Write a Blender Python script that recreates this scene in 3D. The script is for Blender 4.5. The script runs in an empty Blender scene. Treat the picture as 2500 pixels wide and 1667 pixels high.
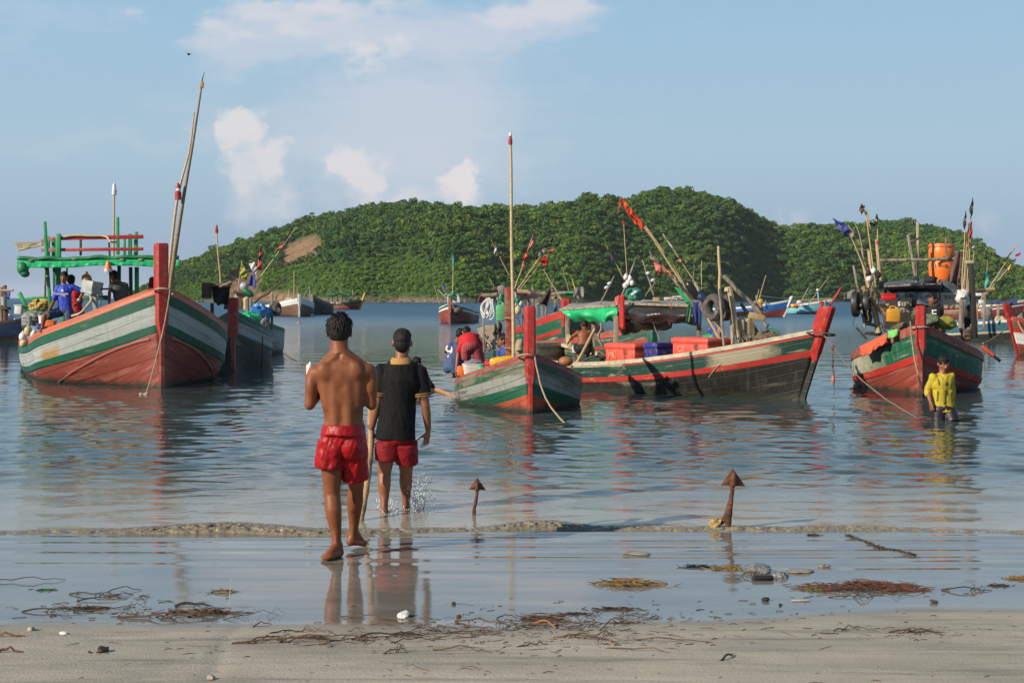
import bpy, bmesh, math, random
import numpy as np
from mathutils import Vector, Matrix, noise as mnoise
random.seed(7); RNG = np.random.default_rng(11)
PI = math.pi
SC = bpy.context.scene
COL = SC.collection
# ---------------------------------------------------------------- camera frame used for measuring
H = 1.78; F = 3472.0; CX = 1250.0; HY = 727.0
def P(px, py, Y): return Vector(((px-CX)/F*Y, Y, H-(py-HY)/F*Y))
def G(px, py, z=0.0):
    Y = (H-z)*F/(py-HY); return P(px, py, Y)
def V(*a): return Vector(a)
# ---------------------------------------------------------------- materials
MATS = {}
def nt(m): return m.node_tree.nodes, m.node_tree.links
def M(name, col, rough=.6, var=.18, scale=6., wear=None, wamt=.35, wscale=9., bump=.15, bscale=40., metal=0., spec=.5,
      coat=0., stretch=(1,1,1), planks=0., streak=None, coord='Object', trans=0., alpha=1., attr=None, sss=0.):
    if name in MATS: return MATS[name]
    m = bpy.data.materials.new(name); m.use_nodes = True; N, L = nt(m)
    b = N['Principled BSDF']; MATS[name] = m
    b.inputs['Roughness'].default_value = rough; b.inputs['Metallic'].default_value = metal
    b.inputs['Specular IOR Level'].default_value = spec; b.inputs['Coat Weight'].default_value = coat
    b.inputs['Coat Roughness'].default_value = .12
    if trans: b.inputs['Transmission Weight'].default_value = trans
    if alpha < 1: b.inputs['Alpha'].default_value = alpha
    tc = N.new('ShaderNodeTexCoord'); mp = N.new('ShaderNodeMapping'); mp.inputs['Scale'].default_value = stretch
    L.new(tc.outputs['UV' if planks or coord == 'UV' else coord], mp.inputs[0])
    def noise(sc, det=5, src=mp, rg=.6):
        n = N.new('ShaderNodeTexNoise'); n.inputs['Scale'].default_value = sc; n.inputs['Detail'].default_value = det
        n.inputs['Roughness'].default_value = rg; L.new(src.outputs[0], n.inputs['Vector']); return n
    def ramp(src, a, c):
        r = N.new('ShaderNodeMapRange'); r.inputs['From Min'].default_value = a; r.inputs['From Max'].default_value = c
        L.new(src, r.inputs['Value']); return r.outputs[0]
    def mix(fac, a, c):
        x = N.new('ShaderNodeMix'); x.data_type = 'RGBA'
        for v, k in ((fac, 0), (a, 6), (c, 7)):
            if hasattr(v, 'is_linked'): L.new(v, x.inputs[k])
            elif k == 0: x.inputs[k].default_value = v
            else: x.inputs[k].default_value = (*v[:3], 1)
        return x.outputs[2]
    n1 = noise(scale)
    lo = [c*(1-var) for c in col]; hi = [min(1, c*(1+var)) for c in col]
    if attr:
        at = N.new('ShaderNodeAttribute'); at.attribute_name = attr
        c = mix(ramp(n1.outputs[0], .3, .7), lo, hi)
        mm = N.new('ShaderNodeMix'); mm.data_type = 'RGBA'; mm.blend_type = 'MULTIPLY'; mm.inputs[0].default_value = 1
        L.new(c, mm.inputs[6]); L.new(at.outputs[0], mm.inputs[7]); c = mm.outputs[2]
    else:
        c = mix(ramp(n1.outputs[0], .3, .7), lo, hi)
    if wear:
        n2 = noise(wscale, 8, rg=.7); c = mix(ramp(n2.outputs[0], .62-wamt*.3, .68-wamt*.25), c, wear)
    if streak:
        mp2 = N.new('ShaderNodeMapping'); mp2.inputs['Scale'].default_value = (7, .9, 1) if planks else (6, 6, .5)
        L.new(tc.outputs['UV' if planks else coord], mp2.inputs[0])
        n3 = noise(2.2, 4, mp2); c = mix(ramp(n3.outputs[0], .52, .75), c, streak)
    hgt = None
    nb = noise(bscale, 4)
    hgt = nb.outputs[0]
    if planks:
        sx = N.new('ShaderNodeSeparateXYZ'); L.new(tc.outputs['UV'], sx.inputs[0])
        d = N.new('ShaderNodeMath'); d.operation = 'DIVIDE'; d.inputs[1].default_value = planks; L.new(sx.outputs[1], d.inputs[0])
        nz = noise(1.3, 2); ad = N.new('ShaderNodeMath'); ad.operation = 'MULTIPLY_ADD'; ad.inputs[1].default_value = .25
        L.new(nz.outputs[0], ad.inputs[0]); L.new(d.outputs[0], ad.inputs[2])
        fr = N.new('ShaderNodeMath'); fr.operation = 'FRACT'; L.new(ad.outputs[0], fr.inputs[0])
        pp = N.new('ShaderNodeMath'); pp.operation = 'PINGPONG'; pp.inputs[1].default_value = .5; L.new(fr.outputs[0], pp.inputs[0])
        seam = ramp(pp.outputs[0], .0, .06)
        c = mix(seam, [q*.42 for q in col], c)
        ml = N.new('ShaderNodeMath'); ml.operation = 'MULTIPLY_ADD'; ml.inputs[1].default_value = .35
        L.new(hgt, ml.inputs[0]); L.new(seam, ml.inputs[2]); hgt = ml.outputs[0]
    L.new(c, b.inputs['Base Color'])
    rr = N.new('ShaderNodeMapRange'); rr.inputs['From Min'].default_value = .3; rr.inputs['From Max'].default_value = .7
    rr.inputs['To Min'].default_value = max(.02, rough*.8); rr.inputs['To Max'].default_value = min(1, rough*1.2)
    L.new(nb.outputs[0], rr.inputs['Value']); L.new(rr.outputs[0], b.inputs['Roughness'])
    if bump:
        bp = N.new('ShaderNodeBump'); bp.inputs['Strength'].default_value = bump; bp.inputs['Distance'].default_value = .02
        L.new(hgt, bp.inputs['Height']); L.new(bp.outputs[0], b.inputs['Normal'])
    if sss:
        b.inputs['Subsurface Weight'].default_value = sss; b.inputs['Subsurface Radius'].default_value = (.02, .008, .004)
    return m
# ---------------------------------------------------------------- mesh builder
class MB:
    def __init__(s): s.v = []; s.f = []; s.mi = []; s.uv = []
    def add(s, vs, fs, mi=0, uvs=None):
        o = len(s.v); s.v += [Vector(v) for v in vs]
        for k, f in enumerate(fs):
            s.f.append([i+o for i in f]); s.mi.append(mi if isinstance(mi, int) else mi[k])
            s.uv.append(None if uvs is None else [uvs[i] for i in f])
        return s
    def tube(s, pts, rad, n=8, mi=0, caps=True):
        pts = [Vector(p) for p in pts]; k = len(pts)
        if not hasattr(rad, '__len__'): rad = [rad]*k
        vs = []; up = None
        for i in range(k):
            t = (pts[min(i+1, k-1)]-pts[max(i-1, 0)])
            if t.length < 1e-9: t = Vector((0, 0, 1))
            t.normalize()
            if up is None:
                up = t.cross(Vector((0, 1, 0)) if abs(t.y) < .8 else Vector((1, 0, 0)))
            up = (up - t*up.dot(t)); up.normalize(); b = t.cross(up)
            for j in range(n):
                a = 2*PI*j/n; vs.append(pts[i]+(up*math.cos(a)+b*math.sin(a))*rad[i])
        fs = [(i*n+j, i*n+(j+1) % n, (i+1)*n+(j+1) % n, (i+1)*n+j) for i in range(k-1) for j in range(n)]
        if caps: fs += [tuple(range(n))[::-1], tuple((k-1)*n+j for j in range(n))]
        return s.add(vs, fs, mi)
    def cap(s, a, b, ra, rb, n=14, mi=0):
        a = Vector(a); b = Vector(b); t = (b-a); l = t.length
        t = t.normalized() if l > 1e-6 else Vector((0, 0, 1)); pts = []; r = []
        for q in (85, 60, 35, 12): pts.append(a-t*ra*math.sin(math.radians(q))); r.append(ra*math.cos(math.radians(q)))
        for q in (12, 35, 60, 85)[:: 1]: pts.append(b+t*rb*math.sin(math.radians(q))); r.append(rb*math.cos(math.radians(q)))
        return s.tube(pts, r, n, mi)
    def ell(s, c, r, R=None, n=16, m=10, mi=0):
        c = Vector(c); vs = [Vector((0, 0, 1))]
        for i in range(1, m):
            th = PI*i/m
            for j in range(n): vs.append(Vector((math.sin(th)*math.cos(2*PI*j/n), math.sin(th)*math.sin(2*PI*j/n), math.cos(th))))
        vs.append(Vector((0, 0, -1)))
        if not hasattr(r, '__len__'): r = (r, r, r)
        o = [Vector((v.x*r[0], v.y*r[1], v.z*r[2])) for v in vs]
        if R is not None: o = [R @ v for v in o]
        o = [v+c for v in o]
        fs = [(0, 1+j, 1+(j+1) % n) for j in range(n)]
        fs += [(1+i*n+j, 1+(i+1)*n+j, 1+(i+1)*n+(j+1) % n, 1+i*n+(j+1) % n) for i in range(m-2) for j in range(n)]
        e = len(vs)-1; fs += [(1+(m-2)*n+j, e, 1+(m-2)*n+(j+1) % n) for j in range(n)]
        return s.add(o, fs, mi)
    def box(s, c, size, R=None, mi=0, bev=.0):
        c = Vector(c); x, y, z = [q/2 for q in size]
        if bev:
            vs = []; b = bev
            bm = bmesh.new(); bmesh.ops.create_cube(bm, size=1)
            for v in bm.verts: v.co = Vector((v.co.x*2*x, v.co.y*2*y, v.co.z*2*z))
            bmesh.ops.bevel(bm, geom=list(bm.edges), offset=b, segments=2, affect='EDGES', profile=.5)
            bm.verts.index_update()
            vs = [(R @ v.co if R is not None else v.co)+c for v in bm.verts]; fs = [[v.index for v in f.verts] for f in bm.faces]; bm.free()
            return s.add(vs, fs, mi)
        vs = [Vector((sx*x, sy*y, sz*z)) for sx in (-1, 1) for sy in (-1, 1) for sz in (-1, 1)]
        vs = [(R @ v if R is not None else v)+c for v in vs]
        return s.add(vs, [(0, 1, 3, 2), (4, 6, 7, 5), (0, 4, 5, 1), (2, 3, 7, 6), (0, 2, 6, 4), (1, 5, 7, 3)], mi)
    def beam(s, a, b, w, h, mi=0, up=(0, 0, 1), bev=0.):
        a = Vector(a); b = Vector(b); t = b-a; l = t.length; t.normalize(); u = Vector(up)
        if abs(t.dot(u)) > .95: u = Vector((0, 1, 0))
        sd = t.cross(u).normalized(); u = sd.cross(t).normalized()
        R = Matrix((sd, t, u)).transposed()
        return s.box((a+b)/2, (w, l, h), R, mi, bev)
    def torus(s, c, R0, r, ax, n=28, m=12, mi=0, sq=1.0):
        c = Vector(c); ax = Vector(ax).normalized(); u = ax.orthogonal().normalized(); w = ax.cross(u); vs = []
        for i in range(n):
            a = 2*PI*i/n; d = u*math.cos(a)+w*math.sin(a)
            for j in range(m):
                b = 2*PI*j/m; cb, sb = math.cos(b), math.sin(b)
                cb = math.copysign(abs(cb)**.6, cb); sb = math.copysign(abs(sb)**.6, sb)
                vs.append(c+d*(R0+r*cb)+ax*(r*sq*sb))
        return s.add(vs, [(i*m+j, ((i+1) % n)*m+j, ((i+1) % n)*m+(j+1) % m, i*m+(j+1) % m) for i in range(n) for j in range(m)], mi)
    def sheet(s, fn, nu, nv, mi=0, uvs=None):
        vs = [fn(i/(nu-1), j/(nv-1)) for i in range(nu) for j in range(nv)]
        return s.add(vs, [(i*nv+j, (i+1)*nv+j, (i+1)*nv+j+1, i*nv+j+1) for i in range(nu-1) for j in range(nv-1)], mi, uvs)
def cap2(o, **k):
    for a, b in k.items(): o[a] = b
    return o
def wloc(p):
    l = Vector(p.location)
    while p.parent: p = p.parent; l += Vector(p.location)
    return l
def obj(name, mb, mats, parent=None, smooth=True, solid=0., ang=40):
    if not hasattr(mats, '__len__'): mats = [mats]
    if parent is None:
        xs = [v for v in mb.v]; n = len(xs)
        base = Vector((sum(v.x for v in xs)/n, sum(v.y for v in xs)/n, min(v.z for v in xs)))
    else: base = wloc(parent)
    me = bpy.data.meshes.new(name); me.from_pydata([tuple(v-base) for v in mb.v], [], mb.f)
    for m in mats: me.materials.append(m)
    if any(mb.mi): me.polygons.foreach_set('material_index', mb.mi)
    if mb.uv and any(u is not None for u in mb.uv):
        l = me.uv_layers.new(name='UVMap'); flat = []
        for f, u in zip(mb.f, mb.uv):
            for k in range(len(f)): flat += list(u[k]) if u else [0, 0]
        l.data.foreach_set('uv', flat)
    me.validate()
    if smooth:
        me.polygons.foreach_set('use_smooth', [True]*len(me.polygons))
        try: me.set_sharp_from_angle(angle=math.radians(ang))
        except Exception: pass
    me.update()
    o = bpy.data.objects.new(name, me); COL.objects.link(o)
    if parent is None: o.location = base
    else: o.parent = parent
    if solid:
        md = o.modifiers.new('Solidify', 'SOLIDIFY'); md.thickness = solid; md.offset = 0
    return o
def thing(name, label, cat, loc, group=None):
    o = bpy.data.objects.new(name, None); COL.objects.link(o); o.location = Vector(loc); o.empty_display_size = .2
    o['label'] = label; o['category'] = cat
    if group: o['group'] = group
    return o
def tag(o, label=None, cat=None, group=None, kind=None):
    if label: o['label'] = label
    if cat: o['category'] = cat
    if group: o['group'] = group
    if kind: o['kind'] = kind
    return o
def jit(p, s): return Vector(p)+Vector((random.uniform(-s, s), random.uniform(-s, s), random.uniform(-s, s)))
def wobble(a, b, n=7, amp=.015):
    a = Vector(a); b = Vector(b); o = []
    for i in range(n):
        q = a.lerp(b, i/(n-1)); o.append(q if i in (0, n-1) else jit(q, amp))
    return o
def sag(a, b, s, n=16):
    a = Vector(a); b = Vector(b)
    return [a.lerp(b, i/(n-1))+Vector((0, 0, -s*4*(i/(n-1))*(1-i/(n-1)))) for i in range(n)]
# common materials
wood = M('weathered_wood', (.30, .25, .19), .8, .35, 5, stretch=(3, 3, .6), bump=.4, wear=(.14, .11, .08), wamt=.4, wscale=4)
wood_tan = M('tan_timber', (.42, .29, .14), .75, .25, 5, stretch=(3, 3, .6), bump=.3, wear=(.2, .14, .08), wamt=.3, wscale=5)
bamboo = M('bamboo', (.50, .36, .19), .5, .22, 7, stretch=(1, 1, 4), bump=.2)
bamboo_d = M('dark_bamboo', (.26, .18, .10), .6, .3, 7, stretch=(1, 1, 4), bump=.3)
wood_d = M('dark_wood', (.09, .065, .05), .8, .35, 6, bump=.3)
rope = M('rope', (.36, .29, .19), .9, .3, 30, bump=.5, bscale=120)
rope_d = M('dark_rope', (.12, .10, .08), .9, .3, 30, bump=.5, bscale=120)
black = M('black_cloth', (.015, .015, .017), .75, .3, 10, bump=.3)
rubber = M('tyre_rubber', (.085, .078, .07), .85, .3, 9, bump=.5, bscale=60, wear=(.22, .19, .15), wamt=.3)
red_p = M('red_paint', (.40, .025, .02), .42, .2, 6, wear=(.30, .12, .08), wamt=.22, wscale=12, bump=.2)
red_dk = M('worn_red_paint', (.30, .045, .035), .55, .25, 6, wear=(.22, .15, .10), wamt=.45, wscale=10, bump=.3)
green_p = M('green_paint', (.02, .30, .09), .5, .25, 6, wear=(.06, .16, .07), wamt=.25, bump=.2)
green_dk = M('dark_green_paint', (.01, .10, .06), .5, .25, 6, wear=(.2, .19, .14), wamt=.2, wscale=11, bump=.25)
tarp_g = M('green_tarp', (.015, .43, .15), .38, .3, 4, bump=.5, bscale=14)
tarp_dg = M('dark_green_tarp', (.012, .16, .055), .45, .3, 4, bump=.5, bscale=14)
tarp_bl = M('blue_tarp', (.03, .16, .38), .38, .3, 6, bump=.7, bscale=12)
tarp_nv = M('navy_tarp', (.02, .04, .11), .5, .3, 6, bump=.7, bscale=12)
tarp_k = M('black_tarp', (.035, .032, .032), .3, .4, 3, bump=.8, bscale=9)
white_p = M('white_paint', (.62, .62, .58), .5, .15, 5, wear=(.35, .3, .22), wamt=.2, bump=.2)
white_pl = M('white_plastic', (.72, .71, .68), .4, .1, 5, bump=.1)
grey_m = M('grey_paint_metal', (.34, .37, .36), .5, .15, 5, wear=(.12, .10, .09), wamt=.18, wscale=12, bump=.2)
dark_m = M('dark_metal', (.05, .048, .045), .5, .3, 9, metal=.6, bump=.4)
rust = M('rusty_iron', (.10, .034, .018), .6, .4, 12, wear=(.20, .075, .032), wamt=.4, wscale=14, bump=1., bscale=60)
orange_pl = M('orange_plastic', (.80, .17, .02), .42, .08, 4, bump=.08, wear=(.5, .13, .04), wamt=.1)
coral_pl = M('coral_plastic', (.72, .10, .065), .42, .1, 4, bump=.08, streak=(.60, .16, .09))
yellow_pl = M('yellow_plastic', (.80, .46, .02), .3, .1, 4, bump=.2)
blue_pl = M('blue_plastic', (.03, .035, .25), .4, .2, 4, bump=.1, wear=(.2, .18, .17), wamt=.3)
tan_cl = M('tan_cloth', (.42, .34, .22), .9, .25, 6, bump=.5)
grey_cl = M('grey_cloth', (.22, .21, .19), .9, .25, 6, bump=.5)
brown_cl = M('brown_cloth', (.13, .07, .06), .9, .25, 6, bump=.5)
blue_cl = M('blue_cloth', (.03, .06, .26), .85, .25, 6, bump=.5)
red_cl = M('red_cloth', (.52, .03, .025), .8, .2, 6, bump=.4)
red_flag = M('red_flag_cloth', (.80, .07, .03), .7, .15, 6, bump=.3)
pink_flag = M('pink_flag_cloth', (.60, .16, .13), .7, .25, 6, bump=.3)
blue_flag = M('blue_flag_cloth', (.05, .07, .28), .7, .5, 6, bump=.4)
olive_flag = M('olive_flag_cloth', (.34, .33, .04), .7, .2, 6, bump=.3)
cyan_flag = M('teal_flag_cloth', (.03, .30, .28), .7, .2, 6, bump=.3)
white_cl = M('white_cloth', (.60, .58, .56), .8, .15, 6, bump=.5)
net = M('fishing_net', (.10, .13, .08), .95, .6, 22, bump=1., bscale=50)
net_b = M('brown_net', (.16, .11, .07), .95, .6, 22, bump=1., bscale=50)
# ================================================================ camera, light, sky
cam = bpy.data.cameras.new('camera'); co = bpy.data.objects.new('camera', cam); COL.objects.link(co)
co.location = (0, 0, H); co.rotation_euler = (PI/2, 0, 0); cam.lens = 50*F/3472; cam.sensor_width = 36
cam.shift_y = -(833.5-HY)/2500; cam.clip_end = 20000; cam.clip_start = .1
SC.camera = co
SAZ, SEL = math.radians(57), math.radians(27)   # sun behind the camera, to its left
sdir = Vector((-math.sin(SAZ)*math.cos(SEL), -math.cos(SAZ)*math.cos(SEL), math.sin(SEL)))
sl = bpy.data.lights.new('sun', 'SUN'); sl.energy = 5.0; sl.angle = math.radians(.5); sl.color = (1, .88, .72)
so = bpy.data.objects.new('sun', sl); COL.objects.link(so); so.rotation_euler = (-sdir).to_track_quat('-Z', 'Y').to_euler(); so.location = (-5, -5, 12)
W = bpy.data.worlds.new('World'); SC.world = W; W.use_nodes = True; N = W.node_tree.nodes; L = W.node_tree.links
bg = N['Background']; bg.inputs[1].default_value = .13
sky = N.new('ShaderNodeTexSky'); sky.sky_type = 'NISHITA'; sky.sun_disc = False; sky.sun_elevation = SEL; sky.sun_rotation = PI+SAZ
sky.air_density = 1.0; sky.dust_density = .35; sky.ozone_density = 3.0
tc = N.new('ShaderNodeTexCoord'); sx = N.new('ShaderNodeSeparateXYZ'); L.new(tc.outputs['Generated'], sx.inputs[0])
def mth(op, a, b=None, c=None):
    n = N.new('ShaderNodeMath'); n.operation = op
    for i, v in enumerate((a, b, c)):
        if v is None: continue
        if hasattr(v, 'is_linked'): L.new(v, n.inputs[i])
        else: n.inputs[i].default_value = v
    return n.outputs[0]
yy = mth('MAXIMUM', sx.outputs[1], .05)
uu = mth('DIVIDE', sx.outputs[0], yy); vv = mth('DIVIDE', sx.outputs[2], yy)
cb = N.new('ShaderNodeCombineXYZ'); L.new(uu, cb.inputs[0]); L.new(vv, cb.inputs[1])
def warp(sc, amt, off):
    n = N.new('ShaderNodeTexNoise'); n.inputs['Scale'].default_value = sc; n.inputs['Detail'].default_value = 6; n.inputs['Roughness'].default_value = .62
    mp = N.new('ShaderNodeMapping'); mp.inputs['Location'].default_value = (off, off*.7, 0); L.new(cb.outputs[0], mp.inputs[0]); L.new(mp.outputs[0], n.inputs['Vector'])
    s = N.new('ShaderNodeSeparateColor'); L.new(n.outputs[1], s.inputs[0])
    return mth('MULTIPLY', mth('SUBTRACT', s.outputs[0], .5), amt), mth('MULTIPLY', mth('SUBTRACT', s.outputs[1], .5), amt)
w1 = warp(14, .075, 3.); w2 = warp(60, .022, 8.)
uu = mth('ADD', uu, mth('ADD', w1[0], w2[0])); vv = mth('ADD', vv, mth('ADD', w1[1], w2[1]))
def nz(scale, det, rough=.6, vec=cb, st=(1, 1, 1), off=(0, 0, 0)):
    mp = N.new('ShaderNodeMapping'); mp.inputs['Scale'].default_value = st; mp.inputs['Location'].default_value = off
    L.new(vec.outputs[0], mp.inputs[0])
    n = N.new('ShaderNodeTexNoise'); n.inputs['Scale'].default_value = scale; n.inputs['Detail'].default_value = det
    n.inputs['Roughness'].default_value = rough; L.new(mp.outputs[0], n.inputs['Vector']); return n.outputs[0]
nA = nz(16, 8, .62); nB = nz(45, 6, .6, off=(3, 1, 0)); nS = nz(9, 5, .6, st=(1, 3.2, 1), off=(5, 2, 0))
edge = mth('ADD', mth('MULTIPLY', mth('SUBTRACT', nA, .5), 2.4), mth('MULTIPLY', mth('SUBTRACT', nB, .5), .9))
edge_s = mth('MULTIPLY', mth('SUBTRACT', nS, .5), 3.2)
def blob(px, py, rx, ry, soft, amt, ed, k=1.):
    a = mth('DIVIDE', mth('SUBTRACT', uu, (px-1250)/F), rx/F); b = mth('DIVIDE', mth('SUBTRACT', vv, (727-py)/F), ry/F)
    r = mth('SQRT', mth('ADD', mth('MULTIPLY', a, a), mth('MULTIPLY', b, b)))
    d = mth('SUBTRACT', mth('ADD', 1., mth('MULTIPLY', ed, k*1.25)), r)
    m = N.new('ShaderNodeMapRange'); m.interpolation_type = 'SMOOTHSTEP'; m.inputs['From Min'].default_value = 0; m.inputs['From Max'].default_value = soft
    m.inputs['To Max'].default_value = amt; L.new(d, m.inputs[0]); return m.outputs[0]
def union(lst):
    o = lst[0]
    for q in lst[1:]: o = mth('SUBTRACT', mth('ADD', o, q), mth('MULTIPLY', o, q))
    return o
veil = union([blob(950, 270, 620, 270, .9, .72, edge_s, .4), blob(1010, 430, 300, 280, .8, .62, edge, .35), blob(1150, 60, 480, 120, .7, .62, edge_s, .7),
              blob(700, 100, 360, 110, .7, .62, edge_s, .7), blob(250, 350, 420, 60, 1.1, .3, edge_s, .6), blob(650, 480, 160, 120, 1., .35, edge, .4), blob(120, 60, 300, 60, 1, .25, edge_s, .7)])
head = union([blob(578, 300, 62, 72, .5, .85, edge, .45), blob(585, 400, 62, 80, .8, .62, edge, .5), blob(665, 380, 62, 66, .6, .75, edge, .5), blob(700, 470, 110, 66, 1.1, .55, edge, .5), blob(590, 470, 90, 90, 1.1, .4, edge, .5),
              blob(885, 395, 68, 66, .5, .78, edge, .45), blob(870, 460, 85, 85, 1.1, .5, edge, .5), blob(1110, 425, 66, 68, .32, .97, edge, .4), blob(1095, 478, 100, 50, .8, .65, edge, .45),
              blob(985, 470, 75, 40, .8, .5, edge, .5), blob(900, 155, 130, 36, .9, .6, edge_s, .6), blob(1300, 40, 240, 50, .8, .5, edge_s, .8), blob(640, 55, 270, 50, .9, .5, edge_s, .8), blob(950, 40, 200, 40, 1., .4, edge_s, .8), blob(1920, 530, 50, 40, 1.1, .25, edge, .5), blob(2400, 570, 60, 40, 1.2, .2, edge, .5)])
def cmix(f, a, b):
    x = N.new('ShaderNodeMix'); x.data_type = 'RGBA'
    for v, k in ((f, 0), (a, 6), (b, 7)):
        if hasattr(v, 'is_linked'): L.new(v, x.inputs[k])
        else: x.inputs[k].default_value = (*v, 1)
    return x.outputs[2]
SKC = 1.0
grade = N.new('ShaderNodeMix'); grade.data_type = 'RGBA'; grade.blend_type = 'MULTIPLY'; grade.inputs[0].default_value = 1
L.new(sky.outputs[0], grade.inputs[6]); grade.inputs[7].default_value = (.40, .42, .48, 1)
def sms(v, a, c, t=1.):
    m = N.new('ShaderNodeMapRange'); m.interpolation_type = 'SMOOTHSTEP'; m.inputs[1].default_value = a; m.inputs[2].default_value = c; m.inputs[4].default_value = t; L.new(v, m.inputs[0]); return m.outputs[0]
vz = sx.outputs[2]
air = cmix(sms(vz, -.01, .11), (2.0, 2.68, 3.7), (2.62, 3.72, 4.5)); air = cmix(sms(vz, .08, .24), air, (2.2, 3.55, 4.85))
base = cmix(sms(vz, .22, .75), air, grade.outputs[2])
c1 = cmix(veil, base, (3.95, 4.3, 4.95)); c2 = cmix(head, c1, (5.2, 4.95, 5.05))
L.new(c2, bg.inputs[0])
SC.view_settings.view_transform = 'Standard'; SC.view_settings.look = 'None'; SC.view_settings.exposure = 0.2; SC.view_settings.gamma = 1
SC.render.film_transparent = False
SC.cycles.max_bounces = 8; SC.cycles.caustics_reflective = False; SC.cycles.caustics_refractive = False; SC.cycles.use_denoising = True

# ================================================================ helpers for big numpy meshes
def npmesh(name, co_, faces, mats, uv=None, smooth=True, cols=None, loc=(0, 0, 0)):
    me = bpy.data.meshes.new(name); n = len(co_); k = faces.shape[1]
    me.vertices.add(n); me.vertices.foreach_set('co', np.asarray(co_, np.float32).ravel())
    me.loops.add(faces.size); me.loops.foreach_set('vertex_index', faces.astype(np.int32).ravel())
    me.polygons.add(len(faces)); me.polygons.foreach_set('loop_start', np.arange(0, faces.size, k, dtype=np.int32))
    me.update(calc_edges=True)
    if smooth: me.polygons.foreach_set('use_smooth', np.ones(len(faces), bool))
    for m in mats: me.materials.append(m)
    if cols is not None:
        a = me.color_attributes.new('tint', 'FLOAT_COLOR', 'POINT'); a.data.foreach_set('color', np.asarray(cols, np.float32).ravel())
    o = bpy.data.objects.new(name, me); COL.objects.link(o); o.location = loc
    return o
def grid_faces(nu, nv):
    i, j = np.meshgrid(np.arange(nu-1), np.arange(nv-1), indexing='ij'); a = i*nv+j
    return np.stack([a, a+nv, a+nv+1, a+1], -1).reshape(-1, 4)
def fbm(x, y, seed=0, octs=5, lac=2.03, gain=.5):
    r = np.random.default_rng(seed); out = np.zeros_like(x); amp = 1; f = 1
    for o in range(octs):
        s = np.zeros_like(x)
        for k in range(5):
            a = r.uniform(0, 2*PI); ph = r.uniform(0, 2*PI); ff = f*r.uniform(.7, 1.3)
            s += np.sin((x*math.cos(a)+y*math.sin(a))*ff+ph+1.3*np.sin((x*math.sin(a)-y*math.cos(a))*ff*.8+ph*2))
        out += amp*s/5; amp *= gain; f *= lac
    return out
# ---------------------------------------------------------------- shoreline shape
def shore(x): return 10.85+.10*np.sin(x*.9+.5)+.06*np.sin(x*2.3+1)+.03*np.sin(x*5.1)
# beach
def beach_z(x, y):
    z = np.where(y < 7.85, (7.85-y)*.035, 0.)
    z = np.where(y > 10.9, -(y-10.9)*.07, z)
    return z
ys = np.concatenate([np.linspace(-6, 5.2, 25), np.linspace(5.3, 12.5, 620), np.linspace(12.8, 60, 25)])
ss = np.linspace(-1, 1, 420)
Yg, Sg = np.meshgrid(ys, ss, indexing='ij'); Xg = Sg*(np.abs(Yg)*.45+3.5); Xg = np.where(np.abs(Sg) > .98, Sg*60, Xg)
Zg = beach_z(Xg, Yg)
wet = np.clip((Yg-7.50-.42*np.clip((Xg-.1)/2.4, 0, 1)+.09*fbm(Xg*.9, Yg*1.5, 3, 4)+.05*fbm(Xg*4, Yg*5, 4, 4))/.33, 0, 1)*np.clip((11.4-Yg)/.3, 0, 1)
lr = np.sin((Yg+.10*fbm(Xg*.35, Yg*.3, 5, 3))*2*PI/.21+.7*fbm(Xg*.5, Yg, 8, 2))*.0009 + np.sin((Yg+.07*fbm(Xg*.5, Yg*.5, 6, 3)+.03*Xg)*2*PI/.37)*.0016
lr *= np.clip((Yg-8.7)/1.2, 0.10, 1)
lr *= .7+.5*fbm(Xg*.4, Yg*.9, 12, 2)
Zg += wet*(lr*2.3+.00015*fbm(Xg*7, Yg*16, 15, 3))
Zg += (1-wet)*np.where(Yg < 8.9, .0035*fbm(Xg*2.2, Yg*4.5, 21, 5)+.0016*fbm(Xg*14, Yg*22, 22, 3), 0)+(1-wet)*(Yg < 8.9)*.006*np.clip((8.4-Yg), 0, 1)*fbm(Xg*.7, Yg*1.2, 29, 3)
tr = -1.43+.25*np.clip((7.0-Yg), -3, 1)*.35+.02*np.sin(Yg*5)
Zg -= .006*np.exp(-((Xg-tr)/.035)**2)*(Yg < 8.2)
sand = bpy.data.materials.new('wet_sand'); sand.use_nodes = True
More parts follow.
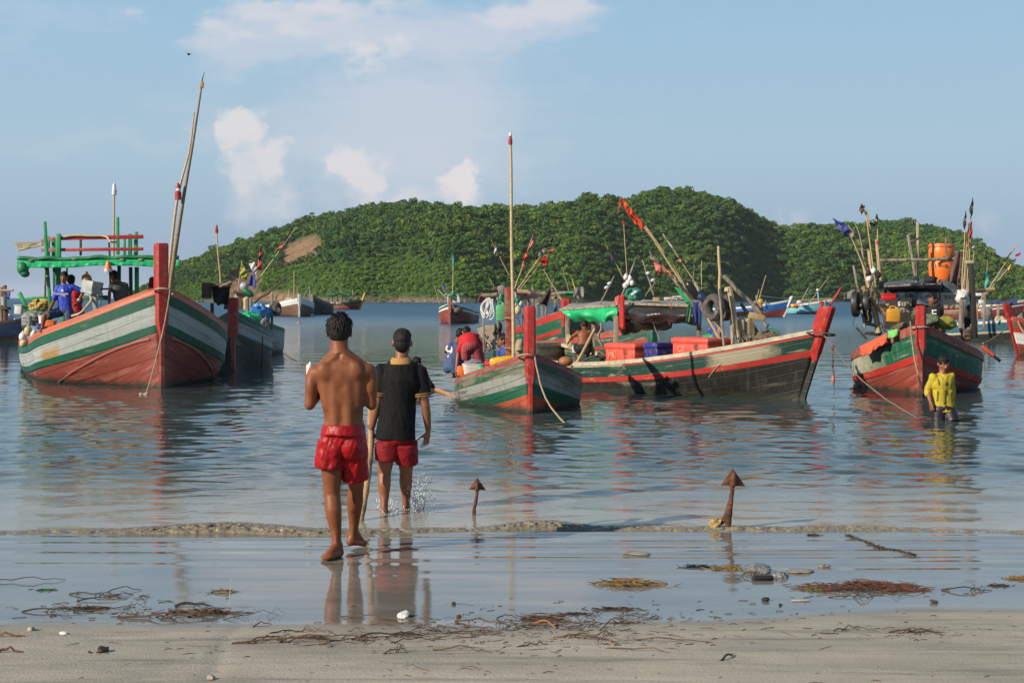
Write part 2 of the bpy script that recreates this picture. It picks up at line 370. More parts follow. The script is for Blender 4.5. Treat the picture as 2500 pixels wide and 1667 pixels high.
def build_sand(m):
    N, L = nt(m); b = N['Principled BSDF']; g = N.new('ShaderNodeNewGeometry'); s = N.new('ShaderNodeSeparateXYZ'); L.new(g.outputs['Position'], s.inputs[0])
    at = N.new('ShaderNodeAttribute'); at.attribute_name = 'tint'; sp = N.new('ShaderNodeSeparateColor'); L.new(at.outputs[0], sp.inputs[0])
    def no(scale, st=(1, 1, 1), det=6, rg=.6):
        mp = N.new('ShaderNodeMapping'); mp.inputs['Scale'].default_value = st; L.new(g.outputs['Position'], mp.inputs[0])
        n = N.new('ShaderNodeTexNoise'); n.inputs['Scale'].default_value = scale; n.inputs['Detail'].default_value = det; n.inputs['Roughness'].default_value = rg
        L.new(mp.outputs[0], n.inputs['Vector']); return n.outputs[0]
    def mr(v, a, c, t0=0, t1=1):
        r = N.new('ShaderNodeMapRange'); r.inputs[1].default_value = a; r.inputs[2].default_value = c; r.inputs[3].default_value = t0; r.inputs[4].default_value = t1
        L.new(v, r.inputs[0]); return r.outputs[0]
    def mx(f, a, c):
        x = N.new('ShaderNodeMix'); x.data_type = 'RGBA'
        for v, k in ((f, 0), (a, 6), (c, 7)):
            if hasattr(v, 'is_linked'): L.new(v, x.inputs[k])
            else: x.inputs[k].default_value = (*v, 1)
        return x.outputs[2]
    dry = mx(mr(no(1.1, (.6, 2.2, 1), 8, .65), .35, .65), (.33, .30, .235), (.48, .43, .335))
    dry = mx(mr(no(2.2, (.35, 3.5, 1), 8, .7), .50, .72), dry, (.17, .162, .14))
    dry = mx(mr(no(260, det=2), .62, .75), dry, (.12, .10, .08))
    dry = mx(mr(no(180, det=2), .66, .8), dry, (.52, .49, .42))
    wetc = mx(mr(no(1.6, (.5, 2, 1)), .35, .7), (.15, .14, .12), (.25, .235, .195))
    L.new(mx(sp.outputs[0], dry, wetc), b.inputs['Base Color'])
    L.new(mr(sp.outputs[0], .3, .9, .62, .025), b.inputs['Roughness']); L.new(mr(sp.outputs[0], .2, .9, .35, .85), b.inputs['Specular IOR Level'])
    bp = N.new('ShaderNodeBump'); L.new(mr(sp.outputs[0], 0, .9, .6, .02), bp.inputs['Strength']); bp.inputs['Distance'].default_value = .01
    ad = N.new('ShaderNodeMath'); ad.operation = 'ADD'; L.new(no(60, det=8), ad.inputs[0]); L.new(no(9, (1, 2.5, 1), 6), ad.inputs[1])
    L.new(ad.outputs[0], bp.inputs['Height']); L.new(bp.outputs[0], b.inputs['Normal'])
build_sand(sand)
wc = np.stack([wet, wet, wet, np.ones_like(wet)], -1).reshape(-1, 4)
o = npmesh('beach', np.stack([Xg, Yg, Zg], -1).reshape(-1, 3), grid_faces(len(ys), len(ss))[:, ::-1], [sand], cols=wc); tag(o, kind='structure', label='grey brown wet sand beach at the edge of the sea')
# ---------------------------------------------------------------- sea
def waves(x, y, seed=4, n=96, lmin=.20, lmax=2.6, slope=.0175, lcut=None):
    r = np.random.default_rng(seed); z = np.zeros_like(x)
    for k in range(n):
        lam = lmin*(lmax/lmin)**(r.uniform(0, 1)); a = r.normal(0, .42); kx, ky = math.sin(a), math.cos(a); w = 2*PI/lam
        amp = slope*lam/(2*PI)*(.12+1.3*math.exp(-(math.log(lam/.46)/.5)**2))
        t = np.ones_like(x) if lcut is None else np.clip(lam/lcut-1, 0, 1)
        z += amp*t*np.sin(w*(x*kx+y*ky)+r.uniform(0, 6.28)+.6*np.sin(w*.23*(x*ky-y*kx)+k))
    return z+20*z*np.abs(z)
d = [10.6]
while d[-1] < 150: d.append(d[-1]+max(.022, (d[-1]**2)*.00013))
while d[-1] < 6000: d.append(d[-1]*1.12)
ys = np.array(d); ss = np.linspace(-1, 1, 620)
Yg, Sg = np.meshgrid(ys, ss, indexing='ij'); half = Yg*.43+3.0; Xg = Sg*half
Xg = np.where(np.abs(Sg) > .985, np.sign(Sg)*(half+(np.abs(Sg)-.985)/.015*Yg*3+20*(np.abs(Sg)-.985)/.015), Xg)
row = np.gradient(ys)[:, None]*np.ones_like(Xg); dx = half*2/620; lcut = np.maximum(row, dx)*2.6
calm = .75+.35*fbm(Xg*.12, Yg*.10, 31, 3)
near = np.clip((Yg-10.9)/3.6, .38, 1)
Zg = waves(Xg, Yg, lcut=lcut)*np.clip(calm, .25, 1.4)*near
Zg += .012*np.exp(-((Yg-12.9-.25*np.sin(Xg*.8))/.5)**2)+.008*fbm(Xg*1.1, Yg*1.6, 41, 3)*np.exp(-((Yg-11.8)/1.1)**2)
sh = shore(Xg); Zg += .004
Zg = np.where(Yg < sh, -.03, Zg)
Zg = np.where((Yg > 170), 0, Zg)
sea = bpy.data.materials.new('sea_water'); sea.use_nodes = True
def build_sea(m):
    N, L = nt(m); b = N['Principled BSDF']; g = N.new('ShaderNodeNewGeometry'); s = N.new('ShaderNodeSeparateXYZ'); L.new(g.outputs['Position'], s.inputs[0])
    def no(scale, st=(1, 1, 1), det=4):
        mp = N.new('ShaderNodeMapping'); mp.inputs['Scale'].default_value = st; L.new(g.outputs['Position'], mp.inputs[0])
        n = N.new('ShaderNodeTexNoise'); n.inputs['Scale'].default_value = scale; n.inputs['Detail'].default_value = det
        L.new(mp.outputs[0], n.inputs['Vector']); return n.outputs[0]
    def mr(v, a, c, t0=0, t1=1):
        r = N.new('ShaderNodeMapRange'); r.interpolation_type = 'SMOOTHSTEP'; r.inputs[1].default_value = a; r.inputs[2].default_value = c; r.inputs[3].default_value = t0; r.inputs[4].default_value = t1
        L.new(v, r.inputs[0]); return r.outputs[0]
    def ma(op, a, c):
        n = N.new('ShaderNodeMath'); n.operation = op
        for i, v in enumerate((a, c)):
            if hasattr(v, 'is_linked'): L.new(v, n.inputs[i])
            else: n.inputs[i].default_value = v
        return n.outputs[0]
    def mx(f, a, c):
        x = N.new('ShaderNodeMix'); x.data_type = 'RGBA'
        for v, k in ((f, 0), (a, 6), (c, 7)):
            if hasattr(v, 'is_linked'): L.new(v, x.inputs[k])
            else: x.inputs[k].default_value = (*v, 1)
        return x.outputs[2]
    yj = ma('ADD', s.outputs[1], ma('MULTIPLY', ma('SUBTRACT', no(.9, (1, 2, 1), 6), .5), 4.5))
    c = mx(mr(yj, 10.6, 15.5), (.33, .30, .235), (.04, .065, .062)); c = mx(mr(yj, 16, 60), c, (.012, .04, .058)); c = mx(mr(yj, 50, 140), c, (.02, .085, .15))
    L.new(c, b.inputs['Base Color']); b.inputs['IOR'].default_value = 1.333
    L.new(mr(s.outputs[1], 36, 170, .02, .42), b.inputs['Roughness'])
    bp = N.new('ShaderNodeBump'); bp.inputs['Distance'].default_value = 1.
    h1 = ma('MULTIPLY', no(7, (1, 1.6, 1), 4), mr(s.outputs[1], 11, 17, .0052, .0018)); h2 = ma('MULTIPLY', no(2.0, (.6, 1.4, 1), 6), mr(s.outputs[1], 25, 120, 0, .12))
    h3 = ma('MULTIPLY', no(.5, (.5, 1.3, 1), 5), mr(s.outputs[1], 60, 300, 0, .45))
    L.new(ma('ADD', ma('ADD', h1, h2), h3), bp.inputs['Height']); bp.inputs['Strength'].default_value = 1.
    L.new(bp.outputs[0], b.inputs['Normal'])
build_sea(sea)
o = npmesh('sea', np.stack([Xg, Yg, Zg], -1).reshape(-1, 3), grid_faces(len(ys), len(ss))[:, ::-1], [sea]); tag(o, kind='structure', label='rippled blue green sea water of the bay')
# ---------------------------------------------------------------- low broken surf edge
xs = np.linspace(-7.5, 7.5, 1500); ts = np.linspace(0, 1, 52)
Xs, Ts = np.meshgrid(xs, ts, indexing='ij'); base = shore(Xs)
ampx = .030+.030*np.exp(-((Xs+2.35)/.35)**2)+.026*np.exp(-((Xs+2.0)/.9)**2)+.02*np.exp(-((Xs+.2)/1.0)**2)+.045*np.exp(-((Xs-.15)/.3)**2)+.018*np.exp(-((Xs-1.9)/.9)**2)+.008*fbm(Xs*2, Xs*0, 51, 3)
wid = .30+.25*np.exp(-((Xs+2.2)/.7)**2)+.2*np.exp(-((Xs-.1)/.6)**2)
Ysf = base-.06+Ts*(wid+.15)+.025*fbm(Xs*9, Ts*3, 53, 3)
prof = np.clip(Ts/.16, 0, 1)**.6*np.clip((1-Ts)/.75, 0, 1)**1.1
rid = 1-np.abs(fbm(Xs*24, Ysf*30, 55, 4, gain=.6)); rid2 = np.abs(fbm(Xs*75, Ysf*95, 56, 3))
Zs = -.012+prof*np.clip(ampx, .006, .1)*(.45+.55*np.clip(rid, -.2, 1)-.16*rid2)*1.05*np.clip(.75+.5*fbm(Xs*1.7, Xs*.0+3, 57, 4), .45, 1.3)
Ysf = Ysf-prof*ampx*.5*np.clip(rid, 0, 1)
surfm = bpy.data.materials.new('silty_surf'); surfm.use_nodes = True
N, L = nt(surfm); b = N['Principled BSDF']; b.inputs['Roughness'].default_value = .10; b.inputs['IOR'].default_value = 1.33
g = N.new('ShaderNodeNewGeometry'); n = N.new('ShaderNodeTexNoise'); n.inputs['Scale'].default_value = 45; n.inputs['Detail'].default_value = 6; L.new(g.outputs['Position'], n.inputs['Vector'])
r = N.new('ShaderNodeValToRGB'); r.color_ramp.elements[0].position = .35; r.color_ramp.elements[0].color = (.15, .13, .095, 1); r.color_ramp.elements[1].position = .72; r.color_ramp.elements[1].color = (.31, .27, .20, 1)
L.new(n.outputs[0], r.inputs[0]); L.new(r.outputs[0], b.inputs['Base Color'])
bp = N.new('ShaderNodeBump'); bp.inputs['Strength'].default_value = .35; bp.inputs['Distance'].default_value = .01; L.new(n.outputs[0], bp.inputs['Height']); L.new(bp.outputs[0], b.inputs['Normal'])
o = npmesh('surf', np.stack([Xs, Ysf, Zs], -1).reshape(-1, 3), grid_faces(len(xs), len(ts)), [surfm]); tag(o, kind='stuff', label='low line of silty broken surf running along the shore')
# thin air between the camera and the headland
bpy.ops.mesh.primitive_cube_add(size=1) if False else None
hme = bpy.data.meshes.new('haze'); bmh = bmesh.new(); bmesh.ops.create_cube(bmh, size=1)
for v_ in bmh.verts: v_.co = Vector((v_.co.x*40000, v_.co.y*14000+6500, v_.co.z*100+45))
bmh.to_mesh(hme); bmh.free(); ho = bpy.data.objects.new('haze', hme); COL.objects.link(ho); tag(ho, kind='stuff', label='thin pale sea haze')
hzm = bpy.data.materials.new('haze_air'); hzm.use_nodes = True; N, L = nt(hzm); N.remove(N['Principled BSDF']); pv = N.new('ShaderNodeVolumePrincipled'); pv.inputs['Color'].default_value = (.82, .90, 1, 1); pv.inputs['Density'].default_value = .00008; pv.inputs['Anisotropy'].default_value = 0
L.new(pv.outputs[0], N['Material Output'].inputs['Volume']); hme.materials.append(hzm)
# ================================================================ wooded headland
RID = [(300,722),(340,700),(380,672),(430,640),(470,622),(520,603),(563,588),(640,564),(690,553),(744,530),(808,518),(904,496),(1010,488),(1063,493),(1116,498),(1170,503),(1254,498),(1318,500),(1382,495),(1424,484),(1488,484),(1530,492),(1573,474),(1626,462),(1680,464),(1722,478),(1765,489),(1796,497),(1828,520),(1871,544),(1903,558),(1924,566),(1966,553),(2020,547),(2073,542),(2126,537),(2180,535),(2232,537),(2285,552),(2338,563),(2381,579),(2434,616),(2477,638),(2500,650),(2600,690),(2700,722)]
rx = np.array([r[0] for r in RID], float); ry = np.array([r[1] for r in RID], float)
def hill_geo(px, t):
    """px = bearing, t = 0 shore .. 1 ridge .. 1.6 behind"""
    far = np.clip((px-1780)/400, 0, 1)*60
    y0 = 560+far*.9+40*np.sin(px*.004)+8*np.sin(px*.021); y1 = y0+120+18*np.sin(px*.009+1)
    Yr = y1; top = H+(HY-(np.interp(px, rx, ry)+14))*Yr/F
    prof = np.where(t < 1, np.sin(np.clip(t, 0, 1)*PI/2)**.85, np.cos(np.clip(t-1, 0, 1)*PI/2)**.6)
    Y = y0+(y1-y0)*t; X = (px-CX)/F*Y
    n = fbm(X*.03, Y*.03, 61, 4)*5+fbm(X*.012, Y*.02, 62, 3)*4
    Z = -1+np.clip(top, 2, 99)*prof+n*np.clip(t*2.2, 0, 1)*np.clip((1.04-t)*3.2, 0, 1)*np.clip(top/30, .1, 1)
    return X, Y, Z
def slide(px, t, Xw, Yw, Zw):
    py = HY-(Zw-H)*F/Yw
    w = 12*fbm(px*.05, py*.06, 71, 4)
    a = ((px-735+w-(py-610)*-.9)/38)**2+((py-612+w*.5)/34)**2
    b2 = ((px-590+w-(py-690)*-.5)/38)**2+((py-698)/45)**2
    c = ((px-650+w)/75)**2+((py-722+w*.3)/14)**2
    return np.clip(1.6-np.minimum(np.minimum(a, b2), c), 0, 1)
pxs = np.linspace(290, 2720, 560); tt = np.concatenate([np.linspace(0, .1, 12), np.linspace(.12, 1.05, 70), np.linspace(1.1, 1.9, 8)])
PX, TT = np.meshgrid(pxs, tt, indexing='ij'); hx, hy, hz = hill_geo(PX, TT)
sd = slide(PX, TT, hx, hy, hz)
hz = hz-sd*1.5
hm = bpy.data.materials.new('hillside'); hm.use_nodes = True
def build_hill(m):
    N, L = nt(m); b = N['Principled BSDF']; b.inputs['Roughness'].default_value = .9; b.inputs['Specular IOR Level'].default_value = .1
    g = N.new('ShaderNodeNewGeometry'); at = N.new('ShaderNodeAttribute'); at.attribute_name = 'tint'; sp = N.new('ShaderNodeSeparateColor'); L.new(at.outputs[0], sp.inputs[0])
    def no(s, st=(1, 1, 1)):
        mp = N.new('ShaderNodeMapping'); mp.inputs['Scale'].default_value = st; L.new(g.outputs['Position'], mp.inputs[0])
        n = N.new('ShaderNodeTexNoise'); n.inputs['Scale'].default_value = s; n.inputs['Detail'].default_value = 8; L.new(mp.outputs[0], n.inputs['Vector']); return n.outputs[0]
    def rmp(src, a, ca, c, cc):
        r = N.new('ShaderNodeValToRGB'); r.color_ramp.elements[0].position = a; r.color_ramp.elements[0].color = (*ca, 1); r.color_ramp.elements[1].position = c; r.color_ramp.elements[1].color = (*cc, 1)
        L.new(src, r.inputs[0]); return r.outputs[0]
    def mx(f, a, c):
        x = N.new('ShaderNodeMix'); x.data_type = 'RGBA'; L.new(f, x.inputs[0]); L.new(a, x.inputs[6]); L.new(c, x.inputs[7]); return x.outputs[2]
    gr = rmp(no(.25), .35, (.018, .045, .01), .7, (.06, .11, .022)); so_ = rmp(no(.5, (1, 1, .3)), .35, (.17, .105, .06), .7, (.34, .22, .13)); rk = rmp(no(1.2), .4, (.07, .055, .04), .65, (.24, .19, .14))
    c = mx(sp.outputs[0], gr, so_); c = mx(sp.outputs[1], c, rk); L.new(c, b.inputs['Base Color'])
    bp = N.new('ShaderNodeBump'); bp.inputs['Strength'].default_value = 1; bp.inputs['Distance'].default_value = 1.; L.new(no(1.), bp.inputs['Height']); L.new(bp.outputs[0], b.inputs['Normal'])
build_hill(hm)
rock = np.clip((.035-TT)/.012, 0, 1)*(PX < 1330)+np.clip((.02-TT)/.01, 0, 1)*(PX >= 1330)
o = npmesh('hill', np.stack([hx, hy, hz], -1).reshape(-1, 3), grid_faces(len(pxs), len(tt)), [hm], cols=np.stack([sd, rock, rock, np.ones_like(sd)], -1).reshape(-1, 4))
tag(o, kind='structure', label='steep wooded headland with bare brown landslips above the bay')
# pale sand beach behind the moored boats
xs = np.linspace(1330, 1790, 90); q = np.linspace(0, 1, 8); A, B = np.meshgrid(xs, q, indexing='ij')
e = np.clip(np.minimum((A-1330)/60, (1790-A)/90), 0, 1)
Yb = 548-30*e+B*(40+30*e); o = npmesh('far_beach', np.stack([(A-CX)/F*Yb, Yb, -.5+B*1.5*e], -1).reshape(-1, 3), grid_faces(90, 8), [M('far_sand', (.42, .34, .24), .9, .15, .3)])
tag(o, kind='structure', label='strip of pale sand at the foot of the headland')
# ---------------------------------------------------------------- trees
leaf = M('forest_leaves', (.070, .132, .020), .7, .35, .8, attr='tint', bump=0, spec=.25)
bark = M('pale_bark', (.30, .27, .22), .9, .3, .8, bump=0)
def crown_pts(rng, R, n, flat=.75, lumps=9):
    """leaf-sized quads spread over a lumpy crown"""
    c = rng.normal(size=(lumps, 3)); c /= np.linalg.norm(c, axis=1)[:, None]; c *= R*rng.uniform(.35, .68, (lumps, 1)); c[:, 2] *= flat; c[0] *= .1
    lr_ = R*rng.uniform(.28, .5, lumps); lr_[0] = R*.62
    w = lr_**2/np.sum(lr_**2); k = rng.choice(lumps, n, p=w); dr = rng.normal(size=(n, 3)); dr /= np.linalg.norm(dr, axis=1)[:, None]
    dr[:, 2] = np.where(rng.random(n) < .72, np.abs(dr[:, 2]), dr[:, 2])
    p = c[k]+dr*lr_[k][:, None]*rng.uniform(.78, 1.06, n)[:, None]*np.array([1, 1, flat])
    nr = dr+rng.normal(size=(n, 3))*.45; nr /= np.linalg.norm(nr, axis=1)[:, None]
    s = R*rng.uniform(.06, .12, n)
    u = np.cross(nr, rng.normal(size=(n, 3))); u /= np.linalg.norm(u, axis=1)[:, None]; v = np.cross(nr, u)
    q = np.stack([p-u*s[:, None]-v*s[:, None]*.6, p+u*s[:, None]*.9-v*s[:, None]*.8, p+u*s[:, None]*.8+v*s[:, None]*.9+nr*s[:, None]*.3, p-u*s[:, None]*.7+v*s[:, None]], 1)
    return q.reshape(-1, 3)
rng = np.random.default_rng(5)
VARS = [crown_pts(rng, 1., 235, f, l) for f, l in ((.75, 9), (.6, 8), (.95, 10), (.8, 7), (.7, 12), (1.15, 9))]
VARL = [crown_pts(rng, 1., 120, f, l) for f, l in ((.75, 6), (.6, 7), (.8, 5))]
vs_all = []; cl_all = []
def put(var, pos, s, tint):
    a = rng.uniform(0, 6.28); ca, sa = math.cos(a), math.sin(a); R = np.array([[ca, -sa, 0], [sa, ca, 0], [0, 0, 1]])
    q = (var@R.T)*s+pos; vs_all.append(q); j = np.repeat(rng.uniform(.75, 1.25, len(q)//4), 4)[:, None]
    cl_all.append(np.concatenate([tint[None, :]*j, np.ones((len(q), 1))], 1))
TINTS = np.array([(1, 1, 1), (.70, .88, .85), (1.45, 1.3, .9), (.5, .72, .75), (1.2, 1.2, .8), (.8, 1.0, 1.1), (1.6, 1.25, .9)])
npos = 0; tries = 0
cells = {}
while tries < 26000 and npos < 4700:
    tries += 1
    px = rng.uniform(325, 2640); t = rng.uniform(.03, 1.06)
    x, y, z = [float(q) for q in hill_geo(np.array(px), np.array(t))]
    if float(slide(np.array(px), t, np.array(x), np.array(y), np.array(z))) > .25: continue
    low = t < .22
    big = .5+.5*math.sin(px*.011+2)
    r_ = (rng.uniform(1.6, 2.9) if rng.random() < .72 else rng.uniform(2.9, 4.1)) if not low else rng.uniform(1.0, 2.0)
    if t > .93 and rng.random() < .2: r_ = rng.uniform(3., 4.4); 
    if px < 520: r_ *= .75
    if px > 1350 and low: r_ = rng.uniform(1.8, 3.4)
    key = (int(x//6), int(y//6)); ok = True
    for i in (-1, 0, 1):
        for j in (-1, 0, 1):
            for (a, b_, c_) in cells.get((key[0]+i, key[1]+j), ()):
                if (a-x)**2+(b_-y)**2 < ((c_+r_)*.53)**2: ok = False
    if not ok: continue
    cells.setdefault(key, []).append((x, y, r_)); npos += 1
    pt = float(fbm(np.array(x*.035), np.array(z*.09+y*.01), 66, 3)); tn = np.array((1+.42*pt, 1+.24*pt, 1-.1*pt))*TINTS[rng.choice(7, p=[.28, .2, .14, .14, .12, .07, .05])]*rng.uniform(.75, 1.3)
    if low and px < 1350: tn = np.array((1.6, 1.6, .9))*rng.uniform(.8, 1.15)
    put(VARS[rng.integers(6)], np.array([x, y, z+r_*.45]), r_, tn)
# undergrowth between the crowns
for k in range(1700):
    px = rng.uniform(325, 2640); t = rng.uniform(.015, .95)**1.3
    x, y, z = [float(q) for q in hill_geo(np.array(px), np.array(t))]
    if float(slide(np.array(px), t, np.array(x), np.array(y), np.array(z))) > .1: continue
    low = t < .25 and px < 1350
    put(VARL[rng.integers(3)], np.array([x, y, z+.3]), rng.uniform(.7, 1.5), np.array((1.9, 1.9, .9) if low else (.8, .95, .8))*rng.uniform(.7, 1.2))
vv_ = np.concatenate(vs_all); cc_ = np.concatenate(cl_all); nq = len(vv_)//4
o = npmesh('forest', vv_, np.arange(nq*4).reshape(-1, 4), [leaf], smooth=False, cols=cc_); tag(o, kind='stuff', label='dense green tropical forest covering the headland')
# individual trees that stand out on the ridge and shore
def tree(px, t, r_, tint, label, kind, lift=1.0, name='broadleaf_tree'):
    x, y, z = [float(q) for q in hill_geo(np.array(float(px)), np.array(float(t)))]
    root = thing(name, label, 'tree', (x, y, z-1), 'trees that stand out from the forest')
    r_ *= .72; h = r_*.75*lift+1; z -= 1.0
    m = MB(); m.tube([(x, y, z-1), (x+.2, y, z+h*.5), (x-.1, y, z+h)], [.32, .24, .16], 6)
    for k in range(4):
        a = k*1.7; m.tube([(x, y, z+h*.6), (x+math.cos(a)*r_*.5, y+math.sin(a)*r_*.5, z+h+r_*.25)], [.14, .05], 5)
    obj('trunk', m, bark, root)
    q = VARS[kind]*r_+np.array([x, y, z+h+r_*.1])-np.array(root.location); n = len(q)//4
    c = npmesh('crown', q, np.arange(n*4).reshape(-1, 4), [leaf], smooth=False, cols=np.tile(np.array([*tint, 1.]), (n*4, 1))); c.parent = root
tree(1322, .99, 2.6, (.8, .95, .8), 'small round tree poking above the ridge right of the tall bamboo mast', 0, 1.5)
tree(1380, .99, 2.8, (.7, .9, .8), 'second small tree on the ridge line near the tall bamboo mast', 3, 1.4)
tree(1430, .98, 4.2, (.75, .9, .8), 'broad dark tree on the ridge left of the red pennant', 2, 1.2)
tree(1496, .99, 4.0, (.6, .85, .8), 'rounded dark tree on the ridge above the red pennant', 5, 1.2)
tree(1625, .99, 5.0, (1., 1., .9), 'big crown on the highest point of the headland', 1, 1.)
tree(1790, .98, 4.2, (.8, 1., .8), 'rounded tree on the shoulder right of the summit', 4, 1.1)
tree(1010, .99, 3.6, (1.0, 1.05, .9), 'light green domed tree on the middle of the long ridge', 1, 1.1)
tree(740, .99, 3.4, (1.2, 1.2, .9), 'pale green tree above the largest landslip', 0, 1.2)
tree(2215, .99, 4.0, (.7, .9, .8), 'tallest tree on the ridge left of the orange drum', 3, 1.5)
tree(2308, .99, 3.4, (.8, .95, .85), 'tree on the ridge directly above the orange drum', 2, 1.2)
tree(2400, .98, 3.6, (.7, .9, .8), 'tree on the ridge where it falls away at right', 4, 1.2)
tree(762, .86, 2.2, (1.1, 1.1, .9), 'thin tree with a long pale trunk above the largest landslip', 1, 3.2, 'pale_trunk_tree')
tree(818, .80, 2.0, (1., 1., .8), 'second pale trunked tree right of the one above the landslip', 3, 3.0, 'pale_trunk_tree')
tree(858, .74, 2.1, (1.2, 1.1, .8), 'third pale trunked tree farther right on the upper slope', 0, 2.8, 'pale_trunk_tree')
tree(1240, .62, 3.2, (.55, .75, .75), 'dark crown standing out in mid slope behind the black and white flag', 4, 1.3)
tree(905, .55, 3.0, (1.5, 1.3, .8), 'yellow green crown standing out in the middle of the left slope', 2, 1.2)
tree(1035, .10, 2.4, (1.3, .95, .8), 'dull brown shrubby tree low on the slope', 0, .8, 'shrubby_tree')
# ================================================================ wooden fishing boats
def hullmat(name, col, rough=.55, var=.16, wear=None, wamt=.3, streak=None, planks=.17, wscale=3.):
    m = M(name, col, rough, var, 1.6, wear=wear, wamt=wamt, wscale=wscale, planks=planks, streak=streak, bump=.35, bscale=18, stretch=(.45, 2.2, 1))
    N, L = nt(m); b = N['Principled BSDF']; src = b.inputs['Base Color'].links[0].from_socket; g = N.new('ShaderNodeNewGeometry'); s_ = N.new('ShaderNodeSeparateXYZ'); L.new(g.outputs['Position'], s_.inputs[0])
    n = N.new('ShaderNodeTexNoise'); n.inputs['Scale'].default_value = 6; n.inputs['Detail'].default_value = 6; L.new(g.outputs['Position'], n.inputs['Vector']); a = N.new('ShaderNodeMath'); a.operation = 'MULTIPLY_ADD'; a.inputs[1].default_value = -.22; L.new(n.outputs[0], a.inputs[0]); L.new(s_.outputs[2], a.inputs[2])
    r = N.new('ShaderNodeMapRange'); r.inputs[1].default_value = -.09; r.inputs[2].default_value = .03; L.new(a.outputs[0], r.inputs[0])
    x = N.new('ShaderNodeMix'); x.data_type = 'RGBA'; L.new(r.outputs[0], x.inputs[0]); x.inputs[6].default_value = (.035, .04, .025, 1); L.new(src, x.inputs[7]); L.new(x.outputs[2], b.inputs['Base Color']); return m
h_green = hullmat('hull_green', (.006, .088, .045), wear=(.18, .17, .11), wamt=.2, streak=(.02, .11, .07))
h_green_w = hullmat('hull_green_worn', (.010, .085, .045), wear=(.20, .17, .12), wamt=.55, streak=(.13, .12, .08))
h_green_k = hullmat('hull_green_deep', (.006, .075, .045), wear=(.36, .32, .22), wamt=.30, wscale=2.2, streak=(.03, .09, .06))
h_white = hullmat('hull_grey_white', (.36, .39, .37), wear=(.22, .23, .21), wamt=.25, streak=(.24, .26, .25))
h_cream = hullmat('hull_cream_worn', (.44, .39, .28), wear=(.16, .15, .10), wamt=.35, streak=(.25, .22, .15))
h_redb = hullmat('hull_brick_red', (.245, .048, .030), wear=(.34, .12, .08), wamt=.34, streak=(.20, .05, .035), wscale=2)
h_redo = hullmat('hull_orange_red', (.42, .07, .03), wear=(.36, .13, .07), wamt=.25, streak=(.25, .05, .03), wscale=2)
h_red = hullmat('hull_red', (.42, .028, .02), wear=(.34, .17, .12), wamt=.28, streak=(.22, .03, .02))
h_orange = hullmat('hull_salmon', (.50, .13, .07), wear=(.38, .2, .14), wamt=.3)
h_black = hullmat('hull_black', (.015, .014, .012), wear=(.15, .135, .10), wamt=.2, streak=(.07, .06, .05), wscale=1.6)
h_brown = hullmat('hull_brown', (.20, .10, .06), wear=(.10, .06, .04), wamt=.35, streak=(.12, .06, .04))
def add_patch(m, col, u0, u1, soft, v0=-9, v1=9, amp=.8, sc=2.5, uo=0):
    N, L = nt(m); b = N['Principled BSDF']; src = b.inputs['Base Color'].links[0].from_socket; tcn = N.new('ShaderNodeTexCoord'); s_ = N.new('ShaderNodeSeparateXYZ'); L.new(tcn.outputs['UV'], s_.inputs[0])
    n = N.new('ShaderNodeTexNoise'); n.inputs['Scale'].default_value = sc; n.inputs['Detail'].default_value = 8; n.inputs['Roughness'].default_value = .7; L.new(tcn.outputs['UV'], n.inputs['Vector'])
    def mt(op, a, c):
        x = N.new('ShaderNodeMath'); x.operation = op
        for i, v in enumerate((a, c)):
            if hasattr(v, 'is_linked'): L.new(v, x.inputs[i])
            else: x.inputs[i].default_value = v
        return x.outputs[0]
    du = mt('DIVIDE', mt('ABSOLUTE', mt('SUBTRACT', s_.outputs[0], (u0+u1)/2), 0), (u1-u0)/2); dv = mt('DIVIDE', mt('ABSOLUTE', mt('SUBTRACT', s_.outputs[1], (v0+v1)/2), 0), (v1-v0)/2)
    e = mt('ADD', mt('MAXIMUM', du, dv), mt('MULTIPLY', mt('SUBTRACT', n.outputs[0], .5), amp*2)); r = N.new('ShaderNodeMapRange'); r.inputs[1].default_value = 1+soft; r.inputs[2].default_value = 1-soft; L.new(e, r.inputs[0])
    x = N.new('ShaderNodeMix'); x.data_type = 'RGBA'; L.new(r.outputs[0], x.inputs[0]); L.new(src, x.inputs[6]); x.inputs[7].default_value = (*col, 1); L.new(x.outputs[2], b.inputs['Base Color'])
h_cyan = hullmat('hull_light_blue', (.22, .58, .68), streak=(.3, .5, .55))
h_redw = hullmat('hull_red_worn', (.24, .03, .025), wear=(.20, .16, .11), wamt=.6, streak=(.14, .08, .06))
h_greyw = hullmat('hull_grey_worn', (.27, .275, .25), wear=(.13, .12, .09), wamt=.4, streak=(.15, .15, .13))
h_redc = hullmat('hull_red_chalky', (.27, .075, .05), wear=(.38, .2, .15), wamt=.4, streak=(.24, .08, .06), planks=.9)
def sm0(p):
    o = []
    for a, b in zip(p[:-1], p[1:]): o += [a, a.lerp(b, .5)]
    return o+[p[-1]]
h_teal = hullmat('hull_teal', (.015, .10, .15), streak=(.04, .07, .08), wear=(.2, .2, .17), wamt=.25)
h_blue = hullmat('hull_blue', (.02, .14, .42), streak=(.03, .08, .2), wear=(.1, .15, .2), wamt=.2)
h_navy = hullmat('hull_navy', (.015, .035, .10), streak=(.03, .04, .06), wear=(.08, .08, .1), wamt=.3)
h_lgreen = hullmat('hull_light_green', (.05, .42, .18), streak=(.04, .25, .12))
h_ltwhite = hullmat('hull_white', (.66, .66, .62), streak=(.42, .40, .36))
h_ochre = hullmat('hull_ochre', (.48, .28, .07), streak=(.3, .18, .06))
deckm = M('deck_planks', (.24, .19, .13), .85, .3, 4, bump=.3)
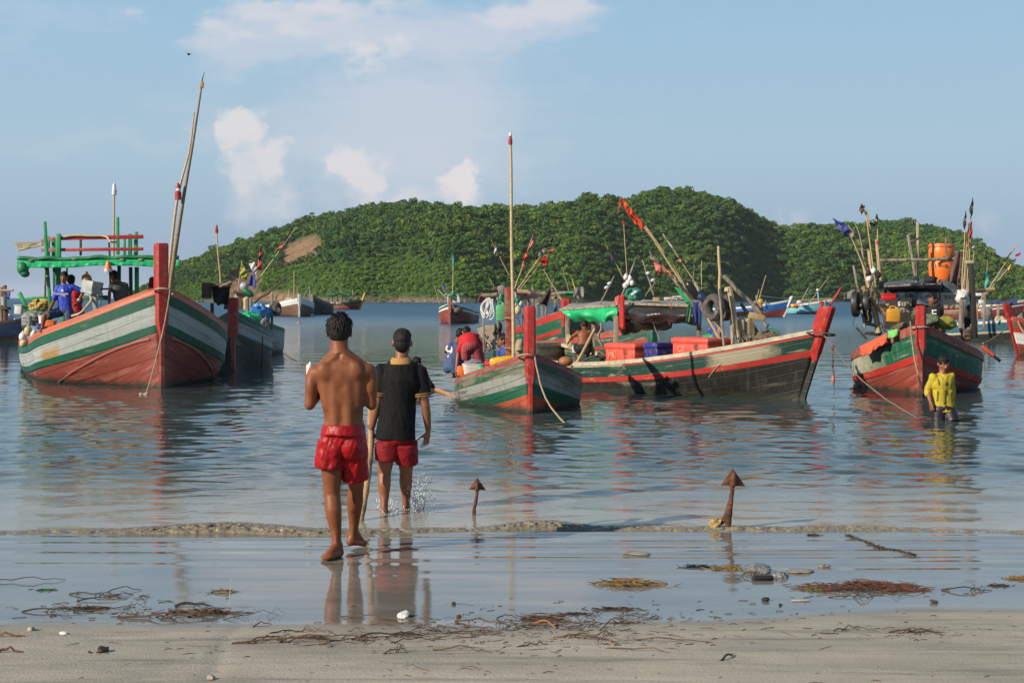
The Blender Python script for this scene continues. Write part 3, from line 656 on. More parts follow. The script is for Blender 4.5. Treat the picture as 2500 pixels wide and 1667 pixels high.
class Boat:
    def __init__(s, name, label, stem, th, Lh, B, sheer, bands, stem_top, stem_w=.26, stem_m=None, capm=None, rails=(), df=3.3, kd=.5, rake=0., group=None,
                 decko=.5, cap_w=.09, stem_t=.28, pw=.75, taper=.25, stem_low=None, bandfn=None, capcols=None, cat='boat', fwd=.0):
        s.sx, s.sy = stem; s.u = Vector((-math.sin(th), math.cos(th), 0)); s.n = Vector((math.cos(th), math.sin(th), 0))
        s.L = Lh; s.B = B/2; s.sh = sheer; s.df = df; s.kd = kd; s.rake = rake; s.pw = pw; s.taper = taper
        c = Vector((s.sx, s.sy, 0))+s.u*Lh*.5
        s.root = thing(name, label, cat, (c.x, c.y, 0), group)
        ds = np.concatenate([[0, .05, .12, .22, .35, .5, .7, .9], np.linspace(1.15, Lh, int(Lh*2.6))])
        T0 = sheer(0)+kd
        bo = sorted(set([b[0] for b in bands]+[T0])); os_ = []
        for a, b in zip(bo[:-1], bo[1:]):
            k = max(1, int((b-a)/.13)); os_ += [a+(b-a)*i/k for i in range(k)]
        os_.append(T0-.001)
        mats = []; [mats.append(b[1]) for b in bands if b[1] not in mats]
        if bandfn: [mats.append(q) for q in bandfn[1] if q not in mats]
        m = MB()
        for sd in (-1, 1):
            vs = [s.pt(d_, sd, o_) for d_ in ds for o_ in os_]; uv = [(d_+ (40 if sd > 0 else 0), s.oe(d_, o_)) for d_ in ds for o_ in os_]
            fs = []; mi = []; no = len(os_)
            for i in range(len(ds)-1):
                for j in range(no-1):
                    q = (i*no+j, (i+1)*no+j, (i+1)*no+j+1, i*no+j+1); fs.append(q if sd > 0 else q[::-1])
                    om = (os_[j]+os_[j+1])/2; mm = [b[1] for b in bands if b[0] <= om][-1]
                    if bandfn:
                        r = bandfn[0]((ds[i]+ds[i+1])/2, om, sd); mm = r or mm
                    mi.append(mats.index(mm))
            m.add(vs, fs, mi, uv)
        tr = [s.pt(Lh, -1, o_) for o_ in os_]+[s.pt(Lh, 1, o_) for o_ in os_[::-1]]
        m.add(tr, [tuple(range(len(tr)))], 0, [(p.x, p.z) for p in tr])
        s.hull = obj('hull', m, mats, s.root, ang=50, solid=.05)
        # cap rail
        for nm, off, hh, pr, mt in [('cap_rail', -.03, .075, cap_w, capm)]+[('rub_rail', *r) for r in rails]:
            if mt is None: continue
            m = MB()
            for sd in (-1, 1):
                dd = [q for q in ds if q > .04 or not nm == 'cap_rail']
                sec = []
                for q in dd:
                    a = s.pt(q, sd, max(off, 0)); b = s.pt(q, sd, max(off, 0)+hh); nn = s.n*sd
                    if nm == 'cap_rail':
                        a = a+Vector((0, 0, .035)); b = a-Vector((0, 0, hh)); inn = nn*(-.11)
                        if s.hb(q, 0) < .13: inn = nn*(-s.hb(q, 0)*.9)
                        sec.append([a+nn*pr*.35, b+nn*pr*.35, b+inn, a+inn])
                    else:
                        bb = b-nn*.01
                        sec.append([a+nn*pr, b+nn*pr, bb-nn*.02, a-nn*.02])
                vs = [p for c_ in sec for p in c_]; k = len(sec)
                uv = [(q, j*.06) for q in dd for j in range(4)]
                fs = [(i*4+j, i*4+(j+1) % 4, (i+1)*4+(j+1) % 4, (i+1)*4+j) for i in range(k-1) for j in range(4)]
                fs += [(3, 2, 1, 0), tuple((k-1)*4+j for j in range(4))]
                m.add(vs, fs if sd < 0 else [f[::-1] for f in fs], 0, uv)
            if nm == 'cap_rail':
                a = s.pt(Lh, -1, 0); b = s.pt(Lh, 1, 0); m.beam(a, b, .12, .08)
            obj(nm, m, mt, s.root, ang=40)
        # stem post
        if stem_m:
            m = MB(); zs = np.linspace(-kd+.1, stem_top, 14); fr = []
            for z in zs:
                c = s.at(-.02-fwd*0, 0, z); c = c-s.u*s.rk(z, 0) if False else s.cl(z)
                w = stem_w*(1 if z > sheer(0)*.6 else .45); f = -s.u
                fr.append([c-s.n*w/2-f*stem_t*.6, c-s.n*w/2+f*stem_t*.25, c-s.n*w*.3+f*stem_t*.42, c+s.n*w*.3+f*stem_t*.42, c+s.n*w/2+f*stem_t*.25, c+s.n*w/2-f*stem_t*.6])
            for q in fr[-1]: pass
            k = len(fr); vs = [p for c_ in fr for p in c_]
            # chamfered crown
            top = [p.copy() for p in fr[-1]]; cc = sum(top, Vector())/6; vs += [cc+(p-cc)*.8+Vector((0, 0, .035)) for p in top]; k += 1
            fs = [(i*6+j, (i+1)*6+j, (i+1)*6+(j+1) % 6, i*6+(j+1) % 6) for i in range(k-1) for j in range(6)]+[tuple((k-1)*6+j for j in range(6))[::-1]]
            uv = [(10+j*.13, z) for z in list(zs)+[stem_top+.03] for j in range(6)]
            mi = [0]*len(fs); mts = [stem_m]
            if stem_low:
                mts.append(stem_low[1]); mi = [1 if i//6 < k-1 and zs[min(i//6, 13)] < stem_low[0] else 0 for i in range(len(fs))]
            m.add(vs, fs, mi, uv); obj('stem_post', m, mts, s.root, ang=30)
        # deck
        if decko:
            m = MB(); dd = [q for q in ds if q > .3]; vs = []
            for q in dd:
                z = s.sh(q)-decko
                for k in range(5):
                    w = s.hb(q, min(decko, .9*(s.sh(q)+s.kd)))*.97; vs.append(s.at(q, w*(k/2-1), z))
            m.add(vs, [(i*5+j, i*5+j+1, (i+1)*5+j+1, (i+1)*5+j) for i in range(len(dd)-1) for j in range(4)]); obj('deck', m, deckm, s.root)
    def rk(s, z, d): return s.rake*max(0, z)/max(.1, s.sh(0))*math.exp(-d/1.2)
    def cl(s, z): return Vector((s.sx, s.sy, z))-s.u*s.rk(z, 0)
    def oe(s, d, o):
        T = s.sh(d)+s.kd; T0 = s.sh(0)+s.kd; a = .55
        if o > .9*T0: return min(o*T/T0, T)
        k = (a+(1-a)*T/T0)*o; w = max(0, (o/T0-.5)/.5); return min(k*(1-w)+w*o*T/T0, T)
    def hb(s, d, o, raw=False):
        T = s.sh(d)+s.kd; v = min(1, max(0, (o if raw else s.oe(d, o))/T)); k = min(1, d/s.df)
        b = s.B*math.sin(min(1, (d+.015)/s.df)*PI/2)**s.pw*(1-s.taper*(max(0, d-s.df)/max(1, s.L-s.df))**2)
        return max(.02, b*(1-v**(1.25+2.6*k))**(1-.45*k))
    def at(s, d, lat, z): return Vector((s.sx, s.sy, 0))+s.u*d+s.n*lat+Vector((0, 0, z))
    def pt(s, d, sd, o):
        oe = s.oe(d, o); z = s.sh(d)-oe; return s.at(d-s.rk(z, d), sd*s.hb(d, o), z)
STEM = lambda px, py: (lambda g: (g.x, g.y))(G(px, py))
h_greenD = hullmat('hull_green_patched', (.005, .042, .030), wear=(.30, .27, .19), wamt=.28, wscale=2.2, streak=(.02, .06, .04)); add_patch(h_greenD, (.33, .29, .20), 0.5, 1.4, .3, amp=1.0, sc=3.5)
h_greenE = hullmat('hull_green_faded', (.006, .095, .05), wear=(.26, .24, .16), wamt=.25, streak=(.12, .2, .12)); add_patch(h_greenE, (.40, .38, .28), 1.0, 6, .2, amp=.3, sc=4)
h_whiteA = hullmat('hull_grey_stained', (.36, .39, .37), wear=(.22, .23, .21), wamt=.25, streak=(.24, .26, .25)); add_patch(h_whiteA, (.36, .22, .07), 2.05, 2.75, .35, .42, .85, amp=.7, sc=3)
# boat A: large boat at left
bA = Boat('fishing_boat', 'large high-bowed boat at left with white, green and brick red bands and a green canopy', (-6.9, 28.0), math.radians(25), 10.8, 4.0,
          lambda d: .66+1.30*math.exp(-d/2.3), [(0, h_orange), (.10, h_green), (.30, h_whiteA), (.72, h_green), (.86, h_redb)], 2.82, .245, red_p, h_orange,
          rails=[(.12, .20, .045, h_green), (.70, .15, .05, h_green), (1.22, .10, .045, h_redb)], df=3.4, kd=.55, stem_low=(.83, h_redb), decko=.55)
for sd in (-1, 1):
    pts = [bA.at(d, sd*(bA.hb(d, bA.sh(d)-z, raw=True)+.005), z) for d, z in ((.12, .97), (.35, .90), (.7, .77), (1.05, .62), (1.4, .466), (1.9, .27), (2.5, .06), (2.9, -.06))]; pts = sm0(pts); m = MB(); m.tube(pts, .042, 10); obj('chine_rail', m, h_redc, bA.root, ang=60)
# boat C: middle small boat
bC = Boat('fishing_boat', 'small worn boat in the middle, its crew bending over a white basket', (.285, 22.0), math.radians(5), 5.8, 2.05,
          lambda d: .21+.67*math.exp(-d/1.5), [(0, h_redw), (.07, h_green_w), (.21, h_greyw), (.42, h_green), (.60, h_redo)], 1.62, .165, red_p, red_dk,
          rails=[(.10, .09, .03, h_green_w), (.44, .12, .03, h_green)], df=1.9, kd=.4, stem_low=(.0, h_redo), decko=.34, rake=-.04, cap_w=.07)
# boat D: long boat side-on
def bandD(d, o, sd):
    if .03 < o < .085 and d < 3.2: return h_red
    return None
bD = Boat('fishing_boat', 'long side-on boat with cream rail and black bottom under a green and black awning', (5.02, 24.8), math.radians(36), 7.9, 2.5,
          lambda d: .36+.86*math.exp(-d/2.4)+.031*max(0, d-4.5)**2, [(0, h_cream), (.085, h_greenD), (.33, h_red), (.44, h_black)], 1.60, .17, red_p, M('cream_rope_rail', (.48, .41, .30), .8, .3, 9, bump=.6, bscale=30),
          rails=[(.34, .10, .035, h_red)], df=3.0, kd=.45, rake=.50, bandfn=(bandD, [h_cream, h_red]), decko=.38, pw=.8, stem_low=(.62, h_black), stem_t=.27, cap_w=.12)
# boat E: right boat facing
bE = Boat('fishing_boat', 'bow-on boat at right with an orange drum standing on its cabin roof', (7.5, 26.1), math.radians(-14), 8.6, 2.45,
          lambda d: .50+.76*math.exp(-d/1.35), [(0, h_red), (.10, h_greenE), (.52, h_red), (.64, h_redb)], 1.60, .19, red_p, red_dk,
          rails=[(.02, .12, .05, red_dk), (.53, .13, .05, h_red)], df=2.3, kd=.45, stem_low=(.85, h_redb), decko=.42,
          bandfn=(lambda d, o, sd: None, []))
# boat B: behind boat A
bB = Boat('fishing_boat', 'dark boat with an orange-red stem lying close behind the big left boat', ((569-CX)/F*34.7, 34.7), math.radians(10), 9.0, 1.9,
          lambda d: .62+.80*math.exp(-d/2.4), [(0, h_green), (.22, h_white), (.48, h_green), (.56, h_black)], 1.75, .26, red_p, green_dk,
          rails=[(.22, .06, .04, h_white), (.48, .07, .04, h_green)], df=3.2, stem_low=(1.0, h_redo), decko=.5)
bB2 = Boat('fishing_boat', 'grey hulled boat with two old tyres on its post, astern of the dark boat', ((632-CX)/F*44.0, 44.0), math.radians(10), 5.5, 1.6,
          lambda d: .60+.45*math.exp(-d/1.8), [(0, h_green), (.12, h_white), (.75, h_brown)], 1.3, .22, wood, green_dk, df=2.4, decko=.5)
# boat F: red and green bow seen behind the long boat's awning
bF = Boat('fishing_boat', 'green and red banded boat moored behind the small middle boat', ((1382-CX)/F*36, 36), math.radians(4), 7.0, 2.6,
          lambda d: .62+.82*math.exp(-d/2.2), [(0, h_red), (.16, h_green), (.42, h_red), (.52, h_green_k)], 1.72, .24, red_p, red_dk,
          rails=[(.0, .12, .04, h_red), (.42, .08, .04, h_red)], df=3., decko=.5, stem_low=(1.0, h_green_k))
# boat F2: second green bow right of it, half hidden
bF2 = Boat('fishing_boat', 'dark green boat with a red rail glimpsed under the black awning', ((1592-CX)/F*33, 33), math.radians(24), 5.0, 2.2,
          lambda d: .55+.62*math.exp(-d/2.2), [(0, h_red), (.12, h_green_k), (.30, h_red), (.38, h_green_k)], 1.25, .2, green_dk, red_dk, df=3., decko=.4)
# boat G: blue and light green
bG = Boat('fishing_boat', 'blue boat with a bright green upper band seen beyond the crates', ((1748-CX)/F*31, 31), math.radians(32), 4.6, 1.7,
          lambda d: .38+.62*math.exp(-d/1.4), [(0, h_lgreen), (.22, h_blue), (.9, h_redb)], 1.1, .16, blue_pl, green_p, df=2., decko=.3)
# distant boats
bW = Boat('fishing_boat', 'far white-topped brown boat anchored below the landslip', STEM(731, 773), math.radians(22), 9, 4.4,
          lambda d: .9+.85*math.exp(-d/2.5), [(0, h_ltwhite), (.5, h_brown)], 2.1, .3, white_p, white_p, df=3.6, decko=.5, group=None)
bW2 = Boat('fishing_boat', 'dark far boat tucked behind the white-topped one', ((762-CX)/F*147, 147), math.radians(-10), 5, 2.0,
          lambda d: .9+1.1*math.exp(-d/2.5), [(0, h_brown), (.3, h_black)], 2.1, .3, wood, wood, df=3.6, decko=.5)
bY = Boat('fishing_boat', 'far small boat with green awning and yellow stem near the opposite shore', ((878-CX)/F*215, 215), math.radians(62), 6.6, 2.6,
          lambda d: .75+.95*math.exp(-d/2.2), [(0, h_ochre), (.22, h_green), (.5, h_redb)], 2.5, .3, M('yellow_stem_paint', (.55, .32, .05), .6), h_ochre and wood_tan, df=3., rake=.7, decko=.4)
bT = Boat('fishing_boat', 'far boat with small white wheelhouse and dark red bow, left of the middle boat', ((1099-CX)/F*98, 98), math.radians(-8), 7, 2.3,
          lambda d: .75+.6*math.exp(-d/2.), [(0, h_green), (.18, h_ltwhite), (.3, h_redb)], 1.7, .25, h_redb and red_dk, white_p, df=2.2, decko=.35)
bU = Boat('fishing_boat', 'far blue over brown boat beside the light blue one', ((1912-CX)/F*132, 132), math.radians(66), 6.5, 2.4,
          lambda d: .7+.9*math.exp(-d/2.5), [(0, h_ltwhite), (.14, h_blue), (.75, h_redb)], 1.9, .25, white_p, white_p, df=3., rake=.7, decko=.4)
bU2 = Boat('fishing_boat', 'far light blue boat with raked red stem post', ((2012-CX)/F*155, 155), math.radians(66), 8.0, 2.6,
          lambda d: .8+.85*math.exp(-d/2.5), [(0, h_ltwhite), (.25, h_brown), (.36, h_cyan), (1.1, h_redb)], 2.9, .3, red_p, white_p, df=3., rake=1.1, decko=.4)
bR1 = Boat('fishing_boat', 'red and white striped boat near the right edge under a navy awning', ((2488-CX)/F*118, 118), math.radians(72), 8.5, 2.6,
          lambda d: .95+.7*math.exp(-d/2.5), [(0, h_ltwhite), (.18, h_red), (.34, h_ltwhite), (.5, h_redb)], 2.4, .25, red_p, white_p, df=3., rake=.6, decko=.4)
bR2 = Boat('fishing_boat', 'low teal and cream boat with a black bottom at the right', ((2492-CX)/F*57, 57), math.radians(36), 3.8, 1.9,
          lambda d: .62+.3*math.exp(-d/2.), [(0, h_cream), (.07, h_teal), (.40, h_cream), (.48, h_black)], 1.2, .2, wood, h_cream and white_p, df=2.4, decko=.3)
bR3 = Boat('fishing_boat', 'white and brick red boat with leaning red stem cut by the right edge', ((2488-CX)/F*44, 44), math.radians(-68), 7.5, 2.0,
          lambda d: .78+.40*math.exp(-d/1.6), [(0, h_red), (.1, h_brown), (.3, h_red), (.45, h_ltwhite), (.8, h_redb)], 1.58, .13, red_p, red_dk, df=2.4, stem_t=.2, rake=.4, decko=.4)
bL = Boat('fishing_boat', 'dark blue boat with wooden gallows cut by the left edge', ((58-CX)/F*58, 58), math.radians(68), 8, 2.4,
          lambda d: .55+.35*math.exp(-d/2.), [(0, wood_d and h_black), (.12, h_navy), (.6, h_black)], 1.0, .2, wood_d, wood_d, df=2.6, decko=.3)
# ================================================================ people
skin_a = M('skin_tan_wet', (.215, .070, .027),   .5, .2, 7, bump=.12, bscale=140, spec=.36, coat=.0, sss=.05)
skin_b = M('skin_brown', (.25, .095, .045), .5, .12, 8, bump=.05, bscale=160, sss=.05)
hairm = M('black_hair', (.008, .006, .005), .55, .3, 40, spec=.35, bump=.6, bscale=90, stretch=(1, 1, .3))
eye_w = M('eye_white', (.32, .26, .22), .4, .05); eye_k = M('eye_dark', (.02, .012, .01), .2, .05); lipm = M('lip', (.22, .06, .05), .5, .1)
def cloth(name, col, rough=.75, **k): return M(name, col, rough, k.pop('var', .12), k.pop('scale', 5), bump=k.pop('bump', .25), bscale=k.pop('bscale', 60), **k)
def bake(name, mb, mat, parent, voxel=.01, smooth=3, disp=None, fac=.5, region=None, rit=30):
    base = wloc(parent)
    me = bpy.data.meshes.new(name); me.from_pydata([tuple(v-base) for v in mb.v], [], mb.f)
    o = bpy.data.objects.new(name, me); COL.objects.link(o)
    r = o.modifiers.new('r', 'REMESH'); r.mode = 'VOXEL'; r.voxel_size = voxel; r.adaptivity = 0
    s = o.modifiers.new('s', 'SMOOTH'); s.factor = fac; s.iterations = smooth
    dg = bpy.context.evaluated_depsgraph_get(); me2 = bpy.data.meshes.new_from_object(o.evaluated_get(dg)); o.modifiers.clear(); o.data = me2; bpy.data.meshes.remove(me)
    if region:
        vg = o.vertex_groups.new(name='g'); c = np.zeros(len(me2.vertices)*3); me2.vertices.foreach_get('co', c); c = c.reshape(-1, 3)+np.array(base); w = region(c)
        for lv in (.25, .5, .75, 1.): vg.add(np.nonzero((w > lv-.125) & (w <= lv+.125))[0].tolist(), lv, 'REPLACE')
        s = o.modifiers.new('s', 'SMOOTH'); s.factor = .6; s.iterations = rit; s.vertex_group = 'g'; dg = bpy.context.evaluated_depsgraph_get(); me3 = bpy.data.meshes.new_from_object(o.evaluated_get(dg)); o.modifiers.clear(); o.data = me3; bpy.data.meshes.remove(me2); me2 = me3; o.vertex_groups.clear()
    me2.name = name
    if disp:
        n = len(me2.vertices); c = np.zeros(n*3); me2.vertices.foreach_get('co', c); c = c.reshape(-1, 3); nn = np.zeros(n*3); me2.vertices.foreach_get('normal', nn); nn = nn.reshape(-1, 3)
        c = c+nn*disp(c+np.array(base), nn)[:, None]; me2.vertices.foreach_set('co', c.ravel())
    me2.materials.clear(); [me2.materials.append(q) for q in (mat if isinstance(mat, list) else [mat])]
    me2.polygons.foreach_set('use_smooth', [True]*len(me2.polygons)); me2.update(); o.parent = parent
    return o
def frame(d, up):
    d = Vector(d).normalized(); u = Vector(up); u = (u-d*u.dot(d)).normalized(); r = d.cross(u).normalized()
    return r, d, u      # right, forward, up
def rotm(r, f, u): return Matrix((r, f, u)).transposed()
def hand(m, w, d, pn, s=1., curl=.35, thumb=1, spread=.18, fr=.0085):
    """w wrist, d direction to fingertips, pn palm normal, thumb side +-1 along d x pn"""
    d = Vector(d).normalized(); pn = Vector(pn); pn = (pn-d*pn.dot(d)).normalized(); sd = d.cross(pn)*thumb
    c = Vector(w)
    m.cap(c, c+d*.045*s, .022*s, .024*s, 10)
    for k, q in enumerate((-.030, -.010, .010, .030)):
        m.cap(c+d*.02*s+sd*q*.6*s, c+d*.085*s+sd*q*s, .0145*s, .0125*s, 10)
    for k, (q, ln) in enumerate(((-.033, .058), (-.011, .074), (.011, .080), (.032, .070))):
        p = c+d*.088*s+sd*q*s; a = (k-1.5)*spread*.5; dd = (d*math.cos(a)+sd*math.sin(a)).normalized(); cu = curl*(1.15-.1*k)
        r0 = fr*s*1.08
        for seg in range(3):
            L_ = ln*s*(.42, .32, .26)[seg]; e = p+dd*L_; m.cap(p, e, r0, r0*.93, 8); p = e; r0 *= .93
            dd = (dd*math.cos(cu)+pn*math.sin(cu)).normalized()
    p = c+d*.03*s+sd*.022*s+pn*.006*s; dd = (d*.62+sd*.62+pn*.35).normalized(); r0 = fr*1.3*s
    for L_ in (.036, .030, .024):
        e = p+dd*L_*s; m.cap(p, e, r0*1.05, r0*.95, 8); p = e; r0 *= .92; dd = (dd+d*.25+pn*curl*.5).normalized()
def foot(m, ank, toe, s=1., lift=0):
    ank = Vector(ank); toe = Vector(toe); d = toe-ank; d.z = 0; L_ = d.length; d.normalize(); sd = Vector((d.y, -d.x, 0)); up = Vector((0, 0, 1))
    heel = ank-d*.035*s-up*.055*s
    m.cap(ank, heel+d*.01, .036*s, .034*s); m.cap(heel+d*.02, toe-d*.05*s, .032*s, .026*s); m.cap(ank+d*.02-up*.01, toe-d*.06*s+up*.01, .034*s, .024*s)
    m.cap(heel+sd*.012*s+d*.02*s, toe-d*.06*s+sd*.028*s-up*.004, .026*s, .023*s); m.cap(heel-sd*.01*s+d*.02, toe-d*.05*s-sd*.024*s, .026*s, .023*s)
    for k in range(5):
        q = (k-2)*.019*s; b = toe-d*(.045+.008*abs(k-1))*s+sd*q; m.cap(b, b+d*(.045-.006*abs(k-1))*s-up*.004, .0125*s if k != 0 else .016*s, .011*s, 8)
def head(root, m, c, fwd, up=(0, 0, 1), s=1., hair='short', face=True, hm=hairm, sk=None, mouth_open=0., vox=.008, seed=1):
    """c centre of the skull; adds to body mesh m and makes hair / eyes children"""
    r, f, u = frame(fwd, up); R = rotm(r, f, u); c = Vector(c)
    T = lambda x, y, z: c+(r*x+f*y+u*z)*s
    m.ell(T(0, -.012, .025), (.074*s, .092*s, .088*s), R); m.ell(T(0, .03, -.03), (.060*s, .060*s, .075*s), R)
    m.ell(T(0, .040, -.075), (.042*s, .045*s, .036*s), R); m.cap(T(-.045, .005, -.06), T(-.018, .07, -.085), .022*s, .018*s); m.cap(T(.045, .005, -.06), T(.018, .07, -.085), .022*s, .018*s)
    m.cap(T(0, .082, .008), T(0, .100, -.026), .009*s, .0135*s, 8); m.cap(T(-.012, .09, -.03), T(.012, .09, -.03), .010*s, .010*s, 8)
    m.cap(T(-.045, .068, .03), T(.045, .068, .03), .016*s, .016*s, 8)
    for q in (-1, 1):
        m.cap(T(q*.040, .062, -.018), T(q*.052, .03, -.03), .02*s, .02*s, 8)
        m.ell(T(q*.080, -.008, -.008), (.010*s, .020*s, .032*s), R @ Matrix.Rotation(q*.35, 3, 'Z'))
    m.cap(T(-.018, .082, -.052), T(.018, .082, -.052), .0105*s, .0105*s, 8); m.cap(T(-.014, .080, -.066), T(.014, .080, -.066), .010*s, .010*s, 8)
    extra = []
    if face:
        for q in (-1, 1):
            e = MB(); e.ell(T(q*.030, .0815, .006), (.012*s, .006*s, .0045*s), R); e.ell(T(q*.030, .0885, .006), (.0042*s, .003*s, .0042*s), R, 10, 6, mi=1); extra.append(('eye', e, [eye_w, eye_k]))
            e = MB(); e.cap(T(q*.014, .088, .026), T(q*.046, .078, .028), .0024*s, .0018*s, 6); extra.append(('eyebrow', e, eye_k))
        e = MB(); e.ell(T(0, .0915, -.059), (.019*s, .006*s, (.0045+.012*mouth_open)*s), R)
        extra.append(('mouth', e, lipm if mouth_open < .3 else eye_k))
    for nm, e, mt in extra: obj(nm, e, mt, root)
    if hair:
        h = MB(); rr = random.Random(seed)
        if hair == 'crop':
            h.ell(T(0, -.017, .032), (.0768*s, .0905*s, .0860*s), R); h.ell(T(0, -.040, -.008), (.0690*s, .0620*s, .082*s), R)
            th = .0
        else:
            h.ell(T(0, -.012, .040), (.085*s, .098*s, .092*s), R); h.ell(T(0, -.04, .005), (.079*s, .070*s, .082*s), R)
            h.ell(T(0, .045, .085), (.062*s, .04*s, .03*s), R)
        if hair in ('tousled', 'short', 'crop'):
            nT = 300 if hair == 'tousled' else 150
            for k in range(nT):
                a = rr.uniform(0, 2*PI); b = rr.uniform(-.25, 1.45) if hair == 'tousled' else rr.uniform(.1, 1.45)
                d = Vector((math.cos(a)*math.cos(b), math.sin(a)*math.cos(b), math.sin(b)))
                if d.y > .35 and b < .75: continue
                hk = .955 if hair == 'crop' else 1; p = T(d.x*.080*hk, -.014+d.y*.092*hk, .036*hk+d.z*.088*hk)
                tg = Vector((d.x*d.z, d.y*d.z, -(d.x*d.x+d.y*d.y)))
                sw = tg*1.3+Vector((rr.uniform(-.35, .35), rr.uniform(-.35, .35), rr.uniform(-.2, .2)))
                if b > 1.0 and rr.random() < .6: sw = Vector((rr.uniform(-.6, .6), rr.uniform(-.6, .6), .5))
                q = d*.22+sw; q = (r*q.x+f*q.y+u*q.z).normalized(); ln = (rr.uniform(.025, .05) if hair == 'tousled' else rr.uniform(.01, .022) if hair == 'short' else rr.uniform(.004, .009))*s
                h.tube([p-q*.012*s, p+q*ln*.5, p+q*ln+Vector((0, 0, -ln*.25))], [.0085*s, .0065*s, .0012*s], 5)
            obj('hair', h, hm, root, ang=60)
        else: obj('hair', h, hm, root, ang=80)
    return T
def limb(m, a, b, c, r, w=14):
    """two-bone limb with swelling muscle; r = radii (top, upper belly, joint, lower belly, end)"""
    a, b, c = Vector(a), Vector(b), Vector(c)
    m.tube(sm([a, a.lerp(b, .35), a.lerp(b, .8), b, b.lerp(c, .28), b.lerp(c, .65), c]), smr([r[0], r[1], (r[1]+r[2]*2)/3, r[2], r[3], (r[3]+r[4])/2, r[4]]), w)
    m.ell(a, r[0]); m.ell(c, r[4])
def sm(pts, n=3):
    pts = [Vector(p) for p in pts]; o = []
    for i in range(len(pts)-1):
        p0 = pts[max(i-1, 0)]; p1 = pts[i]; p2 = pts[i+1]; p3 = pts[min(i+2, len(pts)-1)]
        for k in range(n):
            t = k/n; o.append(.5*((2*p1)+(-p0+p2)*t+(2*p0-5*p1+4*p2-p3)*t*t+(-p0+3*p1-3*p2+p3)*t**3))
    return o+[pts[-1]]
def smr(r, n=3):
    o = []
    for i in range(len(r)-1): o += [r[i]+(r[i+1]-r[i])*k/n for k in range(n)]
    return o+[r[-1]]
def torso(m, J, s, R, k=1.):
    """chest, waist, pelvis masses"""
    nk, ch, wa, pe = J['neck'], J['chest'], J['waist'], J['pelvis']; r, f, u = R; Rm = rotm(r, f, u)
    Rp = J.get('Rp', R); Rpm = rotm(*Rp)
    m.ell(ch+u*.01*s, (.158*s*k, .105*s, .155*s), Rm); m.ell(ch-u*.08*s, (.148*s*k, .098*s, .15*s), Rm)
    m.ell(wa, (.132*s*k, .092*s, .13*s), Rm); m.ell(pe, (.150*s*k, .108*s, .105*s), Rpm)
    m.cap(ch.lerp(wa, .3)-r*.05*s, pe.lerp(wa, .4)-r*.06*s, .10*s, .09*s); m.cap(ch.lerp(wa, .3)+r*.05*s, pe.lerp(wa, .4)+r*.06*s, .10*s, .09*s)
    for q in (-1, 1):
        S = J['shL'] if q < 0 else J['shR']
        m.cap(nk-u*.02*s, S+u*.015*s-(S-nk)*.12, .05*s, .042*s); m.ell(S, .056*s); m.cap(S, ch+r*q*.09*s+f*.02*s, .055*s, .09*s)
    m.cap(nk-u*.04*s, J['head']-u*.05*s-f*.012*s, .056*s, .052*s)
def wrinkle(seed, amp, fr=14, az=1., tense=1.3):
    def fn(c, n):
        x = c[:, 0]*fr+c[:, 1]*fr*.8; z = c[:, 2]*fr*az
        a = fbm(x, z, seed, 3); b = fbm(x*.8+z*tense, z*1.1-x*.5, seed+1, 3)
        return amp*((1-np.abs(a)*1.6)*.5+(1-np.abs(b)*1.8)*.5-.3)
    return fn
def decal(T, pts_polys, off, mat, name, parent):
    m = MB()
    for poly in pts_polys: m.add([T(*p) for p in poly], [tuple(range(len(poly)))])
    return obj(name, m, mat, parent, smooth=False, solid=.004)
def text3(name, txt, size, R, loc, mat, parent, ext=.002, align='CENTER'):
    cu = bpy.data.curves.new(name, 'FONT'); cu.body = txt; cu.size = size; cu.extrude = ext; cu.align_x = align; cu.align_y = 'CENTER'
    t = bpy.data.objects.new(name, cu); COL.objects.link(t); dg = bpy.context.evaluated_depsgraph_get(); bpy.context.view_layer.update()
    me = bpy.data.meshes.new_from_object(t.evaluated_get(dg)); bpy.data.objects.remove(t); bpy.data.curves.remove(cu)
    base = wloc(parent); Rr = rotm(*R)      # columns: right, up(local y), out(local z)
    me.transform(Matrix.Translation(Vector(loc)-base) @ Rr.to_4x4()); me.materials.clear(); me.materials.append(mat)
    o = bpy.data.objects.new(name, me); COL.objects.link(o); o.parent = parent; return o

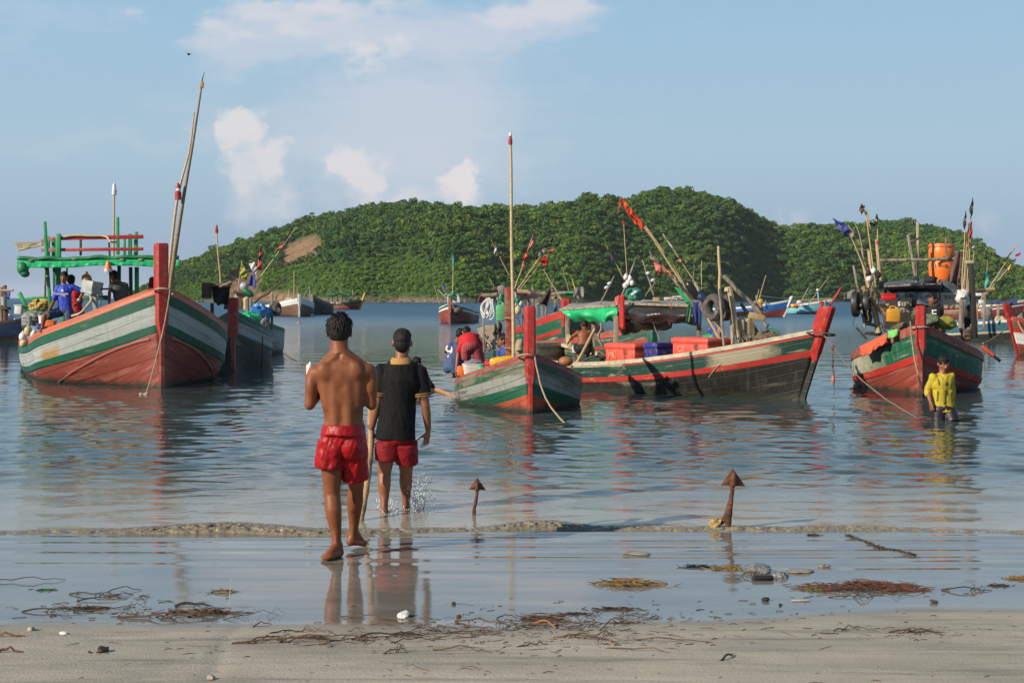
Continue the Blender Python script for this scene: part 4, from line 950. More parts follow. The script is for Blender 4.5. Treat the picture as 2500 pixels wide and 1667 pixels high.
# ---------------------------------------------------------------- man 1, shirtless, walking away
def man1():
    Y0 = 9.78
    def q(cx, cy, dy=0): p = P(660+cx/2.306, 720+cy/2.306, Y0); return Vector((p.x, Y0+dy, p.z))
    # parallel-ish: keep size true to depth
    root = thing('person', 'shirtless man in wet red shorts walking barefoot into the water, seen from behind', 'person', (q(380, 1480).x, Y0, 0))
    m = MB(); R = frame((0.06, 1, 0), (0, 0, 1)); r, f, u = R; s = 1.0
    J = dict(head=q(383, 212, .05), neck=q(388, 315, .02), chest=q(408, 470), waist=q(412, 660), pelvis=q(412, 800), shL=q(252, 440, .0), shR=q(556, 432, .0))
    # head and neck
    head(root, m, J['head'], (-.10, 1, -.02), s=.98, hair='tousled', face=False, seed=3)
    m.tube(sm([q(385, 250, .03), q(387, 300, .02), q(395, 345, .0)]), smr([.060, .062, .072]), 14)
    # trapezius slope
    for S, x in ((J['shL'], 1), (J['shR'], -1)):
        m.cap(q(388, 318), S+Vector((x*.03, 0, .025)), .055, .038); m.ell(S, (.056, .056, .058)); m.cap(S+Vector((x*.02, -.02, 0)), q(400+(-x)*95, 470, -.01), .05, .062)
    # rib cage and lats
    m.ell(q(405, 455, .01), (.172, .108, .16)); m.ell(q(408, 560, .015), (.158, .104, .15)); m.ell(q(410, 665, .02), (.142, .096, .14)); m.ell(q(412, 735, .02), (.146, .100, .09))
    for x in (-1, 1):
        m.cap(q(405+x*90, 440, -.018), q(408+x*72, 620, -.008), .068, .060)       # lats
        m.cap(q(405+x*36, 420, -.046), q(410+x*36, 740, -.040), .050, .046)       # erectors either side of the spine
        m.ell(q(400+x*85, 430, -.075), (.055, .026, .065), Matrix.Rotation(x*.35, 3, 'Y'))   # scapula
        m.cap(q(395+x*25, 350, -.04), q(400+x*95, 395, -.05), .032, .03)
    m.ell(q(412, 805, .01), (.150, .112, .10)); m.ell(q(355, 850, -.02), (.076, .076, .085)); m.ell(q(462, 850, -.02), (.076, .076, .085))
    # arms bent forward
    def arm(S, E, Wr, h=True, pn=None, d=None):
        m.tube(sm([S, S.lerp(E, .3), S.lerp(E, .75), E]), smr([.052, .050, .041, .040]), 14); m.ell(E, .041); m.ell(S.lerp(E, .35)+Vector((0, -.01, 0)), (.047, .05, .085))
        m.tube(sm([E, E.lerp(Wr, .3), Wr]), smr([.040, .042, .027]), 12)
    E = q(222, 618, -.01); Wr = q(305, 470, .22); arm(J['shL']+Vector((-.015, 0, -.02)), E, Wr); hand(m, Wr, (.5, .3, .6), (.5, -.5, 0), curl=.6, thumb=1)
    E = q(568, 620, .02); Wr = q(500, 480, .24); arm(J['shR']+Vector((.01, 0, -.02)), E, Wr); hand(m, Wr, (-.5, .3, .6), (-.5, -.5, 0), curl=.6, thumb=-1)
    # legs
    def leg(Hp, K, A, toe, rr):
        m.tube(sm([Hp, Hp.lerp(K, .35), Hp.lerp(K, .8), K]), smr([.088, .082, .060, .056]), 16)
        cf = K.lerp(A, .30)+Vector((0, -.018, 0))
        m.tube(sm([K, cf, K.lerp(A, .62), A.lerp(K, .12), A]), smr([.055, .059, .044, .033, .036]), 16)
        m.ell(K.lerp(A, .26)+Vector((-.014, -.035, 0)), (.032, .030, .085)); m.ell(K.lerp(A, .26)+Vector((.018, -.033, .01)), (.028, .028, .075))
        m.cap(K.lerp(A, .6)+Vector((0, -.022, 0)), A+Vector((0, -.03, -.01)), .018, .013, 8)
        for x in (-1, 1): m.ell(A+Vector((x*.03, 0, 0)), .015)
        foot(m, A, toe, rr)
    Hl, Hr = q(345, 860), q(480, 860)
    A = q(378, 1408, -.02); Tt = G(660+288/2.306, 720+1488/2.306, .02); leg(Hl, q(345, 1125, .03), Vector((A.x, A.y, .085)), Vector((Tt.x, 9.62, .022)), 1.)
    Ar = q(437, 1375, .38); Tr = q(500, 1395, .54); leg(Hr, q(462, 1110, .22), Vector((Ar.x, 10.12, .105)), Vector((Tr.x+.02, 10.2, .035)), 1.)
    bake('body', m, skin_a, root, .0075, 8, region=lambda c: np.clip((c[:, 2]-.92)/.06, 0, 1)*np.clip((1.36-c[:, 2])/.05, 0, 1), rit=26, disp=lambda c, n: .0006*fbm(c[:, 0]*60, c[:, 2]*60, 3, 2))
    # shorts: loose, wet, clinging in folds
    m = MB(); m.ell(q(408, 800, .01), (.152, .122, .09)); m.tube([q(411, 742, .02), q(409, 800, .01)], [.148, .154], 24)
    m.v = [Vector((v.x, (v.y-Y0)*1.0+Y0, v.z)) for v in m.v]
    for a, b, ra, rb in ((q(344, 820, -.005), q(334, 972, .0), .092, .097), (q(468, 820, 0), q(468, 1035, .10), .092, .095)):
        m.tube([a, a.lerp(b, .5), b], [ra, (ra+rb)/2+.004, rb], 24)
    m.ell(q(356, 845, -.03), (.088, .088, .105)); m.ell(q(460, 845, -.03), (.088, .088, .105))
    z0 = q(0, 742).z
    base_w = wrinkle(77, .012, 15, .7)
    def dsp(c, n):
        g = base_w(c, n)*np.clip((z0-c[:, 2])/.10, 0, 1)
        diag = fbm((c[:, 0]-.5*c[:, 2])*34, (c[:, 2]+.3*c[:, 0])*12, 88, 3)
        return g*.5+.008*(1-np.abs(diag)*2)*np.clip((z0-c[:, 2])/.08, 0, 1)
    sh = bake('shorts', m, cloth('wet_red_nylon', (.31, .004, .008), .42, var=.22, coat=.0, spec=.3, bump=.5, bscale=26, stretch=(1, 1, .45)), root, .007, 6, disp=dsp)
    m = MB(); zc = q(412, 750, .02)
    m.sheet(lambda a, b: zc+Vector((math.cos(a*2*PI)*.146, math.sin(a*2*PI)*.112, (b-.5)*.035+.002*math.sin(a*120))), 120, 4)
    o = obj('waistband', m, MATS['wet_red_nylon'], sh, solid=.005)
    return root
M1 = man1()
# ---------------------------------------------------------------- man 2, black polo, walking in with a bamboo pole
def man2():
    Y0 = 11.75
    def q(cx, cy, dy=0): p = P(660+cx/2.306, 720+cy/2.306, Y0); return Vector((p.x, Y0+dy, p.z))
    root = thing('person', 'boy in black polo shirt and red shorts wading in, bamboo pole in left hand', 'person', (q(700, 1230).x, Y0, 0))
    m = MB(); s = .95
    headc = q(742, 268, .02); head(root, m, headc, (.02, 1, -.03), s=.97, hair='crop', face=False)
    m.tube(sm([q(742, 320, .02), q(738, 365, .01), q(735, 400)]), smr([.053, .055, .075]), 14)
    for x, S in ((-1, q(632, 430)), (1, q(838, 432))): m.cap(q(737, 385), S, .05, .045); m.ell(S, .052)
    m.ell(q(735, 480, .01), (.150, .10, .15)); m.ell(q(718, 620, .01), (.132, .09, .15)); m.ell(q(712, 770), (.140, .105, .11))
    # arms
    def arm(S, E, Wr):
        m.tube(sm([S, S.lerp(E, .4), E]), smr([.05, .046, .036]), 14); m.ell(E, .037); m.tube(sm([E, E.lerp(Wr, .35), Wr]), smr([.036, .038, .025]), 12)
    arm(q(628, 440), q(603, 612, -.02), q(566, 760, .02)); hand(m, q(566, 760, .02), (-.05, .1, -1), (.3, 1, 0), .95, curl=1.25, thumb=1, spread=.05)
    arm(q(842, 440), q(874, 620, -.01), q(888, 765, .05)); hand(m, q(888, 765, .05), (-.20, .12, -1), (-.85, .55, -.1), .98, curl=.42, thumb=-1, spread=.45)
    def leg(Hp, K, A, toe):
        m.tube(sm([Hp, Hp.lerp(K, .5), K]), smr([.085, .074, .055]), 16)
        m.tube(sm([K, K.lerp(A, .3)+Vector((0, -.018, 0)), K.lerp(A, .62), A.lerp(K, .12), A]), smr([.054, .057, .042, .033, .036]), 16); m.ell(K.lerp(A, .27)+Vector((0, -.035, 0)), (.036, .03, .075))
        m.cap(K.lerp(A, .6)+Vector((0, -.022, 0)), A+Vector((0, -.03, 0)), .018, .013, 8); foot(m, A, toe, .92)
    A = q(643, 1195, -.02); leg(q(655, 830), q(640, 1005, .03), A, A+Vector((.01, .17, -.07)))
    A = q(752, 1240, .25); leg(q(765, 830), q(758, 1000, .12), Vector((A.x, A.y, .02)), Vector((A.x+.02, A.y+.19, -.03)))
    bake('body', m, skin_b, root, .0078, 8)
    # shirt
    m = MB(); m.ell(q(735, 480, .0), (.172, .150, .165)); m.ell(q(737, 425, .0), (.155, .135, .10))
    for x, S, E in ((-1, q(630, 440), q(613, 565, -.01)), (1, q(840, 440), q(858, 568, -.005))): m.cap(q(737, 405), S, .068, .066); m.tube([S, S.lerp(E, .5), E], [.070, .069, .072], 20); m.ell(S, .07)
    m.tube([q(728, 480, .01), q(716, 600, .01), q(708, 740, 0), q(707, 812, 0)], [.155, .150, .158, .165], 32)
    Yc = Y0; m2 = MB(); m2.f = m.f; m2.mi = m.mi; m2.uv = m.uv; m2.v = [Vector((v.x, Yc+(v.y-Yc)*.80, v.z)) for v in m.v]
    cl = cloth('black_polo', (.007, .007, .0075), .9, spec=.25, bump=.1)
    sh = bake('polo_shirt', m2, cl, root, .009, 3, disp=lambda c, n: .011*fbm(c[:, 0]*10, c[:, 2]*3.5, 5, 4)+.006*(1-np.abs(fbm(c[:, 0]*20+c[:, 2]*6, c[:, 2]*9, 6, 3))*2))
    gold = M('mustard_trim', (.42, .22, .06), .8, .1)
    m = MB(); cc = q(737, 374, .0)
    m.sheet(lambda a, b: cc+Vector((math.cos(a*2*PI)*(.070+.034*(1-b)), math.sin(a*2*PI)*(.068+.034*(1-b)), -.018+b*.052+.004*math.sin(a*2*PI))), 60, 6)
    obj('collar', m, gold, sh, solid=.007)
    for E, S in ((q(613, 565, -.01), q(630, 440)), (q(858, 568, -.005), q(840, 440))):
        d = (E-S).normalized(); a = d.orthogonal().normalized(); b = d.cross(a); m = MB()
        for k in (0, 1):
            for hh in (-.004,):
                p = E-d*(.002+k*.017); m.sheet(lambda t, w, p=p: p+(a*math.cos(t*2*PI)*.0755+b*math.sin(t*2*PI)*.070)*Vector((1, 1, 1)).length/1.732+d*(w-.5)*.007, 40, 3)
        obj('sleeve_band', m, gold, sh, solid=.004)
    # shorts
    m = MB(); m.ell(q(708, 800), (.158, .118, .08))
    for a, b, ra, rb in ((q(658, 830), q(654, 930, 0), .098, .096), (q(763, 830), q(765, 948, .05), .098, .092)): m.tube([a, b], [ra, rb], 24)
    so2 = bake('shorts', m, cloth('red_track_shorts', (.22, .006, .012), .55, coat=0., spec=.25, bump=.5), root, .0085, 3, disp=wrinkle(31, .013, 13, .6))
    wh = M('white_stripe', (.6, .5, .5), .6)
    for k in (0, 1):
        m = MB(); a = q(806+k*-6, 850, -.02-k*.03); b = q(800-k*6, 940, .02-k*.04); m.beam(a, b, .006, .006); obj('side_stripe', m, wh, so2)
    return root
M2 = man2()
def stick():
    m = MB(); Yq = 11.72
    def q(x, y, dy=0): p = P(660+x/2.306, 720+y/2.306, Yq); return Vector((p.x, Yq+dy, p.z))
    pts = [q(549, 640, .25), q(556, 720, .12), q(566, 800, .02), q(566, 900, -.06), q(558, 1010, -.14), q(548, 1120, -.24), q(535, 1225, -.36), q(530, 1268, -.42)]
    pts = sm(pts, 4); r = [.0235+.0025*math.sin(i*2.1)+.001*(i/len(pts)) for i in range(len(pts))]
    root = thing('bamboo_pole', 'thick bamboo carrying pole trailed upright between the two walking figures', 'pole', (pts[-1].x, pts[-1].y, 0))
    m.tube(pts, r, 12, caps=False)
    o = obj('pole', m, M('bamboo_pole_skin', (.40, .25, .12), .55, .35, 6, bump=.4, bscale=30, wear=(.16, .09, .05), wamt=.4, wscale=6), root, solid=.006)
stick()

from mathutils.bvhtree import BVHTree
def front(o, x, z, off=.006):
    b = wloc(o); me = o.data; t = o.__dict__.get('t') if False else TREES.get(o.name)
    if t is None: t = BVHTree.FromPolygons([tuple(v.co) for v in me.vertices], [tuple(p.vertices) for p in me.polygons]); TREES[o.name] = t
    h = t.ray_cast(Vector((x-b.x, -3, z-b.z)), Vector((0, 1, 0)))
    return (h[0]+b-Vector((0, off, 0))) if h[0] else None
TREES = {}
# ---------------------------------------------------------------- generic figure from measured joints
def fig(label, Y, J, fwd, shirt=None, sleeve=.45, shorts=None, slen=.6, sk=skin_b, hair='short', face=True, s=1., vox=.012, bodyk=1., hands=True, hd=None, mouth=0., curl=.4, look=None, grp=None, hem=None, shirtk=1.16, headR=None, base=None):
    K = {k: (lambda p, d: Vector((p.x, Y+d, p.z)))(P(v[0], v[1], Y), v[2] if len(v) > 2 else 0) for k, v in J.items()}
    lo = min(K.values(), key=lambda v: v.z); root = thing('person', label, 'person', (K['pelvis'].x, Y, base if base is not None else max(0, lo.z)), grp)
    up = (K['neck']-K['pelvis']).normalized(); sdv = (K['shR']-K['shL']); fw = Vector(fwd)
    r, d_, u = frame(up, fw); # r = up x fwd
    R = (-r if (-r).dot(sdv) > 0 else r, None, None)
    rr_ = fw.cross(up).normalized(); ff = up.cross(rr_).normalized(); R = (rr_, ff, up); Rm = rotm(*R)
    m = MB(); hf = Vector(look) if look is not None else fw
    T = head(root, m, K['head'], hf, headR or (0, 0, 1), s=s, hair=hair, face=face, mouth_open=mouth, seed=int(K['head'].x*100) % 99)
    nk, pe = K['neck'], K['pelvis']; ln = (nk-pe).length
    m.tube(sm([K['head']-Vector((0, 0, .045*s)), nk.lerp(K['head'], .3), nk-up*.03]), smr([.05*s, .052*s, .065*s]), 12)
    def tor(m, k):
        m.ell(nk-up*ln*.30, (.150*s*k*bodyk, .105*s*k, .16*s), Rm); m.ell(nk-up*ln*.55, (.138*s*k*bodyk, .098*s*k, .16*s), Rm); m.ell(pe+up*ln*.12, (.138*s*k*bodyk, .100*s*k, .12*s), Rm)
        for S in (K['shL'], K['shR']): m.cap(nk-up*.035*s, S, .048*s*k, .050*s*k); m.cap(S, nk-up*ln*.35, .055*s*k, .08*s*k)
    tor(m, 1.); m.ell(pe, (.15*s*bodyk, .112*s, .10*s), Rm)
    for a in 'LR':
        if 'el'+a in K:
            S, E = K['sh'+a], K['el'+a]; m.tube(sm([S, S.lerp(E, .4), E]), smr([.050*s, .046*s, .037*s]), 12); m.ell(E, .037*s)
            if 'wr'+a in K:
                Wr = K['wr'+a]; m.tube(sm([E, E.lerp(Wr, .35), Wr]), smr([.037*s, .038*s, .026*s]), 12)
                if hands:
                    hdv = (hd or {}).get(a); dv = Vector(hdv[0]) if hdv else (Wr-E); pn = Vector(hdv[1]) if hdv else (-rr_ if a == 'R' else rr_)
                    hand(m, Wr, dv, pn, s, curl=curl, thumb=(1 if a == 'L' else -1), spread=.35, fr=.0105)
        if 'kn'+a in K:
            Hp = K.get('hip'+a, pe+rr_*(.085 if a == 'R' else -.085)*s-up*.03); Kn = K['kn'+a]
            m.tube(sm([Hp, Hp.lerp(Kn, .5), Kn]), smr([.088*s, .075*s, .056*s]), 14); m.ell(Kn, .055*s)
            if 'an'+a in K:
                A = K['an'+a]; m.tube(sm([Kn, Kn.lerp(A, .3), A.lerp(Kn, .12), A]), smr([.055*s, .056*s, .034*s, .036*s]), 14); foot(m, A, A+Vector((ff.x, ff.y, 0)).normalized()*.16*s+Vector((0, 0, -.06*s)), .95*s)
    bake('body', m, sk, root, vox, 5)
    if shirt:
        m = MB(); tor(m, shirtk); h = hem if hem is not None else .0
        m.tube([nk-up*ln*.4, pe+up*ln*h], [.10*s, .10*s], 16)
        pb = pe+up*ln*h; m.tube([nk-up*ln*.22, nk-up*ln*.5, pe+up*ln*.2, pb], [.138*s, .148*s, .152*s, .166*s], 26)
        k0 = len(m.v)-104
        for i in range(k0, len(m.v)):
            v = m.v[i]; c = nk; dd = (v-c).dot(ff); m.v[i] = v-ff*dd*.26
        for a in 'LR':
            if 'el'+a in K:
                S, E = K['sh'+a], K['el'+a]; q = E if sleeve <= 1 else K.get('wr'+a, E)
                if sleeve <= 1: m.tube([S, S.lerp(E, sleeve)], [.059*s, .058*s], 16)
                else: m.tube(sm([S, E, E.lerp(q, sleeve-1)]), smr([.058*s, .050*s, .044*s]), 16)
                m.ell(S, .057*s)
        sh = bake('shirt', m, shirt, root, vox*.95, 12, disp=lambda c, n: .012*fbm(c[:, 0]*13, c[:, 2]*6, 5, 4)+.007*(1-np.abs(fbm(c[:, 0]*22+c[:, 2]*9, c[:, 2]*12, 6, 3))*2))
    else: sh = None
    if shorts:
        m = MB(); m.ell(pe, (.163*s*bodyk, .125*s, .10*s), Rm); 
        for a in 'LR':
            if 'kn'+a in K:
                Hp = K.get('hip'+a, pe+rr_*(.085 if a == 'R' else -.085)*s-up*.03); m.tube([Hp, Hp.lerp(K['kn'+a], slen)], [.105*s, .098*s], 18); m.ell(Hp, .1*s)
        bake('shorts', m, shorts, root, vox*.95, 6, disp=wrinkle(31, .008, 13, .8))
    return root, K, R, sh, T
c_royal = cloth('royal_blue_jersey', (.015, .045, .42), .6); c_blue = cloth('blue_tee', (.02, .075, .32), .8); c_slate = cloth('slate_blue_tee', (.06, .09, .20), .85)
c_grey = cloth('charcoal_tee', (.075, .075, .078), .9); c_red = cloth('bright_red_top', (.50, .012, .015), .75); c_crim = cloth('crimson_top', (.33, .02, .03), .8)
c_yel = cloth('yellow_jersey', (.46, .35, .02), .75, bump=.3, bscale=20); c_blk = cloth('black_tee', (.012, .012, .014), .85); c_denim = cloth('denim_shorts', (.05, .10, .20), .85); c_dark = cloth('dark_wet_shorts', (.02, .012, .018), .4)
def checks(name, base, line, sc, w=.16):
    m = M(name, base, .8, .1, 5, bump=.2); N, L = nt(m); b = N['Principled BSDF']; tc = N.new('ShaderNodeTexCoord'); s_ = N.new('ShaderNodeSeparateXYZ'); L.new(tc.outputs['Object'], s_.inputs[0]); o = None
    for i in (0, 2):
        a = N.new('ShaderNodeMath'); a.operation = 'MULTIPLY'; a.inputs[1].default_value = sc; L.new(s_.outputs[i], a.inputs[0]); f = N.new('ShaderNodeMath'); f.operation = 'FRACT'; L.new(a.outputs[0], f.inputs[0])
        g = N.new('ShaderNodeMath'); g.operation = 'LESS_THAN'; g.inputs[1].default_value = w; L.new(f.outputs[0], g.inputs[0])
        if o is None: o = g.outputs[0]
        else: h = N.new('ShaderNodeMath'); h.operation = 'MAXIMUM'; L.new(o, h.inputs[0]); L.new(g.outputs[0], h.inputs[1]); o = h.outputs[0]
    x = N.new('ShaderNodeMix'); x.data_type = 'RGBA'; L.new(o, x.inputs[0]); x.inputs[6].default_value = (*base, 1); x.inputs[7].default_value = (*line, 1); L.new(x.outputs[2], b.inputs['Base Color']); return m
c_chk = checks('navy_checked_shorts', (.015, .03, .09), (.10, .16, .24), 26); c_rchk = checks('red_checked_shorts', (.28, .012, .02), (.40, .16, .17), 30)
# boat A crew
r_, K, R, sh, T = fig('shouting man in royal blue jersey on the left boat, hand on raised knee', 30.0,
    dict(head=(156.5, 677), neck=(156, 696), pelvis=(159, 757), shL=(178, 700), shR=(141, 702), elL=(203, 712, .05), wrL=(194, 733, -.05), elR=(134, 735, -.08), wrR=(128, 762, -.28), knR=(120, 771, -.32), anR=(115, 800, -.30), knL=(170, 800, -.1), anL=(172, 845, 0)),
    (-.15, -1, 0), c_royal, .95, c_chk, .85, skin_b, mouth=1., look=(-.05, -1, .02), hd={'L': ((-.6, -.2, -1), (-1, .2, 0)), 'R': ((-.1, -.5, -1), (0, .6, -.6))}, s=.97, hem=-.05)
wt = M('white_print', (.75, .75, .75), .6, .03); f = R[1]; rt = R[0]; up = R[2]; dn = R
def printon(txt, cx, cy, size, K=None, Y=30.0, off=.175, mat=wt, fwd=None, par=None, name='lettering'):
    p = P(cx, cy, Y); f = Vector(fwd).normalized(); p = Vector((p.x, Y, p.z))+f*off; hq = front(par, p.x, p.z, .0); p = hq+f*.012 if hq else p; x = Vector((0, 0, 1)).cross(f).normalized(); return text3(name, txt, size, (x, Vector((0, 0, 1)), f), p, mat, par)
printon('YOKOHAMA', 157, 717.8, .055, off=.155, fwd=(-.15, -1, 0), par=sh); printon('TYRES', 161, 722, .045, off=.155, fwd=(-.15, -1, 0), par=sh)
m = MB(); p = P(160, 709.5, 30.0)+Vector((-.02, -.158, 0)); m.tube([p, p+Vector((0, -.006, 0))], .026, 16); e = obj('crest', m, wt, sh)
m = MB(); m.tube([P(195.5, 731, 30)+Vector((0, -.07, .0)), P(195.5, 731, 30)+Vector((-.012, -.085, -.03))], .034, 12); obj('wrist_watch', m, M('watch_face', (.7, .6, .55), .2), r_)
fig('man in red top standing half hidden behind the royal blue jersey', 31.0, dict(head=(174, 685), neck=(177, 702), pelvis=(186, 764), shL=(166, 708), shR=(194, 709), elL=(163, 735), elR=(199, 737), knL=(180, 805), knR=(193, 805)), (.1, 1, 0), c_red, .5, c_dark, .6, hair='short', face=False)
fig('man in charcoal tee bent over behind the rail of the left boat', 30.4, dict(head=(279.5, 675, -.05), neck=(287, 689), pelvis=(298, 748), shL=(276, 695, -.1), shR=(304, 697, .05), elL=(271, 716, -.12), wrL=(270, 740, -.1), elR=(311, 722, .1), wrR=(306, 745, 0), knL=(276, 765, -.1), anL=(280, 805), knR=(290, 770, .1), anR=(290, 808, .1)), (-.9, .4, 0), c_grey, .55, c_dark, .7, look=(-.9, .2, -.35), face=True, shirtk=1.2)
fig('person in crimson top partly hidden by the tall red stem of the left boat', 31.6, dict(head=(386, 657), neck=(388, 677), pelvis=(390, 735), shL=(371, 683), shR=(406, 683), elL=(366, 710), elR=(411, 708), knL=(384, 775), knR=(396, 775)), (.2, 1, 0), c_crim, .6, c_dark, .6, face=False)
# boat C crew
r_, K, R, sh, T = fig('crouching man in slate blue tee with a white 9 on his back', 26.4, dict(head=(1123, 817, .12), neck=(1116, 834, .05), pelvis=(1103, 897), shL=(1099, 843), shR=(1127, 841, .05), elL=(1087, 857, .12), wrL=(1093, 866, .3), elR=(1130, 868, .25), wrR=(1126, 880, .4), knL=(1098, 888, .38), anL=(1104, 915, .25), knR=(1128, 886, .30), anR=(1118, 912, .2)),
    (.35, 1, -.1), c_slate, .6, c_denim, .9, face=False, s=.92, hair='short')
printon('9', 1103, 861, .33, Y=26.4, off=.135, fwd=(-.35, -1, .12), par=sh)
fig('man in red top and red checked shorts bending over double on the middle boat', 25.4, dict(head=(1137, 813, .32), neck=(1142, 820, .22), pelvis=(1151, 846, -.06), shL=(1127, 826, .2), shR=(1163, 824, .22), elL=(1119, 858, .02), wrL=(1115, 898, -.12), elR=(1176, 850, .2), wrR=(1180, 880, .2), hipL=(1138, 850, -.02), hipR=(1163, 850, -.02), knL=(1137, 882, .05), anL=(1141, 916, 0), knR=(1173, 884, .05), anR=(1176, 914, .02)),
    (-.1, .45, -.8), c_red, 1.05, c_rchk, .85, face=False, s=.93, look=(-.2, .6, -.8), headR=(0, .6, .5), hd={'L': ((-.1, -.1, -1), (1, .2, 0))})
fig('boy in blue tee sitting behind the red mast of the middle boat, face turned left', 24.3, dict(head=(1228.5, 831), neck=(1232, 848), pelvis=(1236, 900), shL=(1219, 855, -.05), shR=(1243, 853, .08), elL=(1216, 880, -.05), wrL=(1207, 893, -.1), elR=(1248, 882, .1), knL=(1212, 895, -.05), knR=(1216, 893, .15)), (-1, -.1, 0), c_blue, .5, c_dark, .7, s=.92, look=(-1, -.12, -.05), hair='short')
# boat D
fig('shirtless man squatting under the awning of the long boat, back to the camera', 29.6, dict(head=(1428, 794, .25), neck=(1428, 808, .12), pelvis=(1424, 850), shL=(1411, 812, .1), shR=(1441, 811, .08), elL=(1399, 822, .15), wrL=(1391, 832, .05), elR=(1446, 835, .15), wrR=(1440, 850, .3), knL=(1408, 848, .35), anL=(1413, 872, .2), knR=(1440, 850, .35), anR=(1436, 872, .2)), (0, 1, -.2), None, .5, c_blk, .6, sk=skin_a, face=False, s=.93, look=(-.3, 1, -.5), hair='short')
# boat E
r_, K, R, sh, T = fig('man in black tee with a white F sitting behind the bow of the right boat', 27.7, dict(head=(2277, 731), neck=(2277, 750), pelvis=(2280, 800), shL=(2295, 756), shR=(2259, 757), elL=(2299, 780), wrL=(2284, 785, -.15), elR=(2253, 780), wrR=(2260, 795, -.2), knL=(2292, 800, -.3), knR=(2264, 800, -.3)), (-.2, -1, 0), c_blk, .5, c_dark, .7, look=(-.8, -.7, 0))
printon('F', 2279, 767.5, .24, Y=27.7, off=.15, fwd=(-.2, -1, 0), par=sh)
# wading man in yellow jersey
r_, K, R, sh, T = fig('moustached man in yellow jersey wading thigh deep in front of the right boat', 20.6, dict(head=(2303.5, 888), neck=(2301, 912), pelvis=(2304, 996), shL=(2322, 919, .02), shR=(2278, 921, -.02), elL=(2327, 950, .05), wrL=(2331, 984, .0), elR=(2266, 953, .03), wrR=(2267, 978, -.08), knL=(2322, 1036, -.14), anL=(2322, 1110, .1), knR=(2290, 1060, -.05), anR=(2292, 1120, .2)),
    (.12, -1, 0), c_yel, 1.5, c_dark, .85, look=(.15, -1, -.28), hd={'L': ((.1, -.2, -1), (-.9, .3, 0)), 'R': ((.15, -.15, -1), (.9, .3, 0))}, s=1.0, vox=.0095, base=0, hem=-.12, curl=.5)
kk = M('jersey_dark_stripe', (.13, .115, .02), .8, .1)
def stripe(par, pts, w=.03, Y=20.6, off=.125, bow=.10):
    m = MB(); n = 10
    for i in range(n):
        a = P(*pts[0], Y).lerp(P(*pts[1], Y), i/(n-1)); q1 = front(par, a.x-w/2, a.z) or a; q2 = front(par, a.x+w/2, a.z) or a; m.v += [q1, q2]
        if i: m.f.append([2*i-2, 2*i-1, 2*i+1, 2*i]); m.mi.append(0); m.uv.append(None)
    return obj('dark_stripe', m, kk, par, solid=.004)
stripe(sh, ((2302, 950), (2300, 985)), .036, off=.175); stripe(sh, ((2303, 930), (2303, 940)), .036); stripe(sh, ((2285, 925), (2287, 938)), .016); stripe(sh, ((2318, 924), (2317, 940)), .016); stripe(sh, ((2285, 953), (2284, 978)), .018); stripe(sh, ((2318, 955), (2318, 980)), .018)
m = MB(); n_ = P(2302, 915, 20.6)
m.tube([q for q in (front(sh, n_.x+x, n_.z+z, .001) for x, z in ((-.07, .0), (-.05, -.025), (-.025, -.052), (0, -.075), (.025, -.052), (.05, -.025), (.07, .0))) if q], .0035, 6); obj('neck_trim', m, kk, sh)
m = MB(); c = T(0, .093, -.048); m.cap(T(-.022, .088, -.050), T(.022, .088, -.050), .006, .006, 6); m.ell(T(0, .085, -.088), (.014, .010, .012)); obj('moustache', m, hairm, r_)
# people in the water
fig('dark-haired swimmer in black shirt gripping a long bamboo pole at the water surface', 27.3, dict(head=(1018, 887), neck=(1025, 902), pelvis=(1022, 985), shL=(1014, 911, .1), shR=(1038, 910, -.08), elL=(1030, 938, .05), wrL=(1056, 948, 0), elR=(1050, 935, -.1), wrR=(1064, 950, -.02)), (.9, .35, -.3), c_blk, 1.6, c_dark, .5, face=False, hair='short', look=(.8, .6, 0), base=0, curl=1.1)
r_, K, R, sh, T = fig('person in black shirt beyond the shirtless man, raising a white bottle', 17.0, dict(head=(822, 908), neck=(822, 932), pelvis=(826, 1070), shL=(799, 946), shR=(845, 946), elL=(764, 958, -.05), wrL=(750, 912, -.08), elR=(850, 1000)), (-.2, 1, 0), c_blk, .9, c_dark, .6, face=False, hair='short', base=0, s=1.0, curl=1.0, hd={'L': ((.05, .1, 1), (1, 0, 0))})
m = MB(); p = K['wrL']+Vector((.045, -.03, .0)); m.tube([p, p+Vector((0, 0, .10)), p+Vector((.01, 0, .125)), p+Vector((.01, 0, .145))], [.040, .040, .018, .018], 14); o = obj('bottle', m, white_pl); tag(o, 'white plastic bottle held up left of the shirtless man', 'bottle')
# far crews
fig('far figure in red top at the bow of the light blue boat', 154, dict(head=(2006, 731), neck=(2006, 735), pelvis=(2007, 747), shL=(2002, 737), shR=(2010, 737), elL=(2001, 742), elR=(2011, 742)), (0, -1, 0), c_red, .9, c_dark, .5, face=False, hands=False, vox=.03, s=1.0)
fig('far figure in yellow top at the left end of the blue boat', 132, dict(head=(1856, 724), neck=(1856, 729), pelvis=(1857, 742), shL=(1851, 732), shR=(1861, 732), elL=(1850, 738), elR=(1862, 738)), (0, -1, 0), M('far_yellow_top', (.5, .42, .02), .8), .9, c_dark, .5, face=False, hands=False, vox=.03, s=1.0)
fig('far figure in pale top standing on the blue boat', 132, dict(head=(1869, 733), neck=(1869, 737), pelvis=(1870, 750), shL=(1864, 740), shR=(1874, 740), elL=(1863, 745), elR=(1875, 745)), (0, -1, 0), grey_cl, .9, c_dark, .5, face=False, hands=False, vox=.03, s=1.0)
